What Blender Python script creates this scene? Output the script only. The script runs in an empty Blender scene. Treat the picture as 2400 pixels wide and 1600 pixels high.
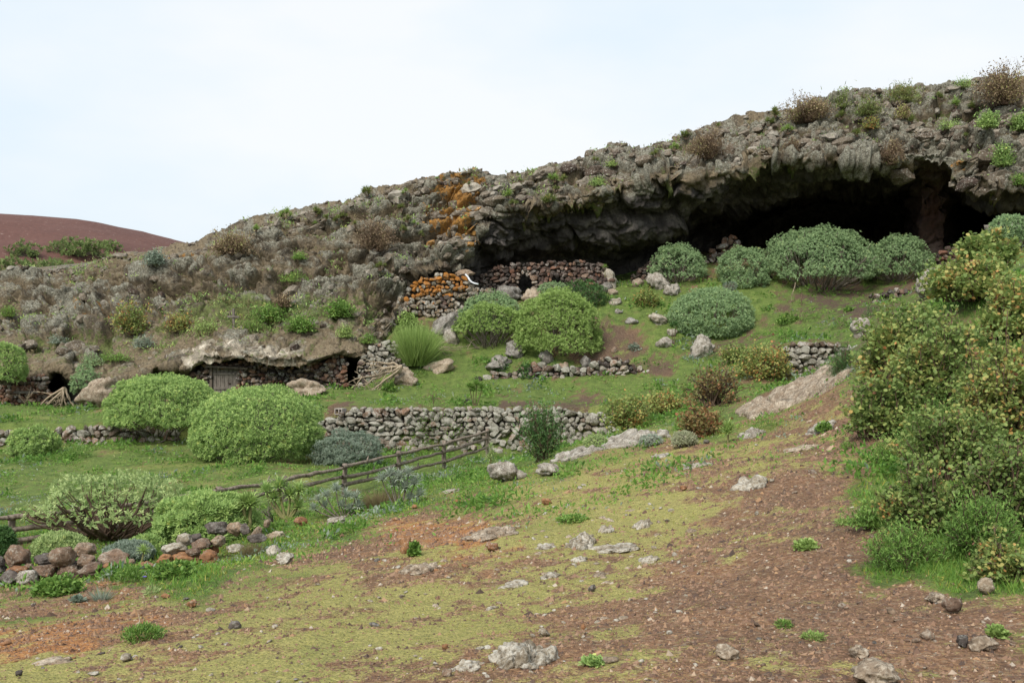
import bpy, bmesh, math, random
import numpy as np
from mathutils import Vector, Matrix

SC = bpy.context.scene
COL = SC.collection
R = math.radians
F = 2266.67                       # focal length in pixels of a 2400 px wide picture (34 mm on 36 mm)

# ------------------------------------------------------------------ camera, sky, sun, exposure
cam_d = bpy.data.cameras.new('camera')
cam = bpy.data.objects.new('camera', cam_d)
COL.objects.link(cam)
cam.location = (0, 0, 0)          # eye height is z = 0
cam.rotation_euler = (R(90), 0, 0)
cam_d.sensor_width = 36.0
cam_d.lens = 34.0
cam_d.clip_start = 0.05
cam_d.clip_end = 9000
SC.camera = cam

SUN_EL, SUN_ROT = 46, 207
W = bpy.data.worlds.new('World')
SC.world = W
W.use_nodes = True
nt = W.node_tree
for n in list(nt.nodes):
    nt.nodes.remove(n)
wo = nt.nodes.new('ShaderNodeOutputWorld')
bg = nt.nodes.new('ShaderNodeBackground')
bg.inputs['Strength'].default_value = 0.1
sky = nt.nodes.new('ShaderNodeTexSky')
sky.sky_type = 'NISHITA'
sky.sun_disc = False
sky.sun_elevation = R(SUN_EL)
sky.sun_rotation = R(SUN_ROT)
sky.dust_density = 4.0
tcw = nt.nodes.new('ShaderNodeTexCoord')
mpw = nt.nodes.new('ShaderNodeMapping')
mpw.inputs['Scale'].default_value = (1.0, 1.0, 2.6)
nzw = nt.nodes.new('ShaderNodeTexNoise')
nzw.inputs['Scale'].default_value = 1.6
nzw.inputs['Detail'].default_value = 5
nzw.inputs['Roughness'].default_value = 0.5
rpw = nt.nodes.new('ShaderNodeValToRGB')
rpw.color_ramp.elements[0].position = 0.36
rpw.color_ramp.elements[0].color = (2.58, 3.18, 3.62, 1)
rpw.color_ramp.elements[1].position = 0.66
rpw.color_ramp.elements[1].color = (3.52, 3.62, 3.72, 1)
mxw = nt.nodes.new('ShaderNodeMixRGB')
mxw.inputs['Fac'].default_value = 0.95
nt.links.new(tcw.outputs['Generated'], mpw.inputs['Vector'])
nt.links.new(mpw.outputs['Vector'], nzw.inputs['Vector'])
nt.links.new(nzw.outputs['Fac'], rpw.inputs['Fac'])
nt.links.new(sky.outputs['Color'], mxw.inputs['Color1'])
nt.links.new(rpw.outputs['Color'], mxw.inputs['Color2'])
nt.links.new(mxw.outputs['Color'], bg.inputs['Color'])
nt.links.new(bg.outputs['Background'], wo.inputs['Surface'])

sun_d = bpy.data.lights.new('sun', 'SUN')
sun = bpy.data.objects.new('sun', sun_d)
COL.objects.link(sun)
sun_d.energy = 1.5
sun_d.angle = R(25)
sun_d.color = (1.0, 0.95, 0.88)
a, e = R(SUN_ROT), R(SUN_EL)
sdir = Vector((math.sin(a) * math.cos(e), math.cos(a) * math.cos(e), math.sin(e)))   # towards the sun
sun.rotation_euler = sdir.to_track_quat('Z', 'Y').to_euler()

SC.view_settings.view_transform = 'Standard'
SC.view_settings.look = 'None'
SC.view_settings.exposure = 1.45
SC.view_settings.gamma = 1.0
SC.view_settings.use_curve_mapping = False
SC.render.engine = 'CYCLES'
SC.cycles.max_bounces = 5
SC.cycles.diffuse_bounces = 3
SC.cycles.glossy_bounces = 1
SC.cycles.transmission_bounces = 1
SC.cycles.transparent_max_bounces = 4
SC.cycles.use_denoising = True

rng = np.random.default_rng(7)
random.seed(7)


# ------------------------------------------------------------------ helpers
def P(px, py, Y):
    return np.array([(px - 1200) / F * Y, Y, (800 - py) / F * Y], dtype=float)


def tag(o, label=None, cat=None, group=None, kind=None):
    if label:
        o['label'] = label
    if cat:
        o['category'] = cat
    if group:
        o['group'] = group
    if kind:
        o['kind'] = kind
    return o


def thing(name, label, cat, loc, rz=0.0, group=None):
    o = bpy.data.objects.new(name, None)
    o.empty_display_size = 0.2
    COL.objects.link(o)
    o.location = tuple(float(c) for c in loc)
    o.rotation_euler = (0, 0, rz)
    return tag(o, label, cat, group)


def mesh_np(name, V, faces, attrs=None, smooth=True):
    """faces: list of int arrays (n,k)"""
    me = bpy.data.meshes.new(name)
    V = np.ascontiguousarray(V, dtype=np.float32)
    me.vertices.add(len(V))
    me.vertices.foreach_set('co', V.ravel())
    if not isinstance(faces, list):
        faces = [faces]
    faces = [np.asarray(f, dtype=np.int32) for f in faces if len(f)]
    nl = sum(f.size for f in faces)
    nf = sum(len(f) for f in faces)
    me.loops.add(nl)
    me.polygons.add(nf)
    me.loops.foreach_set('vertex_index', np.concatenate([f.ravel() for f in faces]))
    tot = np.concatenate([np.full(len(f), f.shape[1], np.int32) for f in faces])
    st = np.zeros(nf, np.int32)
    st[1:] = np.cumsum(tot)[:-1]
    me.polygons.foreach_set('loop_start', st)
    me.polygons.foreach_set('use_smooth', np.full(nf, smooth, dtype=bool))
    for k, v in (attrs or {}).items():
        at = me.attributes.new(k, 'FLOAT', 'POINT')
        at.data.foreach_set('value', np.ascontiguousarray(v, dtype=np.float32))
    me.update(calc_edges=True)
    return me


def obj(name, me, mat=None, parent=None, loc=None):
    o = bpy.data.objects.new(name, me)
    COL.objects.link(o)
    if mat is not None and not len(me.materials):
        me.materials.append(mat)
    if parent is not None:
        o.parent = parent
    if loc is not None:
        o.location = tuple(float(c) for c in loc)
    return o


# ---- numpy noise
_perm = np.random.default_rng(3).permutation(256)
_perm = np.concatenate([_perm, _perm, _perm])
_grad = np.random.default_rng(4).normal(size=(256, 3))
_grad /= np.linalg.norm(_grad, axis=1)[:, None]


def perlin(p):
    p = np.asarray(p, dtype=np.float64)
    i = np.floor(p).astype(np.int64)
    f = p - i
    u = f * f * f * (f * (f * 6 - 15) + 10)
    i &= 255
    out = np.zeros(len(p))
    for dx in (0, 1):
        for dy in (0, 1):
            for dz in (0, 1):
                h = _perm[_perm[_perm[(i[:, 0] + dx) & 255] + ((i[:, 1] + dy) & 255)] + ((i[:, 2] + dz) & 255)]
                g = _grad[h]
                d = g[:, 0] * (f[:, 0] - dx) + g[:, 1] * (f[:, 1] - dy) + g[:, 2] * (f[:, 2] - dz)
                w = (u[:, 0] if dx else 1 - u[:, 0]) * (u[:, 1] if dy else 1 - u[:, 1]) * (u[:, 2] if dz else 1 - u[:, 2])
                out += w * d
    return out * 1.6


def fbm(p, oct=4, gain=0.5, lac=2.03):
    p = np.asarray(p, dtype=np.float64)
    s = np.zeros(len(p))
    a = 1.0
    for k in range(oct):
        s += a * perlin(p + 17.3 * k)
        p = p * lac
        a *= gain
    return s


def worley(p):
    """F1, F2 distances and a random value per cell"""
    p = np.asarray(p, dtype=np.float64)
    i = np.floor(p).astype(np.int64)
    f1 = np.full(len(p), 9.0)
    f2 = np.full(len(p), 9.0)
    idr = np.zeros(len(p))
    rj = np.random.default_rng(5).random((256, 4))
    for dx in (-1, 0, 1):
        for dy in (-1, 0, 1):
            for dz in (-1, 0, 1):
                c = i + np.array([dx, dy, dz])
                m = c & 255
                h = _perm[_perm[_perm[m[:, 0]] + m[:, 1]] + m[:, 2]]
                q = c + rj[h, :3]
                d = np.sqrt(((p - q) ** 2).sum(1))
                nearer = d < f1
                f2 = np.where(nearer, f1, np.minimum(f2, d))
                idr = np.where(nearer, rj[h, 3], idr)
                f1 = np.where(nearer, d, f1)
    return f1, f2, idr


def sstep(a, b, x):
    t = np.clip((np.asarray(x, dtype=float) - a) / (b - a), 0, 1)
    return t * t * (3 - 2 * t)


def grid_faces(nr, nc):
    k = np.arange(nr * nc).reshape(nr, nc)
    return np.stack([k[:-1, :-1].ravel(), k[:-1, 1:].ravel(), k[1:, 1:].ravel(), k[1:, :-1].ravel()], 1)


# ------------------------------------------------------------------ materials
def new_mat(name):
    m = bpy.data.materials.new(name)
    m.use_nodes = True
    t = m.node_tree
    b = t.nodes['Principled BSDF']
    b.inputs['Roughness'].default_value = 0.9
    b.inputs['Specular IOR Level'].default_value = 0.2
    return m, t, b


class NB:
    """small node-building helper"""
    def __init__(s, t):
        s.t = t

    def n(s, typ, **kw):
        x = s.t.nodes.new(typ)
        for k, v in kw.items():
            setattr(x, k, v)
        return x

    def link(s, a, b):
        s.t.links.new(a, b)

    def val(s, sock, v):
        if hasattr(v, 'links'):
            s.t.links.new(v, sock)
        elif isinstance(v, (tuple, list)) and len(v) == 3:
            sock.default_value = (*v, 1.0)
        else:
            sock.default_value = v

    def attr(s, name):
        return s.n('ShaderNodeAttribute', attribute_name=name).outputs['Fac']

    def pos(s):
        return s.n('ShaderNodeNewGeometry').outputs['Position']

    def objpos(s):
        return s.n('ShaderNodeTexCoord').outputs['Object']

    def noise(s, scale, detail=4, rough=0.55, vec=None, out='Fac', off=None):
        x = s.n('ShaderNodeTexNoise')
        x.inputs['Scale'].default_value = scale
        x.inputs['Detail'].default_value = detail
        x.inputs['Roughness'].default_value = rough
        v = vec if vec is not None else s.pos()
        if off is not None:
            m = s.n('ShaderNodeVectorMath', operation='ADD')
            s.link(v, m.inputs[0])
            m.inputs[1].default_value = off
            v = m.outputs[0]
        s.link(v, x.inputs['Vector'])
        return x.outputs[out]

    def voro(s, scale, vec=None, feature='F1', out='Distance'):
        x = s.n('ShaderNodeTexVoronoi', feature=feature)
        x.inputs['Scale'].default_value = scale
        s.link(vec if vec is not None else s.pos(), x.inputs['Vector'])
        return x.outputs[out]

    def ramp(s, fac, stops, interp='LINEAR'):
        x = s.n('ShaderNodeValToRGB')
        cr = x.color_ramp
        cr.interpolation = interp
        while len(cr.elements) < len(stops):
            cr.elements.new(0.5)
        for e_, (p_, c_) in zip(cr.elements, stops):
            e_.position = p_
            e_.color = (*c_, 1) if isinstance(c_, (tuple, list)) else (c_, c_, c_, 1)
        s.link(fac, x.inputs['Fac'])
        return x.outputs['Color']

    def mix(s, fac, a, b, mode='MIX'):
        x = s.n('ShaderNodeMixRGB', blend_type=mode)
        s.val(x.inputs['Fac'], fac)
        s.val(x.inputs['Color1'], a)
        s.val(x.inputs['Color2'], b)
        return x.outputs['Color']

    def math(s, op, a, b=0.0, clamp=False):
        x = s.n('ShaderNodeMath', operation=op)
        x.use_clamp = clamp
        s.val(x.inputs[0], a)
        s.val(x.inputs[1], b)
        return x.outputs[0]

    def bump(s, h, strength, dist, normal=None):
        x = s.n('ShaderNodeBump')
        x.inputs['Strength'].default_value = strength
        x.inputs['Distance'].default_value = dist
        s.link(h, x.inputs['Height'])
        if normal is not None:
            s.link(normal, x.inputs['Normal'])
        return x.outputs['Normal']


def cliff_material():
    m, t, b = new_mat('lava_rock')
    k = NB(t)
    big = k.noise(0.35, 5, 0.6)
    mid = k.noise(1.7, 6, 0.65)
    fine = k.noise(9.0, 5, 0.7)
    spk = k.noise(24.0, 3, 0.7)
    base = k.ramp(mid, [(0.30, (0.029, 0.024, 0.017)), (0.46, (0.075, 0.059, 0.040)), (0.60, (0.142, 0.111, 0.072)), (0.78, (0.199, 0.173, 0.125))])
    grey = k.ramp(fine, [(0.3, (0.052, 0.046, 0.035)), (0.48, (0.128, 0.118, 0.088)), (0.64, (0.232, 0.219, 0.172)), (0.8, (0.417, 0.427, 0.363))])
    lich = k.attr('lich')
    lf = k.math('ADD', k.math('MULTIPLY', lich, 1.25), k.math('MULTIPLY', k.math('SUBTRACT', mid, 0.60), 1.6))
    lf = k.math('ADD', lf, k.math('MULTIPLY', k.math('SUBTRACT', fine, 0.5), 1.2))
    lf = k.ramp(lf, [(0.22, 0.0), (0.55, 1.0)])
    c = k.mix(lf, base, grey)
    c = k.mix(k.math('MULTIPLY', k.ramp(spk, [(0.57, 0.0), (0.64, 1.0)]), k.math('ADD', k.math('MULTIPLY', lich, 0.7), 0.12)), c, (0.481, 0.504, 0.448))
    soil = k.math('ADD', k.attr('soil'), k.math('MULTIPLY', k.math('SUBTRACT', big, 0.5), 1.0))
    c = k.mix(k.ramp(soil, [(0.40, 0.0), (0.72, 1.0)]), c,
              k.ramp(fine, [(0.3, (0.081, 0.062, 0.040)), (0.55, (0.165, 0.129, 0.082)), (0.75, (0.275, 0.234, 0.162))]))
    orf = k.math('ADD', k.attr('orange'), k.math('MULTIPLY', k.math('SUBTRACT', k.noise(1.5, 7, 0.72), 0.5), 2.6))
    c = k.mix(k.ramp(orf, [(0.52, 0.0), (0.66, 1.0)]), c,
              k.ramp(fine, [(0.3, (0.11, 0.065, 0.028)), (0.5, (0.24, 0.125, 0.038)), (0.65, (0.38, 0.18, 0.035)), (0.8, (0.32, 0.25, 0.14))]))
    plf = k.math('ADD', k.attr('plaster'), k.math('MULTIPLY', k.math('SUBTRACT', mid, 0.5), 1.6))
    c = k.mix(k.ramp(plf, [(0.45, 0.0), (0.62, 1.0)]), c,
              k.ramp(k.noise(2.2, 5, 0.65), [(0.3, (0.11, 0.098, 0.08)), (0.46, (0.25, 0.215, 0.165)), (0.58, (0.37, 0.325, 0.255)), (0.70, (0.56, 0.51, 0.42))]))
    grf = k.math('ADD', k.attr('green'), k.math('MULTIPLY', k.math('SUBTRACT', k.noise(2.4, 5, 0.7), 0.5), 1.8))
    c = k.mix(k.ramp(grf, [(0.55, 0.0), (0.72, 0.85)]), c,
              k.ramp(fine, [(0.3, (0.055, 0.075, 0.025)), (0.7, (0.14, 0.17, 0.05))]))
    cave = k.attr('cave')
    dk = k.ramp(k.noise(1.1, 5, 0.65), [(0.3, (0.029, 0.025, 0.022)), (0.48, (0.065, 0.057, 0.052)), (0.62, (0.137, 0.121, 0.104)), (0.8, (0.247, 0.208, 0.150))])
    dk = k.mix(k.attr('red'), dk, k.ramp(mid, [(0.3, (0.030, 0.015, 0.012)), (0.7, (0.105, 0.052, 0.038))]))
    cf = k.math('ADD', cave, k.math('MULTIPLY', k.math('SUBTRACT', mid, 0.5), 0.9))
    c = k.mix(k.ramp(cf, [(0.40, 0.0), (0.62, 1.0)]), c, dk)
    pit = k.ramp(k.noise(6.5, 4, 0.75, off=(4.4, 2.2, 7.1)), [(0.36, 1.0), (0.46, 0.0)])
    c = k.mix(k.math('MULTIPLY', pit, 0.72), c, (0.022, 0.018, 0.015))
    k.link(c, b.inputs['Base Color'])
    nb = k.bump(k.noise(4.0, 4, 0.6), 0.8, 0.10)
    k.link(k.bump(spk, 0.6, 0.018, nb), b.inputs['Normal'])
    return m


def ground_material():
    m, t, b = new_mat('hillside_ground')
    k = NB(t)
    n1 = k.noise(0.55, 5, 0.62)
    n2 = k.noise(2.6, 6, 0.68)
    n3 = k.noise(14.0, 5, 0.7)
    n4 = k.noise(60.0, 3, 0.7)
    ps = k.n('ShaderNodeMapping')
    ps.inputs['Scale'].default_value = (1, 1, 1)
    k.link(k.pos(), ps.inputs['Vector'])
    vc = k.voro(32.0, feature='F1', out='Color')
    vs = k.n('ShaderNodeSeparateColor')
    k.link(vc, vs.inputs[0])
    # bare gravel and soil
    soil = k.ramp(vs.outputs[0], [(0.0, (0.120, 0.070, 0.045)), (0.3, (0.205, 0.118, 0.071)), (0.6, (0.297, 0.173, 0.102)), (0.85, (0.352, 0.250, 0.163)), (0.97, (0.509, 0.430, 0.340))])
    soil = k.mix(0.6, soil, k.ramp(n3, [(0.3, (0.106, 0.063, 0.039)), (0.55, (0.241, 0.138, 0.080)), (0.75, (0.367, 0.257, 0.157))]))
    soil = k.mix(0.8, soil, k.ramp(k.noise(1.1, 5, 0.65, off=(5.5, 2.0, 0)), [(0.32, (0.62, 0.58, 0.56)), (0.5, (1.0, 0.95, 0.88)), (0.68, (1.35, 1.22, 1.05))]), 'MULTIPLY')
    org = k.math('ADD', k.attr('orange'), k.math('MULTIPLY', k.math('SUBTRACT', n2, 0.5), 1.3))
    soil = k.mix(k.ramp(org, [(0.45, 0.0), (0.75, 0.8)]), soil, k.ramp(n3, [(0.3, (0.230, 0.093, 0.037)), (0.55, (0.487, 0.215, 0.072)), (0.75, (0.603, 0.344, 0.172))]))
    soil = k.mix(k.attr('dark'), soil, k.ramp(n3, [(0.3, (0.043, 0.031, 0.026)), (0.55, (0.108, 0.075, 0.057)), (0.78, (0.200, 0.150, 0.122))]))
    # green: yellow moss on the slope, lush herbs in the meadow
    moss = k.ramp(k.mix(0.5, n3, n4), [(0.30, (0.127, 0.121, 0.050)), (0.46, (0.297, 0.284, 0.092)), (0.58, (0.424, 0.377, 0.129)), (0.72, (0.591, 0.477, 0.237))])
    lush = k.ramp(k.mix(0.55, n3, n2), [(0.28, (0.033, 0.053, 0.014)), (0.42, (0.076, 0.124, 0.028)), (0.54, (0.133, 0.196, 0.043)), (0.66, (0.208, 0.253, 0.069)), (0.78, (0.202, 0.157, 0.088))])
    lf = k.math('ADD', k.attr('lush'), k.math('MULTIPLY', k.math('SUBTRACT', n1, 0.5), 0.9))
    green = k.mix(k.ramp(lf, [(0.24, 0.0), (0.54, 1.0)]), moss, lush)
    gf = k.math('ADD', k.attr('grass'), k.math('MULTIPLY', k.math('SUBTRACT', n3, 0.5), 1.5))
    gf = k.math('ADD', gf, k.math('MULTIPLY', k.math('SUBTRACT', n4, 0.5), 1.7))
    c = k.mix(k.ramp(gf, [(0.24, 0.0), (0.50, 0.55), (0.78, 0.95)]), soil, green)
    c = k.mix(k.math('MULTIPLY', k.ramp(n4, [(0.35, 1.0), (0.5, 0.0)]), 0.35), c, (0.035, 0.025, 0.016))
    k.link(c, b.inputs['Base Color'])
    h = k.math('ADD', k.math('MULTIPLY', k.voro(32.0), -0.6), k.math('MULTIPLY', n3, 1.4))
    h = k.math('ADD', h, k.math('MULTIPLY', n4, 0.6))
    k.link(k.bump(h, 0.8, 0.05), b.inputs['Normal'])
    return m


def stone_material(name, stops, lichen=0.3, lcol=(0.42, 0.41, 0.37), orange=0.0, scale=1.0, moss=0.0):
    """stops: colour ramp over the object's own random number; mottled with lichen"""
    m, t, b = new_mat(name)
    k = NB(t)
    oi = k.n('ShaderNodeObjectInfo').outputs['Random']
    base = k.ramp(oi, stops)
    p = k.pos()
    n1 = k.noise(4.0 * scale, 6, 0.68, vec=p)
    n2 = k.noise(15.0 * scale, 5, 0.7, vec=p)
    c = k.mix(0.75, base, k.ramp(n1, [(0.28, 0.22), (0.5, 0.75), (0.72, 1.3)]), 'MULTIPLY')
    if lichen:
        lf = k.math('ADD', k.math('MULTIPLY', n2, 0.75), k.math('MULTIPLY', k.noise(2.2 * scale, 3, 0.6, vec=p, off=(3.1, 9.2, 4.4)), 0.5))
        hi = 0.82 - 0.38 * lichen
        c = k.mix(k.ramp(lf, [(hi - 0.10, 0.0), (hi + 0.06, 0.9)]), c, lcol)
    if orange:
        of = k.noise(5.0 * scale, 5, 0.7, vec=p, off=(7.7, 1.3, 2.2))
        hi = 0.8 - 0.45 * orange
        c = k.mix(k.ramp(of, [(hi - 0.05, 0.0), (hi + 0.05, 1.0)]), c, k.ramp(n2, [(0.3, (0.24, 0.10, 0.022)), (0.7, (0.46, 0.19, 0.04))]))
    if moss:
        mf = k.noise(2.8 * scale, 5, 0.7, vec=p, off=(1.7, 5.3, 8.2))
        hi = 0.8 - 0.4 * moss
        c = k.mix(k.ramp(mf, [(hi - 0.05, 0.0), (hi + 0.05, 0.9)]), c, (0.10, 0.12, 0.035))
    pit = k.ramp(k.noise(9.0 * scale, 4, 0.75, vec=p, off=(4.4, 2.2, 7.1)), [(0.34, 1.0), (0.45, 0.0)])
    c = k.mix(k.math('MULTIPLY', pit, 0.65), c, (0.035, 0.027, 0.020))
    k.link(c, b.inputs['Base Color'])
    h = k.math('ADD', n1, k.math('MULTIPLY', n2, 0.6))
    k.link(k.bump(h, 0.8, 0.06 / scale), b.inputs['Normal'])
    return m


def leaf_material(name, stops, translucent=0.38, rough=0.55):
    """colour from the per-leaf attribute 'rnd'"""
    m, t, b = new_mat(name)
    k = NB(t)
    c = k.ramp(k.attr('rnd'), stops)
    k.link(c, b.inputs['Base Color'])
    b.inputs['Roughness'].default_value = rough
    b.inputs['Specular IOR Level'].default_value = 0.25
    if translucent:
        tr = k.n('ShaderNodeBsdfTranslucent')
        k.link(c, tr.inputs['Color'])
        ms = k.n('ShaderNodeMixShader')
        ms.inputs['Fac'].default_value = translucent
        k.link(b.outputs[0], ms.inputs[1])
        k.link(tr.outputs[0], ms.inputs[2])
        k.link(ms.outputs[0], t.nodes['Material Output'].inputs['Surface'])
    return m


def bark_material(name, lo, hi, scale=20.0):
    m, t, b = new_mat(name)
    k = NB(t)
    mp = k.n('ShaderNodeMapping')
    mp.inputs['Scale'].default_value = (1, 1, 0.4)
    k.link(k.pos(), mp.inputs['Vector'])
    n = k.noise(scale, 5, 0.65, vec=mp.outputs[0])
    k.link(k.ramp(n, [(0.32, lo), (0.68, hi)]), b.inputs['Base Color'])
    k.link(k.bump(n, 0.7, 0.02), b.inputs['Normal'])
    return m


def plain_material(name, col, rough=0.7):
    m, t, b = new_mat(name)
    k = NB(t)
    n = k.noise(12.0, 4, 0.6)
    k.link(k.ramp(n, [(0.3, tuple(c * 0.7 for c in col)), (0.7, tuple(min(1, c * 1.2) for c in col))]), b.inputs['Base Color'])
    b.inputs['Roughness'].default_value = rough
    return m


# ------------------------------------------------------------------ the ground
# control points (px, py, distance): where the slope and meadow in front of the terrace walls lie
GA = [(1200, 1600, 4.7), (600, 1600, 5.4), (0, 1600, 6.2), (1800, 1600, 4.4), (2400, 1600, 4.2), (-500, 1600, 7), (2900, 1600, 4.2),
      (2400, 1400, 5.9), (2100, 1345, 6.9), (2030, 1200, 9.2), (1950, 1300, 7.9), (1900, 1110, 13.6), (1860, 1020, 19.5), (1900, 935, 26),
      (1990, 1050, 15.5), (2200, 1130, 12.5), (2400, 1100, 12), (2400, 900, 17), (2300, 760, 21), (2400, 640, 24), (2210, 690, 30), (2600, 700, 24), (2800, 1000, 14),
      (1200, 1400, 8.5), (1200, 1250, 12.6), (1200, 1160, 18), (1190, 1120, 23), (1400, 1250, 12.2), (1500, 1130, 16.5), (1450, 1050, 23.5),
      (1600, 1050, 21), (1560, 1000, 28), (1700, 1010, 24), (1700, 960, 30), (1870, 895, 33), (1650, 1250, 11.2), (1600, 1400, 7.4),
      (600, 1450, 8.2), (600, 1330, 13), (300, 1420, 10.5), (0, 1480, 9.2), (0, 1380, 14), (200, 1355, 14.5), (450, 1325, 16), (570, 1260, 19), (800, 1225, 20.5),
      (-400, 1420, 14), (950, 1190, 22), (1050, 1150, 24), (900, 1290, 13.5), (850, 1400, 9),
      (245, 1285, 19.5), (450, 1270, 21), (0, 1290, 20), (-400, 1300, 20), (513, 1195, 24.5), (667, 1180, 26.5), (807, 1160, 29), (935, 1120, 32), (1040, 1100, 35),
      (1120, 1085, 36), (1250, 1075, 37), (1140, 1068, 39), (1300, 1060, 39.5), (1440, 1030, 39.5), (900, 1062, 39.5), (740, 1055, 39.3), (560, 1085, 34.5), (300, 1110, 33), (0, 1100, 33.5),
      (350, 1045, 38.5), (0, 1055, 38.8), (-500, 1060, 38.5), (650, 1120, 31), (1600, 965, 34), (1750, 925, 35), (1900, 885, 39.3), (2050, 830, 39), (2500, 500, 40), (-1000, 1100, 36)]
# ... and behind them: the terrace, the slope up to the caves and the cave floors
GB = [(-500, 985, 40.5), (0, 992, 40.5), (350, 985, 40.5), (730, 962, 40.5), (1100, 952, 40.5), (1440, 948, 40.5), (0, 950, 45), (125, 955, 46), (330, 935, 46), (560, 925, 46), (828, 912, 46.5), (700, 918, 45),
      (125, 945, 51), (640, 915, 51), (-500, 955, 50), (780, 916, 47.5), (740, 919, 48.6), (815, 915, 48.3), (840, 914, 47.2), (640, 923, 48.5), (828, 910, 50), (870, 896, 46.9), (1100, 905, 45.5), (950, 888, 46.5), (1300, 885, 46.2), (1500, 868, 46.5), (1000, 850, 47.6), (1150, 845, 48), (1040, 800, 50), (890, 858, 48.0), (900, 800, 49.3), (960, 760, 51),
      (1000, 738, 52.2), (1100, 728, 52.5), (1060, 770, 51.2), (1180, 720, 52.5), (1450, 785, 50), (1400, 830, 48.4), (1320, 830, 48.2), (1600, 835, 47.5), (1560, 760, 51), (1700, 775, 50.5), (1680, 805, 48.8), (1500, 720, 53),
      (1600, 685, 54.5), (1425, 692, 54), (1230, 705, 53.4), (1300, 692, 56.5), (1140, 700, 57), (1000, 700, 57),
      (1840, 802, 41), (1980, 800, 41), (1900, 770, 46), (1850, 740, 50.5), (1940, 697, 54), (1750, 675, 54.5), (2100, 695, 53), (2180, 660, 54), (1700, 600, 60.5), (1800, 585, 62), (2000, 600, 64), (2150, 600, 60.5), (2300, 560, 58),
      (1600, 640, 58.5), (1850, 570, 75), (2050, 570, 78), (1500, 650, 60), (2250, 660, 44), (2400, 560, 44), (2700, 480, 44), (2150, 720, 42), (1560, 930, 40.5), (1700, 885, 41), (1750, 850, 43), (2050, 770, 42), (-1000, 1000, 42)]


class RBF:
    def __init__(s, pts, c=2.0, lam=0.02):
        q = np.array([P(*p) for p in pts])
        s.xy, z = q[:, :2], q[:, 2]
        n = len(q)
        s.c = c
        d = np.sqrt(((s.xy[:, None] - s.xy[None]) ** 2).sum(2) + c * c) - c
        A = np.zeros((n + 3, n + 3))
        A[:n, :n] = d - lam * np.eye(n) * np.mean(d) * 0.05
        A[:n, n] = 1
        A[:n, n + 1:] = s.xy
        A[n, :n] = 1
        A[n + 1:, :n] = s.xy.T
        s.w = np.linalg.solve(A, np.concatenate([z, [0, 0, 0]]))

    def __call__(s, x, y):
        out = np.full(len(x), s.w[-3]) + s.w[-2] * x + s.w[-1] * y
        for (a, b), w in zip(s.xy, s.w):
            out += w * (np.sqrt((x - a) ** 2 + (y - b) ** 2 + s.c ** 2) - s.c)
        return out


RA, RB = RBF(GA), RBF(GB)


def wall_line(x):
    return np.interp(x, [-40, -21, -8, 4.3, 6, 9, 11.3, 14, 17, 30], [40.1, 40.1, 40.1, 40.1, 39, 37.5, 40.1, 40.1, 39, 36])


def wall_width(x):
    return np.interp(x, [-40, 4.0, 5.5, 10.0, 11.2, 13.6, 15.5, 30], [0.10, 0.10, 3.5, 3.5, 0.12, 0.12, 3.5, 5])


def ground_z(x, y, detail=True):
    x = np.asarray(x, float).ravel()
    y = np.asarray(y, float).ravel()
    za, zb = RA(x, y), RB(x, y)
    w = wall_width(x)
    t = sstep(-w, w, y - wall_line(x))
    z = za * (1 - t) + zb * t
    if detail:
        p = np.stack([x, y, 0 * x], 1)
        z = z + 0.06 * fbm(p * 0.6, 3) * sstep(2, 12, y) + 0.045 * fbm(p * 1.4 + 4, 3) * sstep(12, 24, y) + 0.018 * fbm(p * 2.3, 3) + 0.012 * fbm(p * 9.0 + 5, 2) * (1 - sstep(10, 22, y))
    return z


def ground_hit(px, py, y0=2.5, y1=70):
    """the first point of the ground seen through that pixel of the photograph"""
    ys = np.exp(np.linspace(math.log(y0), math.log(y1), 420))
    x = (px - 1200) / F * ys
    zr = (800 - py) / F * ys
    d = zr - ground_z(x, ys)
    i = np.where(d < 0)[0]
    if not len(i):
        return None
    i = i[0]
    if i == 0:
        Y = ys[0]
    else:
        f = d[i - 1] / (d[i - 1] - d[i])
        Y = ys[i - 1] + f * (ys[i] - ys[i - 1])
    return P(px, py, Y)


def idw(ctrl, px, py, power=3.0):
    """ctrl rows (px, py, v0, v1, ...) spread over the ground"""
    ctrl = np.asarray(ctrl, float)
    num = np.zeros((len(px), ctrl.shape[1] - 2))
    den = np.zeros(len(px))
    for r in ctrl:
        d2 = (px - r[0]) ** 2 + ((py - r[1]) * 1.9) ** 2 + 400
        w = d2 ** (-power / 2)
        num += w[:, None] * r[2:]
        den += w
    return num / den[:, None]


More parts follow.
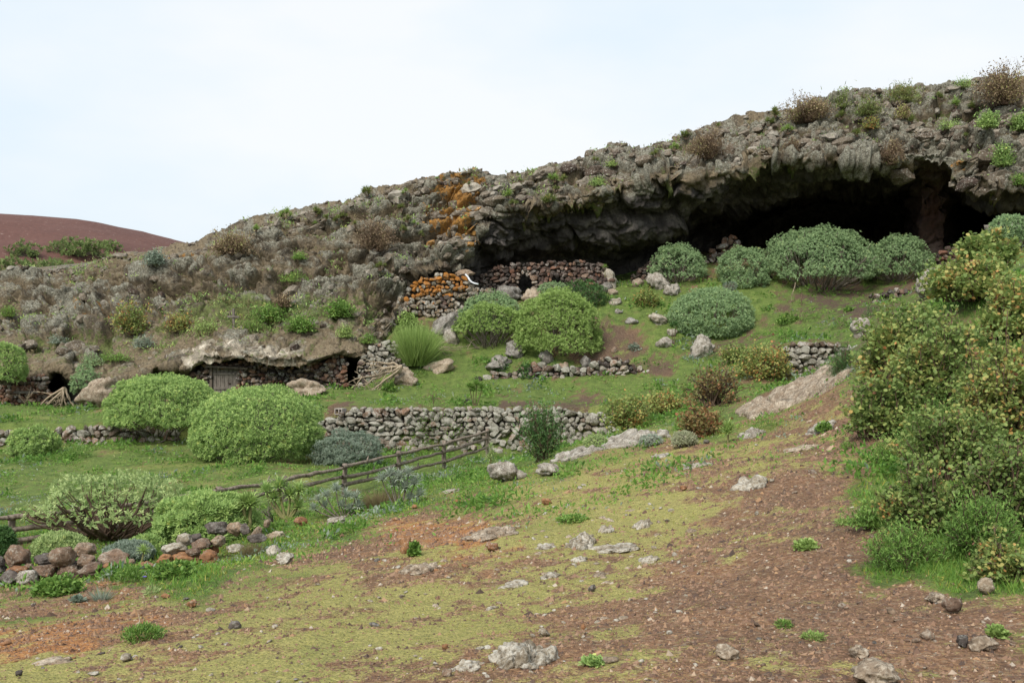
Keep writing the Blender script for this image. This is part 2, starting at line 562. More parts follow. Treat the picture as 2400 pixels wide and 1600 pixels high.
# what grows where: px, py, grass, lush, orange, dark
COVER = [(100, 1580, .62, .1, .1, 0), (300, 1560, .68, .1, 0, 0), (600, 1580, .80, .1, 0, 0), (900, 1590, .55, .1, .2, 0), (1220, 1560, .42, .1, .2, 0), (1500, 1590, .40, .1, .1, 0), (1800, 1590, .20, .2, .15, .1), (2100, 1580, .14, .2, .1, .1), (2390, 1590, .22, .2, .1, .1),
         (20, 1520, .2, .1, .9, 0), (150, 1500, .12, .1, .9, 0), (330, 1465, .22, .1, .6, 0), (600, 1500, .72, .1, 0, 0), (850, 1480, .8, .1, 0, 0), (1100, 1460, .72, .1, 0, 0), (1400, 1460, .5, .1, .1, 0), (1700, 1480, .2, .1, .1, .1), (2000, 1480, .10, .1, .1, .15), (2300, 1460, .10, .1, .1, .15),
         (60, 1420, .5, .5, .3, 0), (250, 1390, .4, .5, .5, 0), (430, 1350, .85, .8, 0, 0), (600, 1400, .66, .3, .2, 0), (800, 1400, .78, .15, .1, 0), (1000, 1400, .85, .1, 0, 0), (1200, 1360, .8, .15, 0, 0), (1450, 1380, .55, .1, .1, 0), (1650, 1370, .30, .1, .1, .1), (1900, 1380, .10, .2, .1, .2), (2150, 1400, .10, .2, .1, .25), (2380, 1400, .3, .4, .1, .1),
         (700, 1330, .45, .3, .3, .15), (850, 1300, .20, .2, .5, .3), (1000, 1320, .30, .2, .6, .1), (1100, 1260, .18, .1, .95, 0), (960, 1240, .20, .1, .8, .1), (1200, 1300, .50, .1, .6, 0), (1300, 1340, .72, .1, .1, 0), (1350, 1220, .85, .2, 0, 0), (1500, 1290, .55, .1, .1, 0), (1550, 1200, .8, .1, 0, 0), (1700, 1270, .32, .1, .1, .1), (1850, 1230, .14, .1, .1, .2), (1980, 1250, .10, .2, .1, .2),
         (620, 1270, .85, .7, .1, 0), (800, 1240, .7, .5, .2, .1), (950, 1190, .7, .6, .2, .2), (1100, 1150, .75, .5, .1, 0), (1250, 1150, .8, .3, .1, 0), (1400, 1130, .6, .2, .2, .1), (1600, 1120, .60, .1, .1, 0), (1750, 1150, .45, .1, .1, .1), (1900, 1130, .15, .1, .1, .2), (1980, 1100, .25, .4, .1, .1),
         (1300, 1090, .9, .5, 0, 0), (1450, 1070, .68, .3, .1, 0), (1600, 1050, .55, .2, .1, .1), (1750, 1060, .52, .1, .1, .1), (1850, 1030, .32, .2, .1, .2), (1950, 1000, .22, .2, .2, .2), (1900, 950, .35, .3, .2, .1), (1650, 1000, .9, .8, 0, 0), (1800, 990, .55, .5, 0, 0),
         (100, 1090, .9, .6, 0, 0), (300, 1070, .85, .6, 0, .3), (300, 1110, .9, .5, 0, 0), (500, 1120, .9, .5, 0, 0), (700, 1110, .9, .5, 0, .1), (660, 1100, .7, .5, 0, .4), (850, 1100, 1, .9, 0, 0), (1000, 1100, 1, .9, 0, 0), (1150, 1090, 1, .9, 0, 0), (600, 1200, .9, .8, 0, 0), (100, 1200, .9, .6, 0, 0), (100, 1290, .8, .8, 0, .1), (400, 1280, .9, .8, 0, .1), (800, 1180, .9, .7, 0, 0),
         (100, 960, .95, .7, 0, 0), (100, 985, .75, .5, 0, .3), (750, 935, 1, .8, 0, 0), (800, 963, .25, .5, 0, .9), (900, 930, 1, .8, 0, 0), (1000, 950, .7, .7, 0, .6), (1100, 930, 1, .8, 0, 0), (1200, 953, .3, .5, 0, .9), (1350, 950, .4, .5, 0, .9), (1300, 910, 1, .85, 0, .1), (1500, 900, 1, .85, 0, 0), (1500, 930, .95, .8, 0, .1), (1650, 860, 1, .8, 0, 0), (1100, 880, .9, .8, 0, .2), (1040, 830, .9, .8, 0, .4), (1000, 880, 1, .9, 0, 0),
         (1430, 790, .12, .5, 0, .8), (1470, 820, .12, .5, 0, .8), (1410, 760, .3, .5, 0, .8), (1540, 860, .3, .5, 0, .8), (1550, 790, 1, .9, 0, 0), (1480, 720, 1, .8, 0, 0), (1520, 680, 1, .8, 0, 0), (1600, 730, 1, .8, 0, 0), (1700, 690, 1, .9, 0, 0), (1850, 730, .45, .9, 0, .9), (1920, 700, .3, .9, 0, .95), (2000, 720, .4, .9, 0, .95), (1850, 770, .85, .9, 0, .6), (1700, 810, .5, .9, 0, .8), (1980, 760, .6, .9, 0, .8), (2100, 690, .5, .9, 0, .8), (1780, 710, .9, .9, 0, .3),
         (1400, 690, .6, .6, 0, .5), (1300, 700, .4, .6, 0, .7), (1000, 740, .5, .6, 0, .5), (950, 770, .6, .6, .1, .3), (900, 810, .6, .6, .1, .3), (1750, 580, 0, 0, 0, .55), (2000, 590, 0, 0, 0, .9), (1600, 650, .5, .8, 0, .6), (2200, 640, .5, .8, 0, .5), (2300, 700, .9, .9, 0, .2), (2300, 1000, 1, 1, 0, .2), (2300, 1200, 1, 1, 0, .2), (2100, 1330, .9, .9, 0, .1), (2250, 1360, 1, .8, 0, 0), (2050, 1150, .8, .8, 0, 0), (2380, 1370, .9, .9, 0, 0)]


def paint_ground(x, y, z):
    yy = np.maximum(y, 1.0)
    px = np.clip(1200 + F * x / yy, -700, 3100)
    py = np.clip(800 - F * z / yy, 480, 1750)
    return idw(COVER, px, py)


def grass_amount(x, y, cov):
    p = np.stack([x, y, 0 * x], 1)
    g = cov[:, 0] + 0.34 * fbm(p * 0.45 + 3, 3) + 0.36 * fbm(p * 1.7 + 8, 4) + 0.30 * fbm(p * 6.0 + 2, 3)
    return sstep(0.16, 0.86, g)


def build_ground():
    ys = np.concatenate([np.linspace(-7.2, 1.8, 30), 8.0 * np.exp(np.linspace(math.log(10.0 / 8), math.log(86.0 / 8), 390)) - 8.0 + 0.0])
    ys = np.unique(np.round(ys, 4))
    us = np.concatenate([np.linspace(-1.1, -0.62, 40)[:-1], np.linspace(-0.62, 0.62, 430), np.linspace(0.62, 1.1, 40)[1:]])
    Yg, U = np.meshgrid(ys, us, indexing='ij')
    X = U * (Yg + 8.0)
    x, y = X.ravel(), Yg.ravel()
    z = ground_z(x, y)
    cov = paint_ground(x, y, z)
    ga = grass_amount(x, y, cov)
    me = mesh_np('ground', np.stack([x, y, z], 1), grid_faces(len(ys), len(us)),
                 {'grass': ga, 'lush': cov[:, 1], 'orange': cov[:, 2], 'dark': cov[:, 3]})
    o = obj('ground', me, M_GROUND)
    tag(o, kind='structure')
    return o


M_GROUND = ground_material()
build_ground()

# the plain beyond, out to the horizon
M_PLAIN = plain_material('far_scrub', (0.10, 0.095, 0.05), 0.95)
pl = bpy.data.meshes.new('far_plain')
pl.from_pydata([(-4000, -2000, -12), (4000, -2000, -12), (4000, 5000, -12), (-4000, 5000, -12)], [], [(0, 1, 2, 3)])
tag(obj('far_plain', pl, M_PLAIN), kind='structure')

# ------------------------------------------------------------------ the lava cliff with its caves
# px : rim y, rim Y, middle y, Y, brow y, Y, ceiling y, Y, back y, Y, floor z
CK = np.array([
    (-900, 640, 60, 760, 54, 890, 48, 893, 50, 900, 51, -4.5), (0, 655, 60, 750, 54, 882, 47.6, 884, 49.2, 892, 51, -4.5), (112, 638, 60, 745, 54, 880, 47.5, 884, 48.6, 890, 49.5, -4.5), (122, 636, 60, 744, 54, 863, 47.4, 866, 50, 872, 55, -4.5), (152, 632, 60, 742, 54, 863, 47.4, 866, 50, 872, 55, -4.5), (164, 630, 60, 741, 54, 884, 47.5, 888, 48.4, 892, 49.2, -4.5),
    (200, 625, 60, 735, 54, 896, 47.2, 903, 48, 910, 48.6, -4.5), (330, 596, 59, 720, 53, 886, 47, 892, 48, 900, 48.6, -4.5), (360, 591, 59, 716, 53, 860, 47, 862, 49.5, 868, 52.5, -4.5), (410, 584, 58.5, 715, 52.5, 858, 46.7, 860, 49, 866, 52, -4.5), (430, 581, 58.5, 714, 52.5, 868, 46.6, 872, 48, 880, 49, -4.5),
    (470, 575, 58, 710, 52, 846, 46.4, 850, 48.5, 858, 50.5, -4.3), (560, 535, 58, 700, 52, 838, 46, 842, 48.5, 852, 50.5, -4.3), (640, 513, 58, 690, 52, 852, 45.8, 856, 48.5, 860, 50.5, -4.3), (720, 494, 58, 690, 52, 850, 46, 854, 48.5, 860, 50.5, -4.3),
    (800, 480, 58, 690, 52, 822, 46.5, 830, 48.7, 845, 50.5, -4), (812, 475, 58, 688, 52, 830, 46.7, 834, 49.5, 838, 56, -4), (846, 455, 58, 681, 52, 836, 47.1, 838, 49.5, 842, 56, -4), (854, 451, 58, 680, 52, 832, 47.3, 838, 49, 846, 50.5, -3.5), (880, 446, 58, 660, 52.5, 815, 48.5, 820, 50, 830, 51, -2.5), (920, 438, 58, 630, 53.5, 765, 50.8, 770, 52, 780, 53, -1),
    (960, 430, 58, 600, 54, 715, 52, 716, 54, 720, 56, .5), (988, 426, 58, 560, 54.5, 640, 52.6, 642, 55, 650, 57.5, 1), (1050, 415, 58, 525, 55, 626, 52.8, 636, 55.5, 648, 58, 1.2), (1090, 411, 58.4, 512, 55.2, 628, 53.2, 636, 55.5, 650, 57.5, 1.4),
    (1115, 409, 58.7, 495, 55.8, 560, 55, 625, 55.8, 660, 56.5, 1.4), (1145, 415, 59.2, 465, 56.3, 505, 54.8, 586.0, 55.9, 640, 59.5, 1.5), (1200, 412, 60, 448, 57, 483, 55, 576.0, 56.8, 632, 60.5, 1.6), (1300, 386, 61, 435, 57.5, 482, 55, 571.0, 57.8, 628, 61.5, 2),
    (1400, 366, 62, 410, 58, 450, 55, 566.0, 58.3, 628, 62, 2.4), (1500, 351, 62.5, 392, 58, 422, 55.5, 546.0, 58.3, 615, 63, 2.8), (1580, 333, 63, 376, 58, 402, 55, 531.0, 58.3, 600, 65.5, 3.2), (1600, 325, 63, 376, 58, 426, 55, 524.0, 58.3, 592, 66, 3.4),
    (1700, 291, 63, 350, 58, 408, 55, 496.0, 58.8, 560, 72, 4.4), (1750, 280, 63, 340, 57.8, 385, 54.8, 472, 61, 535, 78, 5), (1800, 272, 63, 330, 57.5, 362, 54.6, 460, 61.5, 515, 83, 5.2), (1900, 248, 63, 312, 57, 370, 54, 452, 62, 500, 87, 5.2),
    (2050, 222, 63, 300, 57, 378, 54, 446, 62, 492, 88, 5.2), (2115, 213, 63, 300, 56.5, 372, 54, 444, 62, 495, 86, 5.2), (2145, 209, 62.5, 297, 56.3, 364, 53.8, 430, 57.0, 560, 58.6, 5), (2225, 203, 62, 292, 55.5, 378, 53.2, 440, 56.6, 580, 58.2, 5),
    (2250, 201, 62, 300, 55, 405, 52.6, 452, 58.5, 505, 72, 4.8), (2282, 199, 61.5, 322, 54.5, 442, 51.6, 462, 58, 510, 76, 4.8), (2400, 193, 60, 330, 53, 453, 51, 472, 58, 520, 76, 4.8), (2600, 182, 60, 330, 52, 470, 50, 485, 58, 530, 74, 4.8), (3300, 160, 60, 330, 51, 500, 49, 515, 55, 560, 60, 4.5)], float)


SLABS = [(58, 704, 245, 784, 0.75, 5), (-60, 650, 120, 694, 0.5, 6), (300, 634, 520, 692, 0.45, 6), (520, 640, 640, 672, 0.5, 5), (640, 596, 800, 644, 0.5, 6), (832, 588, 965, 690, 0.75, 5), (690, 655, 830, 704, 0.45, 5), (150, 800, 235, 856, 0.4, 5), (560, 560, 700, 596, 0.4, 6),
         (858, 702, 935, 752, -0.85, 6), (240, 775, 260, 856, -0.7, 5), (60, 790, 238, 812, -0.85, 5), (400, 698, 560, 712, -0.6, 4), (640, 650, 800, 660, -0.5, 4), (-60, 700, 60, 716, -0.7, 5), (520, 676, 640, 690, -0.5, 4),
         (1572, 372, 1590, 440, -0.9, 4), (1480, 395, 1570, 418, 0.6, 5), (2160, 330, 2240, 352, 0.5, 5), (2240, 300, 2330, 345, 0.6, 7), (2335, 340, 2350, 440, -0.8, 5), (2350, 345, 2440, 440, 0.7, 6), (1900, 240, 1990, 290, 0.6, 7), (2080, 250, 2160, 262, -0.6, 5), (1740, 300, 1830, 318, -0.5, 5), (1640, 380, 1760, 400, 0.5, 5), (1000, 590, 1085, 622, 0.5, 5), (1050, 500, 1100, 560, 0.5, 6), (1130, 440, 1200, 470, 0.45, 6)]


def build_cliff():
    cols = np.concatenate([np.linspace(-900, -40, 60)[:-1], np.linspace(-40, 2440, 780), np.linspace(2440, 3300, 60)[1:]])
    K = np.stack([np.interp(cols, CK[:, 0], CK[:, j]) for j in range(1, 12)], 1)
    ker = np.exp(-0.5 * (np.arange(-4, 5) / 1.8) ** 2)
    ker /= ker.sum()
    K = np.stack([np.convolve(np.pad(K[:, j], 4, mode='edge'), ker, 'valid') for j in range(11)], 1)

    def W3(py, Y):
        return np.stack([(cols - 1200) / F * Y, Y, (800 - py) / F * Y], 1)
    rim, mid, brow, ceil, back = (W3(K[:, 2 * j], K[:, 2 * j + 1]) for j in range(5))
    top = rim.copy()
    top[:, 1] += 34
    top[:, 0] *= (rim[:, 1] + 34) / rim[:, 1]
    top[:, 2] += 3.0
    sh = rim * 0.55 + mid * 0.45
    sh[:, 2] += 0.25 * (rim[:, 2] - mid[:, 2]) * 0.5       # rounded shoulder
    bot = back.copy()
    bot[:, 2] = K[:, 10]
    inn = bot.copy()
    inn[:, 1] -= 1.0
    inn[:, 2] -= 1.5
    keys = [top, rim, sh, mid, brow, ceil, back, bot, inn]
    ns = [14, 62, 62, 76, 54, 22, 20, 3]
    rows, vs = [], []
    for j, n in enumerate(ns):
        ts = np.linspace(0, 1, n, endpoint=False)
        if j == 0:
            ts = 1 - (1 - ts) ** 2.2
        for t in ts:
            rows.append(keys[j] * (1 - t) + keys[j + 1] * t)
            vs.append(j + t)
    rows.append(keys[-1])
    vs.append(float(len(ns)))
    V = np.array(rows)
    vs = np.array(vs)
    # soften the corners of the profile
    for it in range(5):
        V[1:-1] = 0.25 * V[:-2] + 0.5 * V[1:-1] + 0.25 * V[2:]
    nr, nc = V.shape[:2]

    def normals(V):
        du = np.gradient(V, axis=1)
        dv = np.gradient(V, axis=0)
        n = np.cross(du, dv)
        n /= np.linalg.norm(n, axis=2, keepdims=True) + 1e-9
        return n
    N = normals(V)
    N = np.where((N * V).sum(2, keepdims=True) > 0, -N, N) if (N * V).sum(2).mean() > 0 else N
    p = V.reshape(-1, 3)
    n = N.reshape(-1, 3)
    vv = np.repeat(vs, nc)
    pxs = np.tile(cols, nr)
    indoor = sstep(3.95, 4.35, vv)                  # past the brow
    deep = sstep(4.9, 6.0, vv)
    left = 1 - sstep(820, 980, pxs)                # the lower, smoother shelf at the left
    q = p * np.array([1, 1, 1.35])
    big = fbm(q * 0.15, 3)
    warp = np.stack([fbm(q * 0.45 + 3, 3), fbm(q * 0.45 + 13, 3), fbm(q * 0.45 + 23, 3)], 1)
    bil1 = 0.45 - np.abs(fbm(q * 0.34 + 31, 3))
    bil2 = 0.42 - np.abs(fbm(q * 1.1 + 61, 3))
    # beds of lava that dip gently to the left, broken into blocks
    tiltq = q.copy()
    tiltq[:, 2] = p[:, 2] - 0.12 * p[:, 0] + 0.45 * fbm(q * 0.25 + 41, 2)
    f1, f2, c1 = worley(tiltq * np.array([0.24, 0.24, 0.75]) + 0.16 * warp)
    g1, g2, c2 = worley(tiltq * np.array([0.62, 0.62, 1.55]) + 0.22 * warp + 40)
    h1, h2, c3 = worley(q * np.array([2.1, 2.1, 3.2]) + 0.35 * warp + 80)
    k1 = np.exp(-((f2 - f1) / 0.055) ** 2)
    k2 = np.exp(-((g2 - g1) / 0.075) ** 2)
    k3 = np.exp(-((h2 - h1) / 0.12) ** 2)
    rub = fbm(q * 2.6 + 17, 2)
    amp = 1 - 0.75 * deep
    out = 1 - indoor
    face = indoor * (1 - deep)
    lipf = 1 - 0.80 * left * sstep(3.0, 3.7, vv)
    d = 0.75 * big + 0.46 * bil1 * amp * (1 - 0.5 * face) + (0.26 - 0.10 * left) * bil2 * amp * (1 - 0.4 * face)
    d += (c1 - 0.5) * (0.75 * out + 1.25 * face) * amp * lipf
    d += (c2 - 0.5) * (0.25 + 0.75 * sstep(1.0, 1.7, vv)) * (0.50 * out + 0.75 * face) * amp * (0.4 + 0.6 * lipf)
    rimf = 0.25 + 0.75 * sstep(1.0, 1.7, vv)
    d += (c3 - 0.5) * ((0.20 - 0.10 * left) * out + 0.20 * face) * amp * rimf
    d -= (0.75 * k1 * lipf + 0.40 * k2 + 0.16 * k3) * amp * (1 - 0.5 * face) * rimf
    d += 0.07 * rub * (1 - 0.6 * indoor)
    # ledges: each bed juts out at its top and is undercut below
    lm = sstep(-0.2, 0.45, fbm(q * np.array([.16, .16, .3]) + 55, 2) + 0.15)
    bt = ((tiltq[:, 2] + 0.25 * fbm(q * 0.7 + 71, 2)) / 1.55) % 1.0
    d += (sstep(0.0, 0.12, bt) * (0.25 + 0.75 * bt) - 0.55) * 1.15 * lm * out * sstep(1.3, 2.0, vv) * (0.45 + 0.55 * left) * lipf
    d *= 1 - 0.40 * left * sstep(3.1, 3.6, vv) * (1 - sstep(4.6, 5.2, vv))
    # the slabs, undercuts and clefts one can pick out in the face
    pyb = 800 - F * p[:, 2] / p[:, 1]
    wx, wy = pxs + 16 * warp[:, 0] + 5 * fbm(q * 2.0 + 3, 2), pyb + 12 * warp[:, 1] + 4 * fbm(q * 2.0 + 9, 2) + 0.10 * (pxs - 400) * left * 0
    for x0, y0, x1, y1, A, e in SLABS:
        d += A * sstep(x0 - e, x0 + e, wx) * (1 - sstep(x1 - e, x1 + e, wx)) * sstep(y0 - 2.5 * e, y0 + 2.5 * e, wy) * (1 - sstep(y1 - e, y1 + e, wy)) * out
    edge = sstep(0.0, 0.8, vv) * (1 - sstep(7.5, 8, vv))
    d *= (0.62 + 0.38 * sstep(0.9, 1.6, vv))
    d *= edge * (1 - 0.25 * left * (1 - out * 0.5))
    # keep the low cave lips of the dwellings near their place
    p2 = p + n * d[:, None]
    V2 = p2.reshape(nr, nc, 3)
    h = d - (0.75 * big + 0.05) * edge
    crk = np.clip(0.8 * k1 + 0.6 * k2 + 0.35 * k3, 0, 1) * out
    # where lichen, soil, ochre and plaster lie
    def blob(cx, cy, rx, ry):
        py = 800 - F * p[:, 2] / p[:, 1]
        return np.exp(-(((pxs - cx) / rx) ** 2 + ((py - cy) / ry) ** 2))
    lich = np.clip(0.45 + 0.50 * h - 0.4 * crk + 0.10 * n[:, 2] + 0.5 * fbm(q * 0.5 + 77, 3) + 0.12 * sstep(1000, 1900, pxs) - 0.25 * left * sstep(2.2, 2.6, vv) * (1 - sstep(3.4, 3.8, vv)), 0, 1)
    soil = np.clip(0.27 + 0.10 * left * sstep(1.5, 2.2, vv) - 0.6 * h + 0.35 * crk + 0.12 * left - 0.1 * sstep(1700, 2000, pxs), 0, 1) * (1 - indoor)
    orange = np.clip(0.62 * blob(1088, 465, 54, 56) + 0.58 * blob(1048, 535, 52, 46) + 0.42 * blob(1118, 438, 40, 24) + 0.52 * blob(1088, 560, 38, 44) + 0.34 * blob(1010, 500, 40, 40) + 0.72 * blob(380, 618, 40, 20) + 0.68 * blob(425, 602, 40, 18) + 0.4 * blob(1060, 440, 60, 30) + 0.35 * blob(2240, 380, 30, 45) + 0.4 * blob(210, 745, 60, 20), 0, 1)
    plaster = np.clip(0.72 * blob(470, 842, 60, 40) + 0.55 * blob(610, 822, 60, 30) + 0.50 * blob(690, 830, 60, 24) + .35 * blob(540, 805, 50, 22), 0, 1)
    green = np.clip(0.06 + 0.34 * sstep(0.2, 0.9, n[:, 2]) + 0.35 * blob(640, 725, 220, 45) + 0.3 * blob(560, 735, 130, 30) + 0.2 * blob(200, 800, 200, 50) - 0.25 * h, 0, 1) * (1 - indoor)
    red = np.clip(blob(2185, 500, 70, 110), 0, 1)
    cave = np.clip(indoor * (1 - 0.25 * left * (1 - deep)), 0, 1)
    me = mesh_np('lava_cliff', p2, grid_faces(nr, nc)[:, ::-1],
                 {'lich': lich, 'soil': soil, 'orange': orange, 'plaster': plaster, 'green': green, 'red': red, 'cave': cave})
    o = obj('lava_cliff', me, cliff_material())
    tag(o, 'long dark lava cliff with overhanging caves under a lichened rim', kind='structure')
    return p2, vv


CLIFF, CLIFF_V = build_cliff()
_cpx = 1200 + F * CLIFF[:, 0] / CLIFF[:, 1]
_cpy = 800 - F * CLIFF[:, 2] / CLIFF[:, 1]


def cliff_hit(px, py, r=5):
    i = np.where((np.abs(_cpx - px) < r) & (np.abs(_cpy - py) < r) & (CLIFF_V > 0.4))[0]
    if not len(i):
        return None
    return CLIFF[i[np.argmin(CLIFF[i, 1])]]


def hit(px, py):
    """nearest of ground and cliff seen through that pixel"""
    g, c = ground_hit(px, py), cliff_hit(px, py)
    if g is None and c is None:
        for dy in range(4, 60, 4):
            c = cliff_hit(px, py + dy, 6)
            if c is not None:
                return c
        return P(px, py, 55)
    if g is None:
        return c
    if c is None:
        return g
    return g if g[1] < c[1] else c


def build_hill():
    cx, cy, R0 = -155.0, 300.0, 118.0
    xs = np.linspace(-520, 160, 130)
    ys = np.linspace(95, 560, 90)
    Yg, X = np.meshgrid(ys, xs, indexing='ij')
    x, y = X.ravel(), Yg.ravel()
    r = np.sqrt((x - cx) ** 2 + (y - cy) ** 2)
    z = np.where(r < 80, 38.3 - 38.3 * (r / R0) ** 2, 38.3 - 38.3 * (80 / R0) ** 2 - (r - 80) * 0.44)
    z = np.maximum(z, -9 + 0.01 * (r - 190))
    z += 0.9 * fbm(np.stack([x, y, 0 * x], 1) * 0.05, 4) - 0.5 * np.exp(-(np.sin(np.arctan2(y - cy, x - cx) * 23 + 2.0 * fbm(np.stack([x, y, 0 * x], 1) * 0.02, 2)) / 0.35) ** 2) * sstep(20, 60, r)
    m, t, b = new_mat('red_cinder')
    k = NB(t)
    n1, n2 = k.noise(0.05, 5, 0.6), k.noise(0.9, 4, 0.7)
    c = k.mix(0.5, k.ramp(n1, [(0.3, (0.085, 0.040, 0.034)), (0.7, (0.135, 0.064, 0.050))]), k.ramp(n2, [(0.3, (0.075, 0.038, 0.032)), (0.7, (0.15, 0.075, 0.06))]))
    c = k.mix(k.ramp(k.noise(0.9, 3, 0.6), [(0.66, 0.0), (0.70, 0.7)]), c, (0.27, 0.21, 0.18))
    gz = k.n('ShaderNodeSeparateXYZ')
    k.link(k.pos(), gz.inputs[0])
    c = k.mix(k.math('MULTIPLY', k.ramp(k.math('DIVIDE', gz.outputs[2], 30), [(0.2, 1.0), (0.75, 0.0)]), k.ramp(n1, [(0.4, 0.0), (0.65, 0.7)])), c, (0.09, 0.085, 0.04))
    k.link(c, b.inputs['Base Color'])
    k.link(k.bump(n2, 0.6, 0.4), b.inputs['Normal'])
    tag(obj('red_cinder_hill', mesh_np('red_cinder_hill', np.stack([x, y, z], 1), grid_faces(len(ys), len(xs))), m), 'smooth dark red cinder cone behind the cliff at left', kind='structure')

    def hz(x, y):
        r = math.hypot(x - cx, y - cy)
        return 38.3 - 38.3 * (r / R0) ** 2 if r < 80 else 38.3 - 38.3 * (80 / R0) ** 2 - (r - 80) * 0.44
    return hz


HILL_Z = build_hill()
# ------------------------------------------------------------------ stones
def hull_stone(seed, n=17, flat=0.85, jag=0.18):
    r = np.random.default_rng(seed)
    d = r.normal(size=(n, 3))
    # spread the points by a few steps of repulsion
    d /= np.linalg.norm(d, axis=1)[:, None]
    for _ in range(30):
        df = d[:, None] - d[None]
        di = (df ** 2).sum(2) + np.eye(n)
        d = d + 0.06 * (df / di[..., None] ** 1.5).sum(1)
        d /= np.linalg.norm(d, axis=1)[:, None]
    d = np.sign(d) * np.abs(d) ** 0.8
    d *= (1 + jag * r.normal(size=(n, 1)))
    d /= np.abs(d).max(0)
    bm = bmesh.new()
    for v in d * 0.5:
        bm.verts.new(v)
    res = bmesh.ops.convex_hull(bm, input=bm.verts)
    bmesh.ops.delete(bm, geom=[g for g in set(res['geom_interior'] + res['geom_unused']) if isinstance(g, bmesh.types.BMVert)], context='VERTS')
    me = bpy.data.meshes.new('stone')
    bm.to_mesh(me)
    bm.free()
    for p_ in me.polygons:
        p_.use_smooth = True
    try:
        me.set_sharp_from_angle(angle=R(38))
    except Exception:
        pass
    return me


def mat_copies(meshes, mat):
    out = []
    for m in meshes:
        c = m.copy()
        c.materials.append(mat)
        out.append(c)
    return out


STONES = [hull_stone(100 + i) for i in range(14)]

MS_GREY = stone_material('weathered_wall_stone', [(0, (0.10, 0.082, 0.06)), (0.3, (0.185, 0.165, 0.13)), (0.65, (0.25, 0.225, 0.18)), (0.85, (0.15, 0.105, 0.07)), (0.93, (0.20, 0.09, 0.05)), (1, (0.30, 0.27, 0.21))], 0.52, lcol=(0.36, 0.345, 0.295))
MS_DARK = stone_material('dark_basalt_stone', [(0, (0.045, 0.036, 0.032)), (0.3, (0.085, 0.062, 0.052)), (0.55, (0.13, 0.075, 0.055)), (0.8, (0.10, 0.085, 0.075)), (1, (0.19, 0.12, 0.085))], 0.15)
MS_BROWN = stone_material('brown_wall_stone', [(0, (0.10, 0.068, 0.048)), (0.3, (0.19, 0.125, 0.085)), (0.55, (0.25, 0.15, 0.095)), (0.8, (0.15, 0.12, 0.095)), (1, (0.30, 0.235, 0.17))], 0.3)
MS_RED = stone_material('reddish_wall_stone', [(0, (0.12, 0.058, 0.04)), (0.4, (0.21, 0.105, 0.068)), (0.7, (0.27, 0.15, 0.095)), (1, (0.20, 0.16, 0.125))], 0.12)
MS_ORANGE = stone_material('orange_lichened_stone', [(0, (0.16, 0.115, 0.07)), (0.5, (0.24, 0.15, 0.07)), (1, (0.20, 0.17, 0.12))], 0.14, orange=0.78)
MS_ORANGE2 = stone_material('partly_lichened_stone', [(0, (0.10, 0.08, 0.06)), (0.5, (0.20, 0.15, 0.09)), (1, (0.24, 0.20, 0.15))], 0.35, orange=0.40)
M_CORE = plain_material('wall_earth_filling', (0.040, 0.031, 0.025), 1.0)


def scan(poly, px):
    """vertical extents of an image polygon at column px"""
    ys = []
    n = len(poly)
    for i in range(n):
        (x0, y0), (x1, y1) = poly[i], poly[(i + 1) % n]
        if (x0 <= px < x1) or (x1 <= px < x0):
            ys.append(y0 + (px - x0) / (x1 - x0) * (y1 - y0))
    ys.sort()
    return [(ys[i], ys[i + 1]) for i in range(0, len(ys) - 1, 2)]


def inside(poly, px, py):
    return any(a <= py <= b for a, b in scan(poly, px))


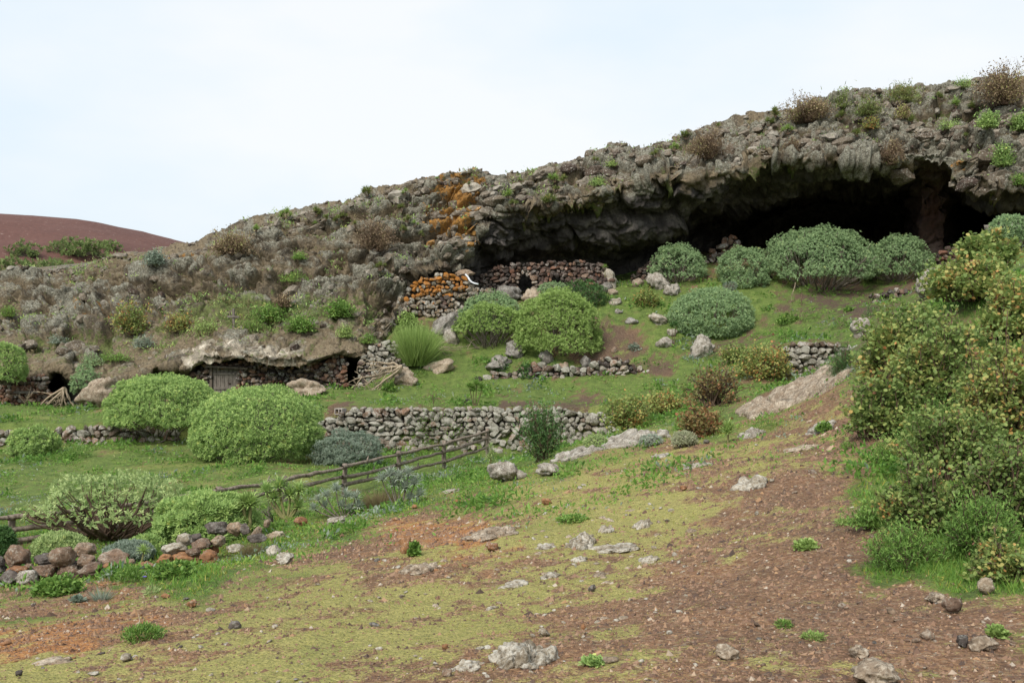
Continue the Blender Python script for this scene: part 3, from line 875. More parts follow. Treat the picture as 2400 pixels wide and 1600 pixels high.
def rubble_wall(name, label, poly, Y, size, mats, seed=0, slope=0.0, thick=0.5, holes=(), group=None, limit=290, pick=None, cat='stone wall', aspect=0.74, tilt=14):
    """dry stone wall: poly is its face, traced as image points and stood upright at distance Y (+ slope per pixel).
    Every stone is a part; what is past the limit becomes one part of kind stuff."""
    r = np.random.default_rng(seed)
    xs = [p_[0] for p_ in poly]
    ys = [p_[1] for p_ in poly]
    x0, x1, y0, y1 = min(xs), max(xs), min(ys), max(ys)
    cx = 0.5 * (x0 + x1)
    base = P(cx, y1, Y + slope * (cx - x0))
    th = thing(name, label, cat, base, group=group)
    th['kind'] = 'thing'
    protos = [mat_copies(STONES, m) for m in mats]
    placed = []
    y = y1
    while y > y0 - size * 0.3:
        ch = size * aspect * r.uniform(0.8, 1.2)
        x = x0 - r.uniform(0, size)
        while x < x1:
            w = size * r.choice([0.6, 0.85, 1.0, 1.3, 1.8], p=[.22, .25, .25, .18, .1]) * r.uniform(0.88, 1.12)
            px, py = x + w / 2, y - ch / 2 + r.normal() * ch * 0.16
            x += w * 0.93
            if not inside(poly, px, py) or any(inside(h_, px, py) for h_ in holes):
                continue
            placed.append((px, py, w, ch * r.uniform(0.85, 1.3)))
        y -= ch * 0.88
    # small stones wedged into the joints
    for k_ in range(int(len(placed) * 0.22)):
        px, py, w, h_ = placed[r.integers(len(placed))]
        px += r.uniform(-.6, .6) * w
        py += r.uniform(-.6, .6) * h_
        if inside(poly, px, py) and not any(inside(q_, px, py) for q_ in holes):
            placed.append((px, py, w * 0.45, h_ * 0.5))
    placed.sort(key=lambda s_: -s_[2] * s_[3])
    extra_v, extra_f, nv = [], [], 0
    for i, (px, py, w, h_) in enumerate(placed):
        Yw = Y + slope * (px - x0)
        s_ = Yw / F
        c = P(px, py, Yw + r.uniform(-0.05, 0.10)) - base
        rot = Matrix.Rotation(R(r.uniform(0, 360)), 3, 'Y') if r.random() < 0.0 else Matrix.Rotation(R(r.normal() * tilt), 3, 'Y') @ Matrix.Rotation(R(r.normal() * 12), 3, 'X') @ Matrix.Rotation(R(r.choice([0, 180]) + r.normal() * 16), 3, 'Z')
        sc = (w * s_ * 1.10, min(thick * 0.8, w * s_ * 1.2), h_ * s_ * 1.12)
        mi = pick(px, py, r) if pick else int(r.integers(len(mats)))
        me = protos[mi][r.integers(len(STONES))]
        if i < limit:
            o = bpy.data.objects.new('stone', me)
            COL.objects.link(o)
            o.parent = th
            o.matrix_local = Matrix.Translation(tuple(c)) @ rot.to_4x4() @ Matrix.Diagonal((*sc, 1))
        else:
            M = np.array(rot) @ np.diag(sc)
            v = np.empty(len(me.vertices) * 3)
            me.vertices.foreach_get('co', v)
            v = v.reshape(-1, 3) @ M.T + c
            f = np.array([list(p_.vertices) for p_ in me.polygons])
            extra_v.append(v)
            extra_f.append(f + nv)
            nv += len(v)
    if extra_v:
        tag(obj('small_stones', mesh_np('small_stones', np.concatenate(extra_v), np.concatenate(extra_f), smooth=False), mats[0], th), kind='stuff')
    # earth core behind the faces of the stones
    bm = bmesh.new()
    step = max(4, size * 0.5)
    inset = size * 0.30
    x = x0 + inset
    while x < x1 - inset:
        xa, xb = x, min(x + step, x1 - inset)
        for a_, b_ in scan(poly, 0.5 * (xa + xb)):
            segs = [(a_ + inset, b_)]
            for h_ in holes:
                for c_, d_ in scan(h_, 0.5 * (xa + xb)):
                    segs = [q_ for (e_, f_) in segs for q_ in ((e_, min(f_, c_)), (max(e_, d_), f_)) if q_[1] - q_[0] > 1]
            for e_, f_ in segs:
                Yw = Y + slope * (0.5 * (xa + xb) - x0)
                ya, yb = Yw + 0.10, Yw + thick
                vs = [bm.verts.new(P(xx, yy, ya) * np.array([q_ / ya, q_ / ya, 1]) - base) for q_ in (ya, yb) for (xx, yy) in ((xa, e_), (xb, e_), (xb, f_), (xa, f_))]
                for idx in ((0, 1, 2, 3), (5, 4, 7, 6), (4, 5, 1, 0), (3, 2, 6, 7), (4, 0, 3, 7), (1, 5, 6, 2)):
                    bm.faces.new([vs[j] for j in idx])
        x += step
    me = bpy.data.meshes.new('earth_core')
    bm.to_mesh(me)
    bm.free()
    obj('earth_core', me, M_CORE, th)
    return th


# ------------------------------------------------------------------ boulders and outcrops
def ico(sub):
    bm = bmesh.new()
    bmesh.ops.create_icosphere(bm, subdivisions=sub, radius=1.0)
    v = np.array([q.co[:] for q in bm.verts])
    f = np.array([[q.index for q in p_.verts] for p_ in bm.faces])
    bm.free()
    return v, f


ICO = {s_: ico(s_) for s_ in (1, 2, 3, 4, 5)}


def rock_mesh(seed, sx, sy, sz, sub=4, rough=0.35, facet=0.5, freq=1.3, pit=0.06, cut=None):
    """a broken boulder: sphere cut by random planes, then weathered"""
    v, f = ICO[sub]
    v = v.copy()
    r = np.random.default_rng(seed)
    if facet:
        for _ in range(11):
            nrm = r.normal(size=3)
            nrm /= np.linalg.norm(nrm)
            lim = r.uniform(0.55, 0.92)
            d = v @ nrm
            over = np.maximum(d - lim, 0)
            v -= facet * over[:, None] * nrm * 1.0
    o = r.uniform(-50, 50, 3)
    n = v / (np.linalg.norm(v, axis=1)[:, None] + 1e-9)
    v = v + n * (rough * (0.30 - np.abs(fbm(v * freq + o, 3)))[:, None] + rough * 0.6 * fbm(v * freq * 0.8 + o + 9, 2)[:, None])
    v += n * (pit * fbm(v * freq * 5 + o, 3))[:, None]
    v = v * np.array([sx, sy, sz])
    return v, f


def boulder(label, px, py, w, h, mat, seed, name='boulder', cat='boulder', sub=4, rough=0.42, facet=0.9, depth=0.9, sink=0.35, group=None, rz=0.0, Y=None, freq=1.3, pit=0.06, lean=0.0):
    """(px, py): where the bottom of the rock meets the ground, w x h: size in the picture"""
    g = hit(px, py) if Y is None else P(px, py, Y)
    s_ = g[1] / F
    sx, sz = 0.5 * w * s_ * 1.04, h * s_ / (2 - sink * 1.0) * 1.0
    sy = sx * depth
    v, f = rock_mesh(seed, sx, sy, sz, sub, rough, facet, freq, pit)
    top = np.percentile(v[:, 2], 99.5)
    if lean:
        v[:, 0] += lean * v[:, 2]
    z0 = h * s_ - top
    v[:, 2] += z0
    me = mesh_np(name, v, f)
    o = obj(name, me, mat, loc=(g[0], g[1] + sy * 0.8, g[2]))
    o.rotation_euler = (0, 0, rz)
    tag(o, label, cat, group)
    return o


def outcrop(label, px, py, w, h, mat, seed, depth_m=None, name='rock_outcrop', cat='rock outcrop', n=90, rough=1.0, group=None, hi=0.34, blobs=None):
    """bedrock showing through the turf: weathered heads of rock grown together, sunk in the ground"""
    g = hit(px, py)
    gt = ground_hit(px, py - h * (1 - hi))
    s_ = g[1] / F
    a = 0.5 * w * s_
    dep = depth_m if depth_m else min(max(gt[1] - g[1], 0.5 * a), 3.0 * a)
    hh = h * hi * s_
    r = np.random.default_rng(seed)
    k_ = blobs or (9 if n < 100 else 16)
    V, Fc, nv = [], [], 0
    sub = 4 if 'largest' in label else 3
    for i in range(k_):
        q = math.sqrt((i + .3) / k_)
        t = i * 2.39996 + seed
        x = g[0] + a * 0.78 * q * math.cos(t) * (1 + .15 * r.normal())
        y = g[1] + dep * 0.5 + dep * 0.42 * q * math.sin(t)
        x = x * y / g[1]
        sx = a * r.uniform(.26, .52) * (1.15 - .45 * q) * (1.3 if k_ < 12 else 1.0)
        sy = min(sx, dep * .5) * r.uniform(.8, 1.2)
        sz = max(hh * r.uniform(.55, 1.15) * (1.15 - .6 * q * q), 0.25 * sx)
        v, f = rock_mesh(seed * 37 + i, sx, sy, sz, sub, .42 * rough, .55, 1.5, .075)
        ca, sa = math.cos(t * 3), math.sin(t * 3)
        v = v @ np.array([[ca, sa, 0], [-sa, ca, 0], [0, 0, 1]])
        # the rock lies along the slope
        gx = (ground_z([x + .3], [y], False)[0] - ground_z([x - .3], [y], False)[0]) / .6
        gy = (ground_z([x], [y + .3], False)[0] - ground_z([x], [y - .3], False)[0]) / .6
        v[:, 2] += v[:, 0] * gx + v[:, 1] * gy
        v += np.array([x, y, ground_z([x], [y])[0] + sz * .08]) - g
        V.append(v)
        Fc.append(f + nv)
        nv += len(v)
    o = obj(name, mesh_np(name, np.concatenate(V), np.concatenate(Fc)), mat, loc=g)
    tag(o, label, cat, group)
    return o


def outcrop_field(label, poly, n, size, mat, seed, name='rock_outcrop', cat='rock outcrop', flat=0.42):
    """a broad crust of bedrock: many low heads of rock that lie along the ground inside an outline"""
    r = np.random.default_rng(seed)
    xs, ys = [p_[0] for p_ in poly], [p_[1] for p_ in poly]
    g = hit(0.5 * (min(xs) + max(xs)), max(ys) - 4)
    V, Fc, nv, made, seen = [], [], 0, 0, []
    while made < n:
        px, py = r.uniform(min(xs), max(xs)), r.uniform(min(ys), max(ys))
        if not inside(poly, px, py):
            continue
        c = ground_hit(px, py)
        s_ = c[1] / F
        R_ = size * s_ * r.uniform(.55, 1.25)
        if c[1] > 33.5:
            continue
        seen.append((c, R_))
        made += 1
        v, f = rock_mesh(seed * 91 + made, R_, R_ * r.uniform(.8, 1.3), R_ * flat, 3, .45, .5, 1.5, .09)
        t = r.uniform(0, 6.28)
        ca, sa = math.cos(t), math.sin(t)
        v = v @ np.array([[ca, sa, 0], [-sa, ca, 0], [0, 0, 1]])
        gx = (ground_z([c[0] + .3], [c[1]], False)[0] - ground_z([c[0] - .3], [c[1]], False)[0]) / .6
        gy = (ground_z([c[0]], [c[1] + .3], False)[0] - ground_z([c[0]], [c[1] - .3], False)[0]) / .6
        v[:, 2] += v[:, 0] * gx + v[:, 1] * gy
        V.append(v + c - g + np.array([0, 0, -.10 * R_]))
        Fc.append(f)
    # keep only the heads that have grown together with the largest cluster
    n_ = len(seen)
    grp = list(range(n_))
    for i in range(n_):
        for j in range(i):
            if np.linalg.norm(seen[i][0] - seen[j][0]) < 0.75 * (seen[i][1] + seen[j][1]):
                a_, b_ = grp[i], grp[j]
                grp = [b_ if q_ == a_ else q_ for q_ in grp]
    big = max(set(grp), key=grp.count)
    V2, F2 = [], []
    for i in range(n_):
        if grp[i] == big:
            V2.append(V[i])
            F2.append(Fc[i] + nv)
            nv += len(V[i])
    o = obj(name, mesh_np(name, np.concatenate(V2), np.concatenate(F2)), mat, loc=g)
    return tag(o, label, cat)


MB_PALE = stone_material('pale_lichened_rock', [(0, (0.224, 0.183, 0.130)), (1, (0.307, 0.254, 0.183))], 0.42, lcol=(0.472, 0.443, 0.378), scale=2.0)
MB_TAN = stone_material('tan_pitted_rock', [(0, (0.236, 0.177, 0.124)), (1, (0.330, 0.254, 0.177))], 0.34, lcol=(0.472, 0.407, 0.319), scale=2.6, orange=0.06)
MB_GREY = stone_material('grey_weathered_rock', [(0, (0.130, 0.116, 0.098)), (1, (0.206, 0.183, 0.153))], 0.36, lcol=(0.354, 0.336, 0.301), scale=1.5)
MB_BROWN = stone_material('brown_field_stone', [(0, (0.125, 0.080, 0.056)), (0.5, (0.20, 0.130, 0.088)), (1, (0.28, 0.20, 0.135))], 0.26, lcol=(0.36, 0.32, 0.26), orange=0.26, scale=2.4)
MB_ORANGE = stone_material('ochre_field_stone', [(0, (0.236, 0.116, 0.059)), (1, (0.342, 0.177, 0.085))], 0.12, lcol=(0.472, 0.401, 0.319), orange=0.3, scale=2.8)
MB_DARK = stone_material('dark_field_stone', [(0, (0.073, 0.061, 0.054)), (1, (0.136, 0.112, 0.097))], 0.22, lcol=(0.307, 0.295, 0.260), scale=2.2)
MB_CRUST = stone_material('crusty_grey_rock', [(0, (0.189, 0.159, 0.124)), (1, (0.248, 0.212, 0.168))], 0.42, lcol=(0.448, 0.419, 0.366), scale=3.2, moss=0.12)
# ------------------------------------------------------------------ plants
class Batch:
    def __init__(s):
        s.v, s.f, s.a, s.n = [], [], [], 0

    def add(s, v, f, a):
        s.v.append(v)
        s.f.append(np.asarray(f) + s.n)
        s.a.append(a)
        s.n += len(v)

    def mesh(s, name, smooth=True):
        V = np.concatenate(s.v)
        fs = {}
        for f in s.f:
            fs.setdefault(f.shape[1], []).append(f)
        return mesh_np(name, V, [np.concatenate(x) for x in fs.values()], {'rnd': np.concatenate(s.a)}, smooth)


def unit(v):
    return v / (np.linalg.norm(v, axis=-1, keepdims=True) + 1e-9)


def frames(d, roll):
    """rotation matrices whose x axis is d"""
    d = unit(d)
    ref = np.where(np.abs(d[:, 2:3]) > 0.95, np.array([[1.0, 0, 0]]), np.array([[0, 0, 1.0]]))
    s_ = unit(np.cross(ref, d))
    u = np.cross(d, s_)
    c, q = np.cos(roll)[:, None], np.sin(roll)[:, None]
    return np.stack([d, s_ * c + u * q, -s_ * q + u * c], 2)


# leaf templates along +x, width along y, hollow towards +z
T_BLADE = (np.array([[0, -.5, 0], [0, .5, 0], [.55, .5, .05], [.55, -.5, .05], [1, 0, -.02]]) * [1, .16, 1], [np.array([[0, 3, 2, 1]]), np.array([[3, 4, 2]])])
T_BLADE = (np.array([[0, 0, 0], [.55, -.5, .05], [1, 0, -.03], [.55, .5, .05]]) * [1, .19, 1], [np.array([[0, 1, 2, 3]])])
T_QUAD = (np.array([[0, 0, 0], [.5, -.5, .03], [1, 0, -.03], [.5, .5, .03]]) * [1, .30, 1], [np.array([[0, 1, 2, 3]])])
T_OVAL = (np.array([[0, 0, 0], [.3, -.42, .06], [.75, -.40, .05], [1, 0, -.05], [.75, .40, .05], [.3, .42, .06]]) * [1, .95, 1], [np.array([[0, 1, 2, 3], [0, 3, 4, 5]])])
T_THIN = (np.array([[0, -.5, 0], [0, .5, 0], [.6, .35, .06], [.6, -.35, .06], [1, 0, -.06]]) * [1, .08, 1], [np.array([[0, 3, 2, 1]]), np.array([[3, 4, 2]])])
T_GRASS = (np.array([[0, -.5, 0], [0, .5, 0], [1, 0, 0]]) * [1, .09, 1], [np.array([[0, 1, 2]])])


def leaves(B, tmpl, pos, d, roll, L, rnd, wide=1.0, face=None):
    tv, tf = tmpl
    if face is None:
        M = frames(d, roll)
    else:                                   # leaves that turn their upper side along 'face'
        d = unit(d)
        s_ = unit(np.cross(face, d))
        M = np.stack([d, s_, np.cross(d, s_)], 2)
    n, k_ = len(pos), len(tv)
    sc = np.ones((n, 1, 3)) * np.asarray(L).reshape(-1, 1, 1)
    sc[:, :, 1] *= wide
    v = np.einsum('nij,nkj->nki', M, tv[None] * sc) + pos[:, None]
    V = v.reshape(-1, 3)
    off = (np.arange(n) * k_)[:, None]
    for j, f in enumerate(tf):
        F_ = (f[None] + off[:, :, None]).reshape(-1, f.shape[1])
        if j == 0:
            B.add(V, F_, np.repeat(rnd, k_))
            base = B.n - len(V)
        else:
            B.f.append(F_ + base)


def tube(B, pts, rad, sides=5, a=0.5):
    pts = np.asarray(pts, float)
    rad = np.asarray(rad, float)
    t = unit(np.gradient(pts, axis=0))
    ref = np.array([0.31, 0.87, 0.38])
    s_ = unit(np.cross(t, ref))
    u = np.cross(t, s_)
    th = np.arange(sides) / sides * 2 * math.pi
    ring = s_[:, None] * np.cos(th)[None, :, None] + u[:, None] * np.sin(th)[None, :, None]
    v = pts[:, None] + ring * rad[:, None, None]
    m = len(pts)
    k_ = np.arange(m * sides).reshape(m, sides)
    f = np.stack([k_[:-1], np.roll(k_, -1, 1)[:-1], np.roll(k_, -1, 1)[1:], k_[1:]], -1).reshape(-1, 4)
    V = np.concatenate([v.reshape(-1, 3), pts[-1:]])
    tip = np.stack([k_[-1], np.roll(k_[-1], -1), np.full(sides, m * sides)], 1)
    B.add(V, f, np.full(len(V), a))
    B.f.append(tip + B.n - len(V))


def bez(p0, p1, p2, n):
    t = np.linspace(0, 1, n)[:, None]
    return (1 - t) ** 2 * p0 + 2 * t * (1 - t) * p1 + t * t * p2


L_BLUE = leaf_material('blue_green_leaf', [(0, (0.143, 0.217, 0.103)), (0.5, (0.296, 0.423, 0.206)), (0.85, (0.425, 0.555, 0.278)), (1, (0.539, 0.597, 0.215))])
L_MID = leaf_material('mid_green_leaf', [(0, (0.138, 0.228, 0.067)), (0.5, (0.324, 0.465, 0.148)), (0.85, (0.498, 0.620, 0.212)), (1, (0.620, 0.620, 0.178))])
L_YEL = leaf_material('yellow_green_leaf', [(0, (0.137, 0.205, 0.051)), (0.5, (0.297, 0.419, 0.116)), (0.85, (0.426, 0.554, 0.197)), (1, (0.515, 0.572, 0.186))])
L_PALE = leaf_material('pale_green_leaf', [(0, (0.178, 0.261, 0.092)), (0.5, (0.388, 0.494, 0.200)), (0.85, (0.555, 0.620, 0.285)), (1, (0.620, 0.620, 0.247))])
L_LUSH = leaf_material('fresh_green_leaf', [(0, (0.076, 0.146, 0.033)), (0.5, (0.183, 0.319, 0.066)), (0.85, (0.302, 0.440, 0.110)), (1, (0.454, 0.483, 0.135))])
L_DARK = leaf_material('dark_green_leaf', [(0, (0.038, 0.085, 0.027)), (0.5, (0.094, 0.186, 0.057)), (0.9, (0.169, 0.280, 0.094)), (1, (0.254, 0.321, 0.101))])
L_GREY = leaf_material('grey_green_leaf', [(0, (0.138, 0.186, 0.138)), (0.5, (0.262, 0.324, 0.241)), (0.85, (0.372, 0.427, 0.344)), (1, (0.414, 0.400, 0.304))])
L_SILVER = leaf_material('silver_leaf', [(0, (0.204, 0.254, 0.190)), (0.5, (0.382, 0.439, 0.343)), (0.85, (0.533, 0.584, 0.483)), (1, (0.584, 0.559, 0.419))])
L_CREAM = leaf_material('cream_leaf', [(0, (0.277, 0.312, 0.173)), (0.6, (0.462, 0.474, 0.312)), (1, (0.601, 0.578, 0.393))])
L_RUMEX = leaf_material('round_sorrel_leaf', [(0, (0.082, 0.116, 0.036)), (0.35, (0.178, 0.260, 0.071)), (0.60, (0.308, 0.368, 0.110)), (0.78, (0.451, 0.396, 0.130)), (0.885, (0.573, 0.321, 0.110)), (0.95, (0.547, 0.218, 0.088)), (1, (0.232, 0.116, 0.068))])
L_RUST = leaf_material('rusty_sorrel_leaf', [(0, (0.09, 0.11, 0.035)), (0.3, (0.19, 0.19, 0.065)), (0.55, (0.28, 0.21, 0.085)), (0.75, (0.34, 0.19, 0.085)), (0.9, (0.34, 0.14, 0.07)), (1, (0.15, 0.085, 0.055))])
L_DRY = leaf_material('dry_twig_leaf', [(0, (0.144, 0.100, 0.067)), (0.5, (0.300, 0.216, 0.139)), (0.8, (0.455, 0.358, 0.204)), (1, (0.406, 0.455, 0.144))])
L_STRAW = leaf_material('straw', [(0, (0.162, 0.116, 0.064)), (0.5, (0.289, 0.231, 0.127)), (1, (0.219, 0.243, 0.081))])
L_ALOE = leaf_material('cliff_rosette_leaf', [(0, (0.100, 0.139, 0.040)), (0.5, (0.218, 0.264, 0.082)), (0.85, (0.330, 0.356, 0.126)), (1, (0.383, 0.277, 0.106))])
L_MOSS = leaf_material('short_turf', [(0, (0.146, 0.153, 0.037)), (0.4, (0.299, 0.299, 0.060)), (0.7, (0.418, 0.401, 0.087)), (0.9, (0.510, 0.441, 0.137)), (1, (0.510, 0.373, 0.170))])
L_HERB = leaf_material('meadow_herbs', [(0, (0.061, 0.138, 0.028)), (0.4, (0.137, 0.266, 0.046)), (0.7, (0.221, 0.371, 0.070)), (0.9, (0.333, 0.418, 0.091)), (1, (0.394, 0.387, 0.167))])
L_PINE = leaf_material('pine_leaf', [(0, (0.088, 0.127, 0.043)), (0.5, (0.195, 0.264, 0.088)), (0.85, (0.312, 0.370, 0.137)), (1, (0.332, 0.293, 0.176))])
B_GREY = bark_material('grey_branch', (0.085, 0.070, 0.055), (0.21, 0.18, 0.145))
B_BROWN = bark_material('brown_branch', (0.060, 0.040, 0.028), (0.155, 0.105, 0.070))
B_PALE = bark_material('bleached_wood', (0.22, 0.165, 0.11), (0.42, 0.345, 0.25))
B_GREEN = bark_material('green_stem', (0.13, 0.125, 0.05), (0.26, 0.24, 0.11))


def place(px, py, Y=None):
    return hit(px, py) if Y is None else P(px, py, Y)


def dome_bush(label, px, py, w, h, leaf, seed, Y=None, skirt=0.25, clumps=None, clump_r=None, name='dome_shrub', cat='shrub', group=None, leaf_len=0.105, bare=0.0, trunk_r=0.07, lumps=0.10, depth=0.95, bark=None, density=1.0, lean=0.0, limbs=0, tmpl=T_BLADE, open_=0.0, yo=0.75, gap=6.9):
    """candelabra spurge: stout limbs fork up from one base and end in rosettes of narrow leaves that close into a dome.
    (px, py) base of the stem, w x h size in the picture; skirt: how far up the side the foliage starts (0..1)"""
    r = np.random.default_rng(seed)
    g = place(px, py, Y)
    s_ = g[1] / F
    rx, H = 0.5 * w * s_, h * s_
    ry = rx * depth
    g = g + np.array([0, ry * yo, 0])
    th = thing(name, label, cat, g, group=group)
    bark = bark or B_GREY
    sp = clump_r or gap * s_ / math.sqrt(density)
    zc = H * 0.42
    zmin = -0.95 + 1.55 * skirt
    area = 2 * math.pi * math.sqrt(rx * ry) * (H * 0.55 + 0.45 * math.sqrt(rx * ry)) * (1 - zmin) / 1.25
    n = int(min(2900, max(60, area / (sp * sp))))
    i = np.arange(n) + 0.5
    zz = 1 - (1 - zmin) * i / n
    ph = i * 2.39996 + r.uniform(0, 6)
    rr = np.sqrt(np.clip(1 - zz * zz, 0, 1))
    rr = np.where(zz < 0, 1.0 - 0.16 * (zz ** 2), rr)
    nrm = np.stack([rr * np.cos(ph), rr * np.sin(ph), zz], 1)
    nrm += r.normal(size=nrm.shape) * 0.5 / math.sqrt(n)
    # the dome in metres: upper half to the top, lower half hangs towards the ground
    up = np.where(nrm[:, 2] > 0, H - zc, zc)
    lump = fbm(nrm * 2.0 + seed * 3.1, 3)
    tuftn = 0.35 - np.abs(fbm(nrm * 5.5 * max(.6, min(1.6, rx / 2.0)) + seed * 1.7, 2))
    bump = 1 + 1.35 * lumps * lump + 0.80 * lumps * tuftn + 0.024 * r.normal(size=n)
    cen = np.stack([nrm[:, 0] * rx, nrm[:, 1] * ry, nrm[:, 2] * up], 1) * (bump * (1 - 0.5 * leaf_len / max(rx, .2)))[:, None]
    cen[:, 2] += zc
    cen[:, 0] += lean * cen[:, 2]
    nrm = unit(nrm * np.array([1, 1, rx / max(H - zc, .1)]))
    if open_ or leaf_len > .09:
        gone = (fbm(nrm * 2.7 + seed, 2) + 0.25 * fbm(nrm * 7 + seed, 2) > 0.50 - open_) & (nrm[:, 2] < 0.7)
        cen, nrm, tuftn = cen[~gone], nrm[~gone], tuftn[~gone]
    n = len(cen)
    cr = sp
    B = Batch()
    inn = r.random(n) < 0.6
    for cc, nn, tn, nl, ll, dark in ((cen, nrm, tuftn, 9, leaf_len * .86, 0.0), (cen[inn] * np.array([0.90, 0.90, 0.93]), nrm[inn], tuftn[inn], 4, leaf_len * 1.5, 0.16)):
        N = len(cc)
        ax = unit(nn * 0.75 + np.array([0, 0, 0.65]) + r.normal(size=(N, 3)) * 0.22)
        N2 = N * nl
        Mx = frames(ax, r.uniform(0, 6.28, N))
        az = np.tile(np.arange(nl) * 2.39996, N) + r.normal(size=N2) * 0.2
        el = np.tile(np.linspace(0.35, 1.62, nl), N) + r.normal(size=N2) * 0.12
        loc = np.stack([np.cos(el), np.sin(el) * np.cos(az), np.sin(el) * np.sin(az)], 1)
        dd = np.einsum('nij,nj->ni', np.repeat(Mx, nl, 0), loc)
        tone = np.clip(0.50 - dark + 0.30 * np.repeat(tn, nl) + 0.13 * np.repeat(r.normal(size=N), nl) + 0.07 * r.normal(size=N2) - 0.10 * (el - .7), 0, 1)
        q = np.repeat(cc, nl, 0)
        keep = q[:, 2] > 0.02
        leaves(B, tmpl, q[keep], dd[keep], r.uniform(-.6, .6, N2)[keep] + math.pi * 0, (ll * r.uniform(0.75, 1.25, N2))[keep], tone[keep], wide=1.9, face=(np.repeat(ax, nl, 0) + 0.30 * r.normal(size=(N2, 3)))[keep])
    fo = tag(obj('foliage', B.mesh('foliage', False), leaf, th), kind='stuff')
    # limbs fork from the base to the tufts
    S = Batch()
    ks = [k_ for k_ in range(n)]
    nb = min(len(ks), 56)
    pick = r.choice(len(ks), nb, replace=False)
    for k_ in pick:
        e_ = cen[k_] - nrm[k_] * cr * 0.3
        b0 = np.array([r.normal() * 0.10 * rx, r.normal() * 0.10 * ry, -0.05])
        c1 = np.array([e_[0] * 0.45, e_[1] * 0.45, e_[2] * 0.22]) + r.normal(size=3) * 0.05 * rx
        pts = bez(b0, c1, e_, 7)
        pts[1:-1] += r.normal(size=(5, 3)) * 0.022 * rx
        tube(S, pts, np.linspace(trunk_r * r.uniform(.4, .8), trunk_r * 0.16, 7), 4, r.random())
    obj('branches', S.mesh('branches'), bark, th)
    for j in range(limbs):
        a_ = 6.283 * (j + r.uniform(-.25, .25)) / limbs
        k_ = int(np.argmax((cen[:, 0] / rx * math.cos(a_) + cen[:, 1] / ry * math.sin(a_)) - 0.6 * np.abs(cen[:, 2] / H - 0.62)))
        L_ = Batch()
        e_ = cen[k_] - nrm[k_] * cr * 0.5
        b0 = np.array([math.cos(a_) * 0.08, math.sin(a_) * 0.08, -0.08])
        pts = bez(b0, np.array([e_[0] * 0.55, e_[1] * 0.5, e_[2] * 0.25]), e_, 9)
        pts[1:-1] += r.normal(size=(7, 3)) * 0.02 * rx
        tube(L_, pts, np.linspace(trunk_r * 1.1, trunk_r * 0.3, 9), 6, .5)
        for q_ in range(3):
            b1 = pts[4 + q_]
            e2 = cen[int(np.argmin(((cen - (e_ + r.normal(size=3) * rx * 0.22)) ** 2).sum(1)))]
            tube(L_, bez(b1, b1 * 0.5 + e2 * 0.5 + np.array([0, 0, -0.06 * H]), e2, 6), np.linspace(trunk_r * 0.5, trunk_r * 0.18, 6), 5, .5)
        obj('limb', L_.mesh('limb'), bark, th)
    return th


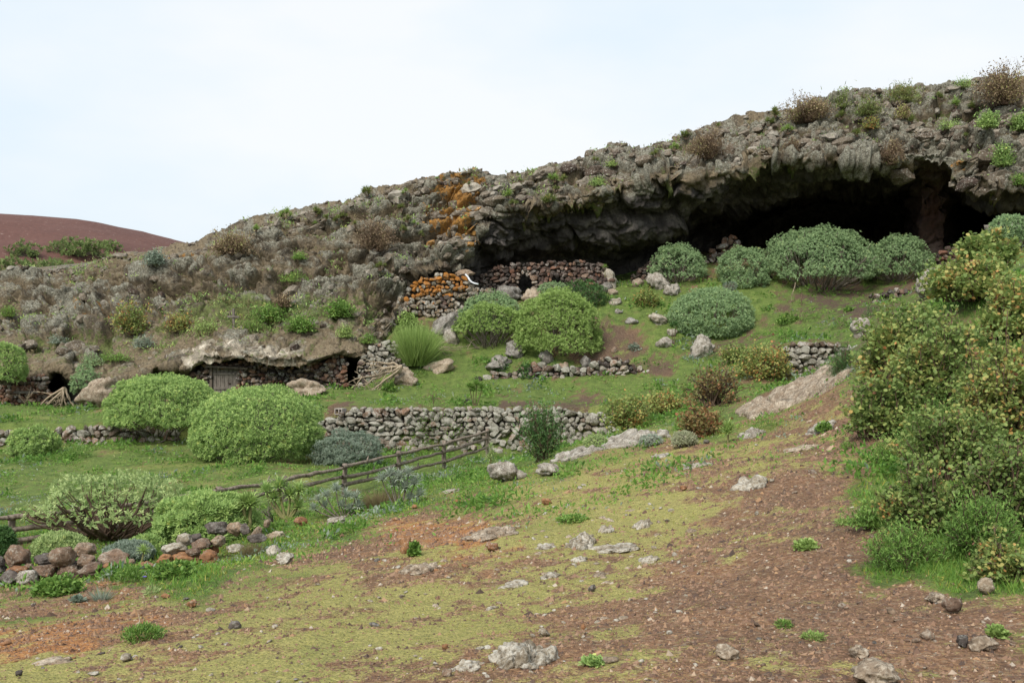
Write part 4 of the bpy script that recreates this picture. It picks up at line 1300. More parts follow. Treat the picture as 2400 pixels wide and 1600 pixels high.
def twiggy_bush(label, px, py, w, h, leaf, seed, Y=None, name='sorrel_bush', cat='bush', group=None, n_stem=26, leaf_len=0.05, per_tip=14, fork=3, bark=None, depth=0.9, tmpl=T_OVAL, spread=1.0, fill=0.35, twig=0.010, tone0=0.42, tone_sd=0.20, droop=0.0, upright=0.5, wide=1.0, base_spread=0.25, loose=None, low=0.06, big_leaves=0, yo=0.6):
    """a bush of forking stems with leaves set along the outer twigs; uneven in outline, open between the stems"""
    r = np.random.default_rng(seed)
    g = place(px, py, Y)
    s_ = g[1] / F
    rx, H = 0.5 * w * s_, h * s_
    ry = rx * depth
    g = g + np.array([0, ry * yo, 0])
    th = thing(name, label, cat, g, group=group)
    bark = bark or B_BROWN
    S, B = Batch(), Batch()
    tips, tdir, tcl = [], [], []
    loose = loose if loose is not None else leaf_len * 2.4
    for k_ in range(n_stem):
        a_ = 2.39996 * k_ + r.uniform(-.4, .4)
        q = math.sqrt((k_ + 0.5) / n_stem)
        # where this stem ends inside the crown
        zt = H * (low + (1 - low) * math.sqrt(max(0.0, 1 - (q * 0.97) ** 2)) * r.uniform(0.70, 1.04))
        if r.random() < fill:
            zt *= r.uniform(0.25, 0.8)
        e_ = np.array([rx * q * math.cos(a_) * spread, ry * q * math.sin(a_) * spread, zt])
        e_ *= 1 + 0.10 * r.normal()
        e_[2] = max(e_[2], 0.04 * H)
        b0 = np.array([r.normal() * rx * base_spread * 0.5, r.normal() * ry * base_spread * 0.5, -0.04])
        if base_spread > 0.5:
            b0[:2] = e_[:2] * base_spread + r.normal(size=2) * 0.1 * rx
        c1 = b0 * 0.5 + e_ * 0.5 + np.array([0, 0, H * (0.16 * upright - droop * 0.1)]) + r.normal(size=3) * 0.07 * rx
        pts = bez(b0, c1, e_, 7)
        pts[1:] += r.normal(size=(6, 3)) * 0.02 * rx
        tube(S, pts, np.linspace(twig * 1.5, twig * 0.55, 7), 3, r.random())
        cl = r.normal()
        tips.append(e_)
        tdir.append(unit(pts[-1] - pts[-3]))
        tcl.append(cl)
        for j in range(fork):
            b1 = pts[r.integers(2, 6)]
            dirn = unit(unit(pts[-1] - pts[2]) + r.normal(size=3) * 0.75 + np.array([0, 0, 0.25]))
            L_ = min(rx, H) * r.uniform(0.22, 0.48)
            e2 = b1 + dirn * L_
            e2[2] = max(e2[2], 0.03 * H)
            tube(S, bez(b1, b1 * .5 + e2 * .5 + r.normal(size=3) * 0.05 * L_, e2, 4), np.linspace(twig * 0.7, twig * 0.35, 4), 3, r.random())
            tips.append(e2)
            tdir.append(dirn)
            tcl.append(cl + 0.4 * r.normal())
            # a last twig
            d3 = unit(dirn + r.normal(size=3) * 0.8)
            b2 = b1 * 0.4 + e2 * 0.6
            e3 = b2 + d3 * L_ * 0.5
            e3[2] = max(e3[2], 0.03 * H)
            tube(S, np.stack([b2, (b2 + e3) / 2 + r.normal(size=3) * .02 * L_, e3]), [twig * .45, twig * .4, twig * .3], 3, r.random())
            tips.append(e3)
            tdir.append(d3)
            tcl.append(cl + 0.4 * r.normal())
    tips, tdir, tcl = np.array(tips), np.array(tdir), np.array(tcl)
    if per_tip:
        N = len(tips) * per_tip
        tt = np.repeat(tips, per_tip, 0)
        td = np.repeat(tdir, per_tip, 0)
        back = r.uniform(-0.3, 1.6, (N, 1))
        pos = tt - td * back * loose + r.normal(size=(N, 3)) * loose * 0.42
        pos[:, 2] = np.maximum(pos[:, 2], 0.01)
        d = unit(td * 0.5 + r.normal(size=(N, 3)) * 0.8 + np.array([0, 0, 0.35]))
        tone = np.clip(tone0 + tone_sd * (0.62 * np.repeat(tcl, per_tip) + 0.8 * r.normal(size=N)), 0, 1)
        L = leaf_len * r.uniform(0.6, 1.25, N)
        leaves(B, tmpl, pos, d, r.uniform(-0.9, 0.9, N), L, tone, wide)
        tag(obj('foliage', B.mesh('foliage', False), leaf, th), kind='stuff')
        if big_leaves:
            proto = []
            for q_ in range(8):
                b_ = Batch()
                leaves(b_, tmpl, np.zeros((1, 3)), np.array([[1.0, 0, 0]]), np.zeros(1), np.ones(1), np.array([np.clip(tone0 + tone_sd * (q_ - 3.5) / 2.2, 0, 1)]))
                me = b_.mesh('leaf', False)
                me.materials.append(leaf)
                proto.append(me)
            front = np.argsort(pos[:, 1] - 0.35 * pos[:, 2])[:big_leaves * 3]
            for q_ in r.choice(front, big_leaves, replace=False):
                o = bpy.data.objects.new('leaf', proto[r.integers(8)])
                COL.objects.link(o)
                o.parent = th
                M = frames(d[q_:q_ + 1], r.uniform(-.9, .9, 1))[0]
                o.matrix_local = Matrix.Translation(tuple(pos[q_] + np.array([0, -0.04, 0.02]))) @ Matrix(M.tolist()).to_4x4() @ Matrix.Scale(leaf_len * r.uniform(1.0, 1.35), 4)
    obj('stems', S.mesh('stems'), bark, th)
    return th


def rosette_plant(label, px, py, h, leaf, seed, heads=((0, 0, 1.0),), leaf_px=30, n=26, Y=None, name='rosette_plant', cat='plant', group=None, stem_r=0.02, bark=None, wide=1.7, yo=0.0, tmpl=T_THIN, flat=0.9):
    """one or more bare stems, each carrying a star of narrow leaves; heads: (dx, dz, scale) in picture pixels from the base"""
    r = np.random.default_rng(seed)
    g = place(px, py, Y)
    g = g + np.array([0, yo, 0])
    s_ = g[1] / F
    n = int(n * 2.2)
    th = thing(name, label, cat, g, group=group)
    S = Batch()
    B = Batch()
    for dx, dz, sc in heads:
        e_ = np.array([dx * s_, r.normal() * 0.06 * abs(dx) * s_ + 0.02, (dz if dz else h) * s_])
        if e_[2] > leaf_px * s_ * 0.25:
            pts = bez(np.array([dx * s_ * 0.12, 0.0, -0.03]), np.array([e_[0] * 0.75, e_[1], e_[2] * 0.45]), e_, 7)
            tube(S, pts, np.linspace(stem_r, stem_r * 0.65, 7), 6, .5)
        az = np.arange(n) * 2.39996
        el = np.linspace(1.35, -0.25 * flat, n) + r.normal(size=n) * 0.10
        d = np.stack([np.cos(el) * np.cos(az), np.cos(el) * np.sin(az), np.sin(el)], 1)
        leaves(B, tmpl, np.repeat(e_[None], n, 0) + d * 0.01, d, r.normal(size=n) * 0.2, 1.12 * leaf_px * s_ * sc * r.uniform(0.75, 1.1, n), np.clip(0.5 + 0.2 * r.normal(size=n), 0, 1), wide)
    tag(obj('leaves', B.mesh('leaves', False), leaf, th), kind='stuff')
    if S.n:
        obj('stem', S.mesh('stem'), bark or B_GREEN, th)
    return th


def tuft(label, px, py, w, h, leaf, seed, n=260, Y=None, name='grass_tuft', cat='grass tuft', group=None, tmpl=T_GRASS, spread=0.7, wide=1.0, wild=0.15):
    """a tuft of upright blades"""
    r = np.random.default_rng(seed)
    g = place(px, py, Y)
    s_ = g[1] / F
    rx, H = 0.5 * w * s_, h * s_
    B = Batch()
    a_ = r.uniform(0, 6.283, n)
    q = np.sqrt(r.random(n))
    pos = np.stack([rx * 0.45 * q * np.cos(a_), rx * 0.45 * q * np.sin(a_), np.full(n, -0.02)], 1)
    d = np.stack([np.cos(a_) * q * spread, np.sin(a_) * q * spread, np.ones(n)], 1) + r.normal(size=(n, 3)) * wild
    leaves(B, tmpl, pos, d, r.uniform(0, 6.28, n), H * r.uniform(0.55, 1.12, n) * (1 - 0.25 * q), np.clip(0.45 + 0.22 * r.normal(size=n), 0, 1), wide)
    th = thing(name, label, cat, g, group=group)
    tag(obj('blades', B.mesh('blades', False), leaf, th), kind='stuff')
    return th


def low_herb(label, px, py, w, h, leaf, seed, name='leafy_herb', cat='herb', leaf_len=0.05, n=900, Y=None, group=None, tmpl=T_OVAL, depth=0.9, wide=0.8):
    """a low cushion of leaves lying on the ground"""
    r = np.random.default_rng(seed)
    g = place(px, py, Y)
    s_ = g[1] / F
    rx, H = 0.5 * w * s_, h * s_
    ry = rx * depth
    d = unit(r.normal(size=(n, 3)))
    d[:, 2] = np.abs(d[:, 2])
    q = r.uniform(0.35, 1.0, (n, 1)) ** 0.5
    pos = d * q * np.array([rx, ry, H]) * (0.85 + 0.3 * fbm(d * 2.5 + seed, 3))[:, None]
    pos[:, 1] += ry * 0.6
    dd = unit(d * 0.6 + r.normal(size=(n, 3)) * 0.7 + np.array([0, 0, .4]))
    B = Batch()
    leaves(B, tmpl, pos, dd, r.uniform(-.8, .8, n), leaf_len * r.uniform(.6, 1.3, n), np.clip(0.45 + 0.22 * r.normal(size=n), 0, 1), wide)
    th = thing(name, label, cat, g, group=group)
    tag(obj('leaves', B.mesh('leaves', False), leaf, th), kind='stuff')
    return th


def dead_branch(label, px, py, tips, Y, seed, mat=None, name='dead_branch', cat='dead branch', r0=0.05, root=None, twigs=5):
    """a fallen bare branch: root pixel to a fan of forked tips (pixels)"""
    r = np.random.default_rng(seed)
    g = P(px, py, Y)
    s_ = Y / F
    B = Batch()
    for tx, ty in tips:
        e_ = np.array([(tx - px) * s_, r.normal() * 0.25, (py - ty) * s_])
        L_ = np.linalg.norm(e_)
        c = e_ * 0.5 + r.normal(size=3) * 0.10 * L_
        pts = bez(np.zeros(3), c, e_, 7)
        pts[1:-1] += r.normal(size=(5, 3)) * 0.02 * L_
        tube(B, pts, np.linspace(r0, r0 * 0.25, 7), 5, .5)
        for j in range(twigs):
            b1 = pts[r.integers(2, 7)]
            d_ = unit(unit(e_) + r.normal(size=3) * 0.7)
            e2 = b1 + d_ * L_ * r.uniform(.2, .45)
            p2_ = bez(b1, b1 * .5 + e2 * .5 + r.normal(size=3) * .05 * L_, e2, 5)
            tube(B, p2_, np.linspace(r0 * .42, r0 * .15, 5), 4, .5)
            for q_ in range(3):
                b3 = p2_[r.integers(1, 5)]
                e3 = b3 + unit(d_ + r.normal(size=3) * .8) * L_ * r.uniform(.1, .22)
                tube(B, np.stack([b3, (b3 + e3) / 2 + r.normal(size=3) * .015 * L_, e3]), [r0 * .2, r0 * .17, r0 * .1], 3, .5)
    return tag(obj(name, B.mesh(name), mat or B_PALE, loc=g), label, cat)
# ------------------------------------------------------------------ dry stone walls
rubble_wall('retaining_wall', 'long pale dry stone retaining wall behind the wooden rail fence',
            [(728, 990), (790, 974), (845, 955), (935, 952), (1010, 958), (1100, 957), (1200, 958), (1300, 956), (1400, 966), (1452, 975), (1442, 1036), (1320, 1068), (1150, 1064), (1000, 1056), (900, 1050), (728, 1042)],
            39.95, 17.5, [MS_GREY, MS_GREY, MS_BROWN], 1, pick=lambda x, y, r: 2 if (y < 975 and 840 < x < 960 and r.random() < .8) or r.random() < .06 else 0, tilt=20)
rubble_wall('retaining_wall', 'low brown dry stone wall running left from under the great left dome shrubs',
            [(-60, 1016), (60, 1012), (110, 1008), (215, 1001), (300, 1003), (420, 1008), (425, 1056), (200, 1062), (-60, 1060)], 39.95, 20, [MS_BROWN, MS_GREY], 2, pick=lambda x, y, r: int(r.random() < .3))
rubble_wall('lichen_wall', 'small stone wall covered in bright orange lichen under the cave mouth',
            [(936, 712), (940, 692), (970, 664), (985, 652), (1010, 646), (1060, 641), (1085, 645), (1095, 662), (1120, 673), (1158, 680), (1152, 696), (1090, 704), (1082, 726), (1040, 742), (970, 736), (936, 724)],
            51.9, 14, [MS_ORANGE, MS_ORANGE2, MS_DARK, MS_GREY], 3, pick=lambda x, y, r: (0 if r.random() < .80 else 1) if y < 704 - 0.12 * (x - 940) and x < 1094 else (int(r.choice([1, 2, 1, 1])) if y < 728 else int(r.choice([1, 3]))))
rubble_wall('cave_house_wall', 'dark stone front wall of the cave dwelling with an arched doorway',
            [(1112, 646), (1160, 627), (1210, 618), (1300, 613), (1380, 612), (1415, 618), (1432, 650), (1442, 704), (1112, 704)], 56.0, 12, [MS_DARK, MS_BROWN, MS_RED], 4,
            holes=[[(1214, 730), (1214, 660), (1220, 648), (1231, 642), (1242, 648), (1247, 660), (1247, 730)], [(1289, 664), (1291, 652), (1303, 647), (1315, 652), (1317, 664)]],
            pick=lambda x, y, r: 1 if math.hypot(x - 1231, (y - 662) * .9) < 27 else (2 if r.random() < .12 else 0))
rubble_wall('cave_house_wall', 'reddish stone dwelling wall with a plank door under the pale overhang',
            [(452, 872), (470, 858), (500, 848), (560, 845), (620, 850), (700, 864), (730, 850), (770, 842), (795, 824), (816, 828), (816, 918), (700, 920), (560, 930), (452, 932)], 47.15, 13, [MS_RED, MS_DARK, MS_BROWN], 5,
            holes=[[(494, 940), (494, 862), (556, 862), (556, 940)]], pick=lambda x, y, r: int(r.choice([0, 1, 1, 2])) if x < 700 else int(r.choice([0, 2, 2, 1])))
rubble_wall('cave_house_wall', 'grey rubble wall stepping up right of the dark doorway beside the fallen branch',
            [(843, 842), (858, 832), (873, 815), (893, 800), (926, 798), (948, 830), (950, 880), (930, 894), (900, 900), (870, 914), (843, 918)], 47.15, 13, [MS_GREY, MS_DARK], 6, pick=lambda x, y, r: int(r.random() < .25))
rubble_wall('cave_house_wall', 'small red stone wall left of the farthest left cave doorway',
            [(-10, 905), (40, 886), (105, 876), (116, 895), (117, 940), (110, 968), (60, 968), (-10, 945)], 46.9, 12, [MS_RED, MS_BROWN], 7, pick=lambda x, y, r: int(r.random() < .35))
rubble_wall('terrace_wall', 'pale knobbly stone wall below the right dome shrubs beside the big sorrel bush',
            [(1832, 812), (1845, 804), (1900, 802), (1975, 806), (2010, 815), (2020, 890), (1950, 897), (1900, 890), (1850, 870)], 39.9, 18, [MS_GREY, MS_BROWN], 8, pick=lambda x, y, r: 1 if y < 815 else 0)
rubble_wall('tumbled_wall', 'low tumbled stone wall beneath the yellow green dome shrub',
            [(1120, 885), (1150, 874), (1200, 868), (1230, 858), (1270, 850), (1330, 858), (1400, 850), (1410, 836), (1450, 838), (1480, 850), (1512, 862), (1512, 878), (1440, 886), (1380, 880), (1300, 888), (1200, 894), (1120, 894)], 46.3, 17, [MS_BROWN, MS_GREY, MS_DARK], 9, tilt=24)
rubble_wall('stone_pillar', 'rough stacked stone pillar at the cave mouth behind the dome shrubs',
            [(1652, 630), (1657, 594), (1673, 587), (1690, 592), (1691, 562), (1705, 553), (1730, 556), (1739, 572), (1731, 590), (1739, 612), (1737, 632)], 59.5, 17, [MS_BROWN, MS_RED], 10, cat='stone pillar', pick=lambda x, y, r: int(r.random() < .4))
rubble_wall('cave_wall', 'dark rubble wall inside the cave behind the small round blue green shrub',
            [(1470, 672), (1496, 630), (1528, 602), (1545, 592), (1570, 600), (1580, 672)], 58.5, 12, [MS_DARK], 11)
rubble_wall('cave_wall', 'dark red rubble wall at the foot of the red cave pillar',
            [(2190, 640), (2198, 588), (2215, 580), (2244, 584), (2262, 640)], 54.5, 13, [MS_RED, MS_DARK], 12, pick=lambda x, y, r: int(r.random() < .5))
rubble_wall('terrace_wall', 'low row of dark stones under the farthest right dome shrub',
            [(2040, 690), (2070, 680), (2160, 684), (2172, 712), (2040, 712)], 50.5, 15, [MS_BROWN, MS_DARK], 13, pick=lambda x, y, r: int(r.random() < .5))


# ------------------------------------------------------------------ the plank door, its frame and other woodwork
def box(bm, c, s, rot=None):
    m = bmesh.ops.create_cube(bm, size=1.0)
    M = Matrix.Translation(tuple(c)) @ (rot.to_4x4() if rot else Matrix.Identity(4)) @ Matrix.Diagonal((*s, 1))
    bmesh.ops.transform(bm, matrix=M, verts=m['verts'])
    return m['verts']


def box_obj(name, c, s, mat, parent, rot=None, bev=0.008):
    bm = bmesh.new()
    box(bm, (0, 0, 0), s, rot)
    bmesh.ops.bevel(bm, geom=bm.edges[:], offset=bev, segments=1, affect='EDGES')
    me = bpy.data.meshes.new(name)
    bm.to_mesh(me)
    bm.free()
    return obj(name, me, mat, parent, c)


M_DOOR = bark_material('weathered_door_wood', (0.085, 0.072, 0.060), (0.20, 0.175, 0.150), 9.0)
M_BEAM = bark_material('dark_beam_wood', (0.055, 0.043, 0.034), (0.14, 0.115, 0.092), 9.0)
M_RAIL = bark_material('split_rail_wood', (0.085, 0.062, 0.048), (0.30, 0.245, 0.195), 13.0)
M_IRON = plain_material('rusty_iron', (0.06, 0.04, 0.03), 0.7)
yd = 47.2
s47 = yd / F
db = P(525, 925, yd)
dr = thing('wooden_door', 'grey weathered plank door in the reddish cave dwelling wall', 'door', db)
for i in range(6):
    box_obj('plank', (((503 + i * 9.6) - 525) * s47, 0.0, (925 - 893) * s47), (9.0 * s47, 0.05, 62 * s47), M_DOOR, dr)
for zz in (0.22, 0.8):
    box_obj('crossbar', (2 * s47, -0.045, (925 - 922) * s47 + zz * 58 * s47 * 1.0), (50 * s47, 0.04, 0.12), M_DOOR, dr)
box_obj('door_post', ((496 - 525) * s47, -0.06, (925 - 893) * s47), (6 * s47, 0.16, 66 * s47), M_BEAM, dr)
box_obj('door_post', ((559 - 525) * s47, -0.02, (925 - 893) * s47), (5 * s47, 0.16, 64 * s47), M_BEAM, dr)
box_obj('lintel', ((536 - 525) * s47, -0.22, (925 - 860.5) * s47), (98 * s47, 0.30, 5 * s47), M_BEAM, dr, Matrix.Rotation(R(3), 3, 'Y'))
box_obj('latch', ((538 - 525) * s47, -0.06, (925 - 898) * s47), (0.12, 0.05, 0.05), M_IRON, dr)

wb = P(61, 919, 46.55)
tag(box_obj('wooden_beam', wb, (56 * 46.5 / F, 0.16, 5 * 46.5 / F), M_DOOR, None), 'short grey timber laid in the small red stone wall', 'beam')

# split rail fence
FP = [(-130, 1226, 20.0, 58), (28, 1206, 20.9, 84), (190, 1187, 22.0, 76), (344, 1170, 23.1, 75), (514, 1140, 24.5, 62), (667, 1115, 26.5, 62), (808, 1086, 29.0, 66), (934, 1056, 32.0, 60), (1041, 1031, 35.0, 70), (1142, 1003, 38.4, 62)]
RAILS = [[(-130, 1232), (28, 1211), (190, 1194), (344, 1177), (514, 1149), (667, 1124), (808, 1094), (934, 1064), (1041, 1040), (1142, 1011)],
         [(-130, 1262), (28, 1243), (190, 1220), (344, 1203), (514, 1177), (667, 1146), (808, 1117), (934, 1087), (1041, 1059), (1142, 1028)],
         [(-130, 1288), (28, 1267), (190, 1247), (344, 1228), (514, 1200), (667, 1171), (808, 1136), (934, 1107), (1041, 1081), (1142, 1048)]]
fb = P(808, 1150, 29.0)
fence = thing('rail_fence', 'rustic split rail fence of crooked weathered poles crossing the meadow', 'fence', fb)
fr = np.random.default_rng(77)
for i, (px, py, Y, hh) in enumerate(FP):
    s_ = Y / F
    B = Batch()
    t0 = P(px, py, Y) - fb
    b0 = t0 - np.array([fr.normal() * 0.02, 0, hh * s_ + 0.35])
    zz = np.linspace(0, 1, 6)[:, None]
    pts = b0 * (1 - zz) + t0 * zz + fr.normal(size=(6, 3)) * np.array([0.010, 0.010, 0])
    tube(B, pts, np.full(6, 0.078) * fr.uniform(0.9, 1.15, 6), 8, .5)
    obj('post', B.mesh('post', True), M_RAIL, fence)
for li, line in enumerate(RAILS):
    for i in range(len(line) - 1):
        (xa, ya), (xb, yb) = line[i], line[i + 1]
        if li == 2 and i in (4, 5):
            continue
        Ya, Yb = FP[i][2], FP[i + 1][2]
        a_ = P(xa, ya, Ya - 0.10) - fb
        b_ = P(xb, yb, Yb - 0.10) - fb
        dirn = unit(b_ - a_)
        B = Batch()
        n_ = 11
        tt = np.linspace(-0.05, 1.04, n_)[:, None]
        pts = a_ * (1 - tt) + b_ * tt
        wob = np.zeros((n_, 3))
        wob[:, 2] = 0.045 * fbm(np.stack([np.linspace(0, 2.5, n_) + 9.1 * i, np.full(n_, 3.0 * li), np.zeros(n_)], 1), 3)
        wob[:, 1] = 0.03 * fr.normal(size=n_)
        if i == 6 and li == 1:
            pts[:, 2] -= 0.05 * np.sin(np.linspace(0, 3.14, n_))
        tube(B, pts + wob + fr.normal(size=(n_, 3)) * 0.008, np.linspace(0.062, 0.044, n_) * fr.uniform(0.85, 1.2, n_), 7, .5)
        if fr.random() < .55:
            k_ = fr.integers(3, 8)
            p0 = pts[k_]
            tube(B, np.stack([p0, p0 + dirn * 0.05 + np.array([0, 0, 0.08]), p0 + dirn * 0.10 + np.array([0, 0, 0.17])]), [0.035, 0.028, 0.018], 5, .5)
        obj('rail', B.mesh('rail', True), M_RAIL, fence)

# a wooden cross up on the ledge
ch = hit(546, 764)
sc_ = ch[1] / F
cr_ = thing('wooden_cross', 'small grey wooden cross on the grassy ledge above the pale overhang', 'cross', ch + np.array([0, -0.25, 0]))
box_obj('upright', (0, 0, 20 * sc_), (0.115, 0.10, 46 * sc_), M_DOOR, cr_)
box_obj('crossbar', (0, -0.06, 24.0 * sc_), (27 * sc_, 0.07, 0.11), M_DOOR, cr_, Matrix.Rotation(R(2), 3, 'Y'))

# hollow concrete block on the terrace edge
M_CONC = plain_material('concrete', (0.33, 0.29, 0.26), 0.95)
cbp = hit(798, 971)
cb = thing('concrete_block', 'hollow grey concrete block on the edge of the pale retaining wall', 'concrete block', cbp, R(-28))
bm = bmesh.new()
for c, s_ in (((0, 0, 0.02), (0.40, 0.30, 0.04)), ((0, 0, 0.24), (0.40, 0.30, 0.04)), ((-0.18, 0, 0.13), (0.04, 0.30, 0.18)), ((0.18, 0, 0.13), (0.04, 0.30, 0.18)), ((0.02, 0.0, 0.13), (0.035, 0.30, 0.18))):
    box(bm, c, s_)
me = bpy.data.meshes.new('block')
bm.to_mesh(me)
bm.free()
obj('block', me, M_CONC, cb)

# an old timber lying at the wall's foot
tb = hit(908, 1043)
tag(box_obj('fallen_timber', tb + np.array([0, 0, 0.12]), (76 * tb[1] / F, 0.22, 0.18), M_RAIL, None, Matrix.Rotation(R(11), 3, 'Y') @ Matrix.Rotation(R(18), 3, 'Z'), 0.02), 'old brown timber lying at the foot of the pale retaining wall', 'timber')

# white pipe on the lichen wall
Bp = Batch()
pg = P(1105, 655, 51.4)
tube(Bp, np.array([P(x_, y_, Y_) - pg for x_, y_, Y_ in ((1091, 643, 51.6), (1096, 648, 51.5), (1100, 655, 51.4), (1105, 661, 51.3), (1112, 664, 51.2), (1121, 666, 51.1))]), np.full(6, 0.05), 8, .5)
M_PIPE = plain_material('white_plastic', (0.55, 0.56, 0.58), 0.5)
tag(obj('plastic_pipe', Bp.mesh('plastic_pipe'), M_PIPE, loc=pg), 'bent white plastic pipe lying at the right end of the orange lichened wall', 'pipe')

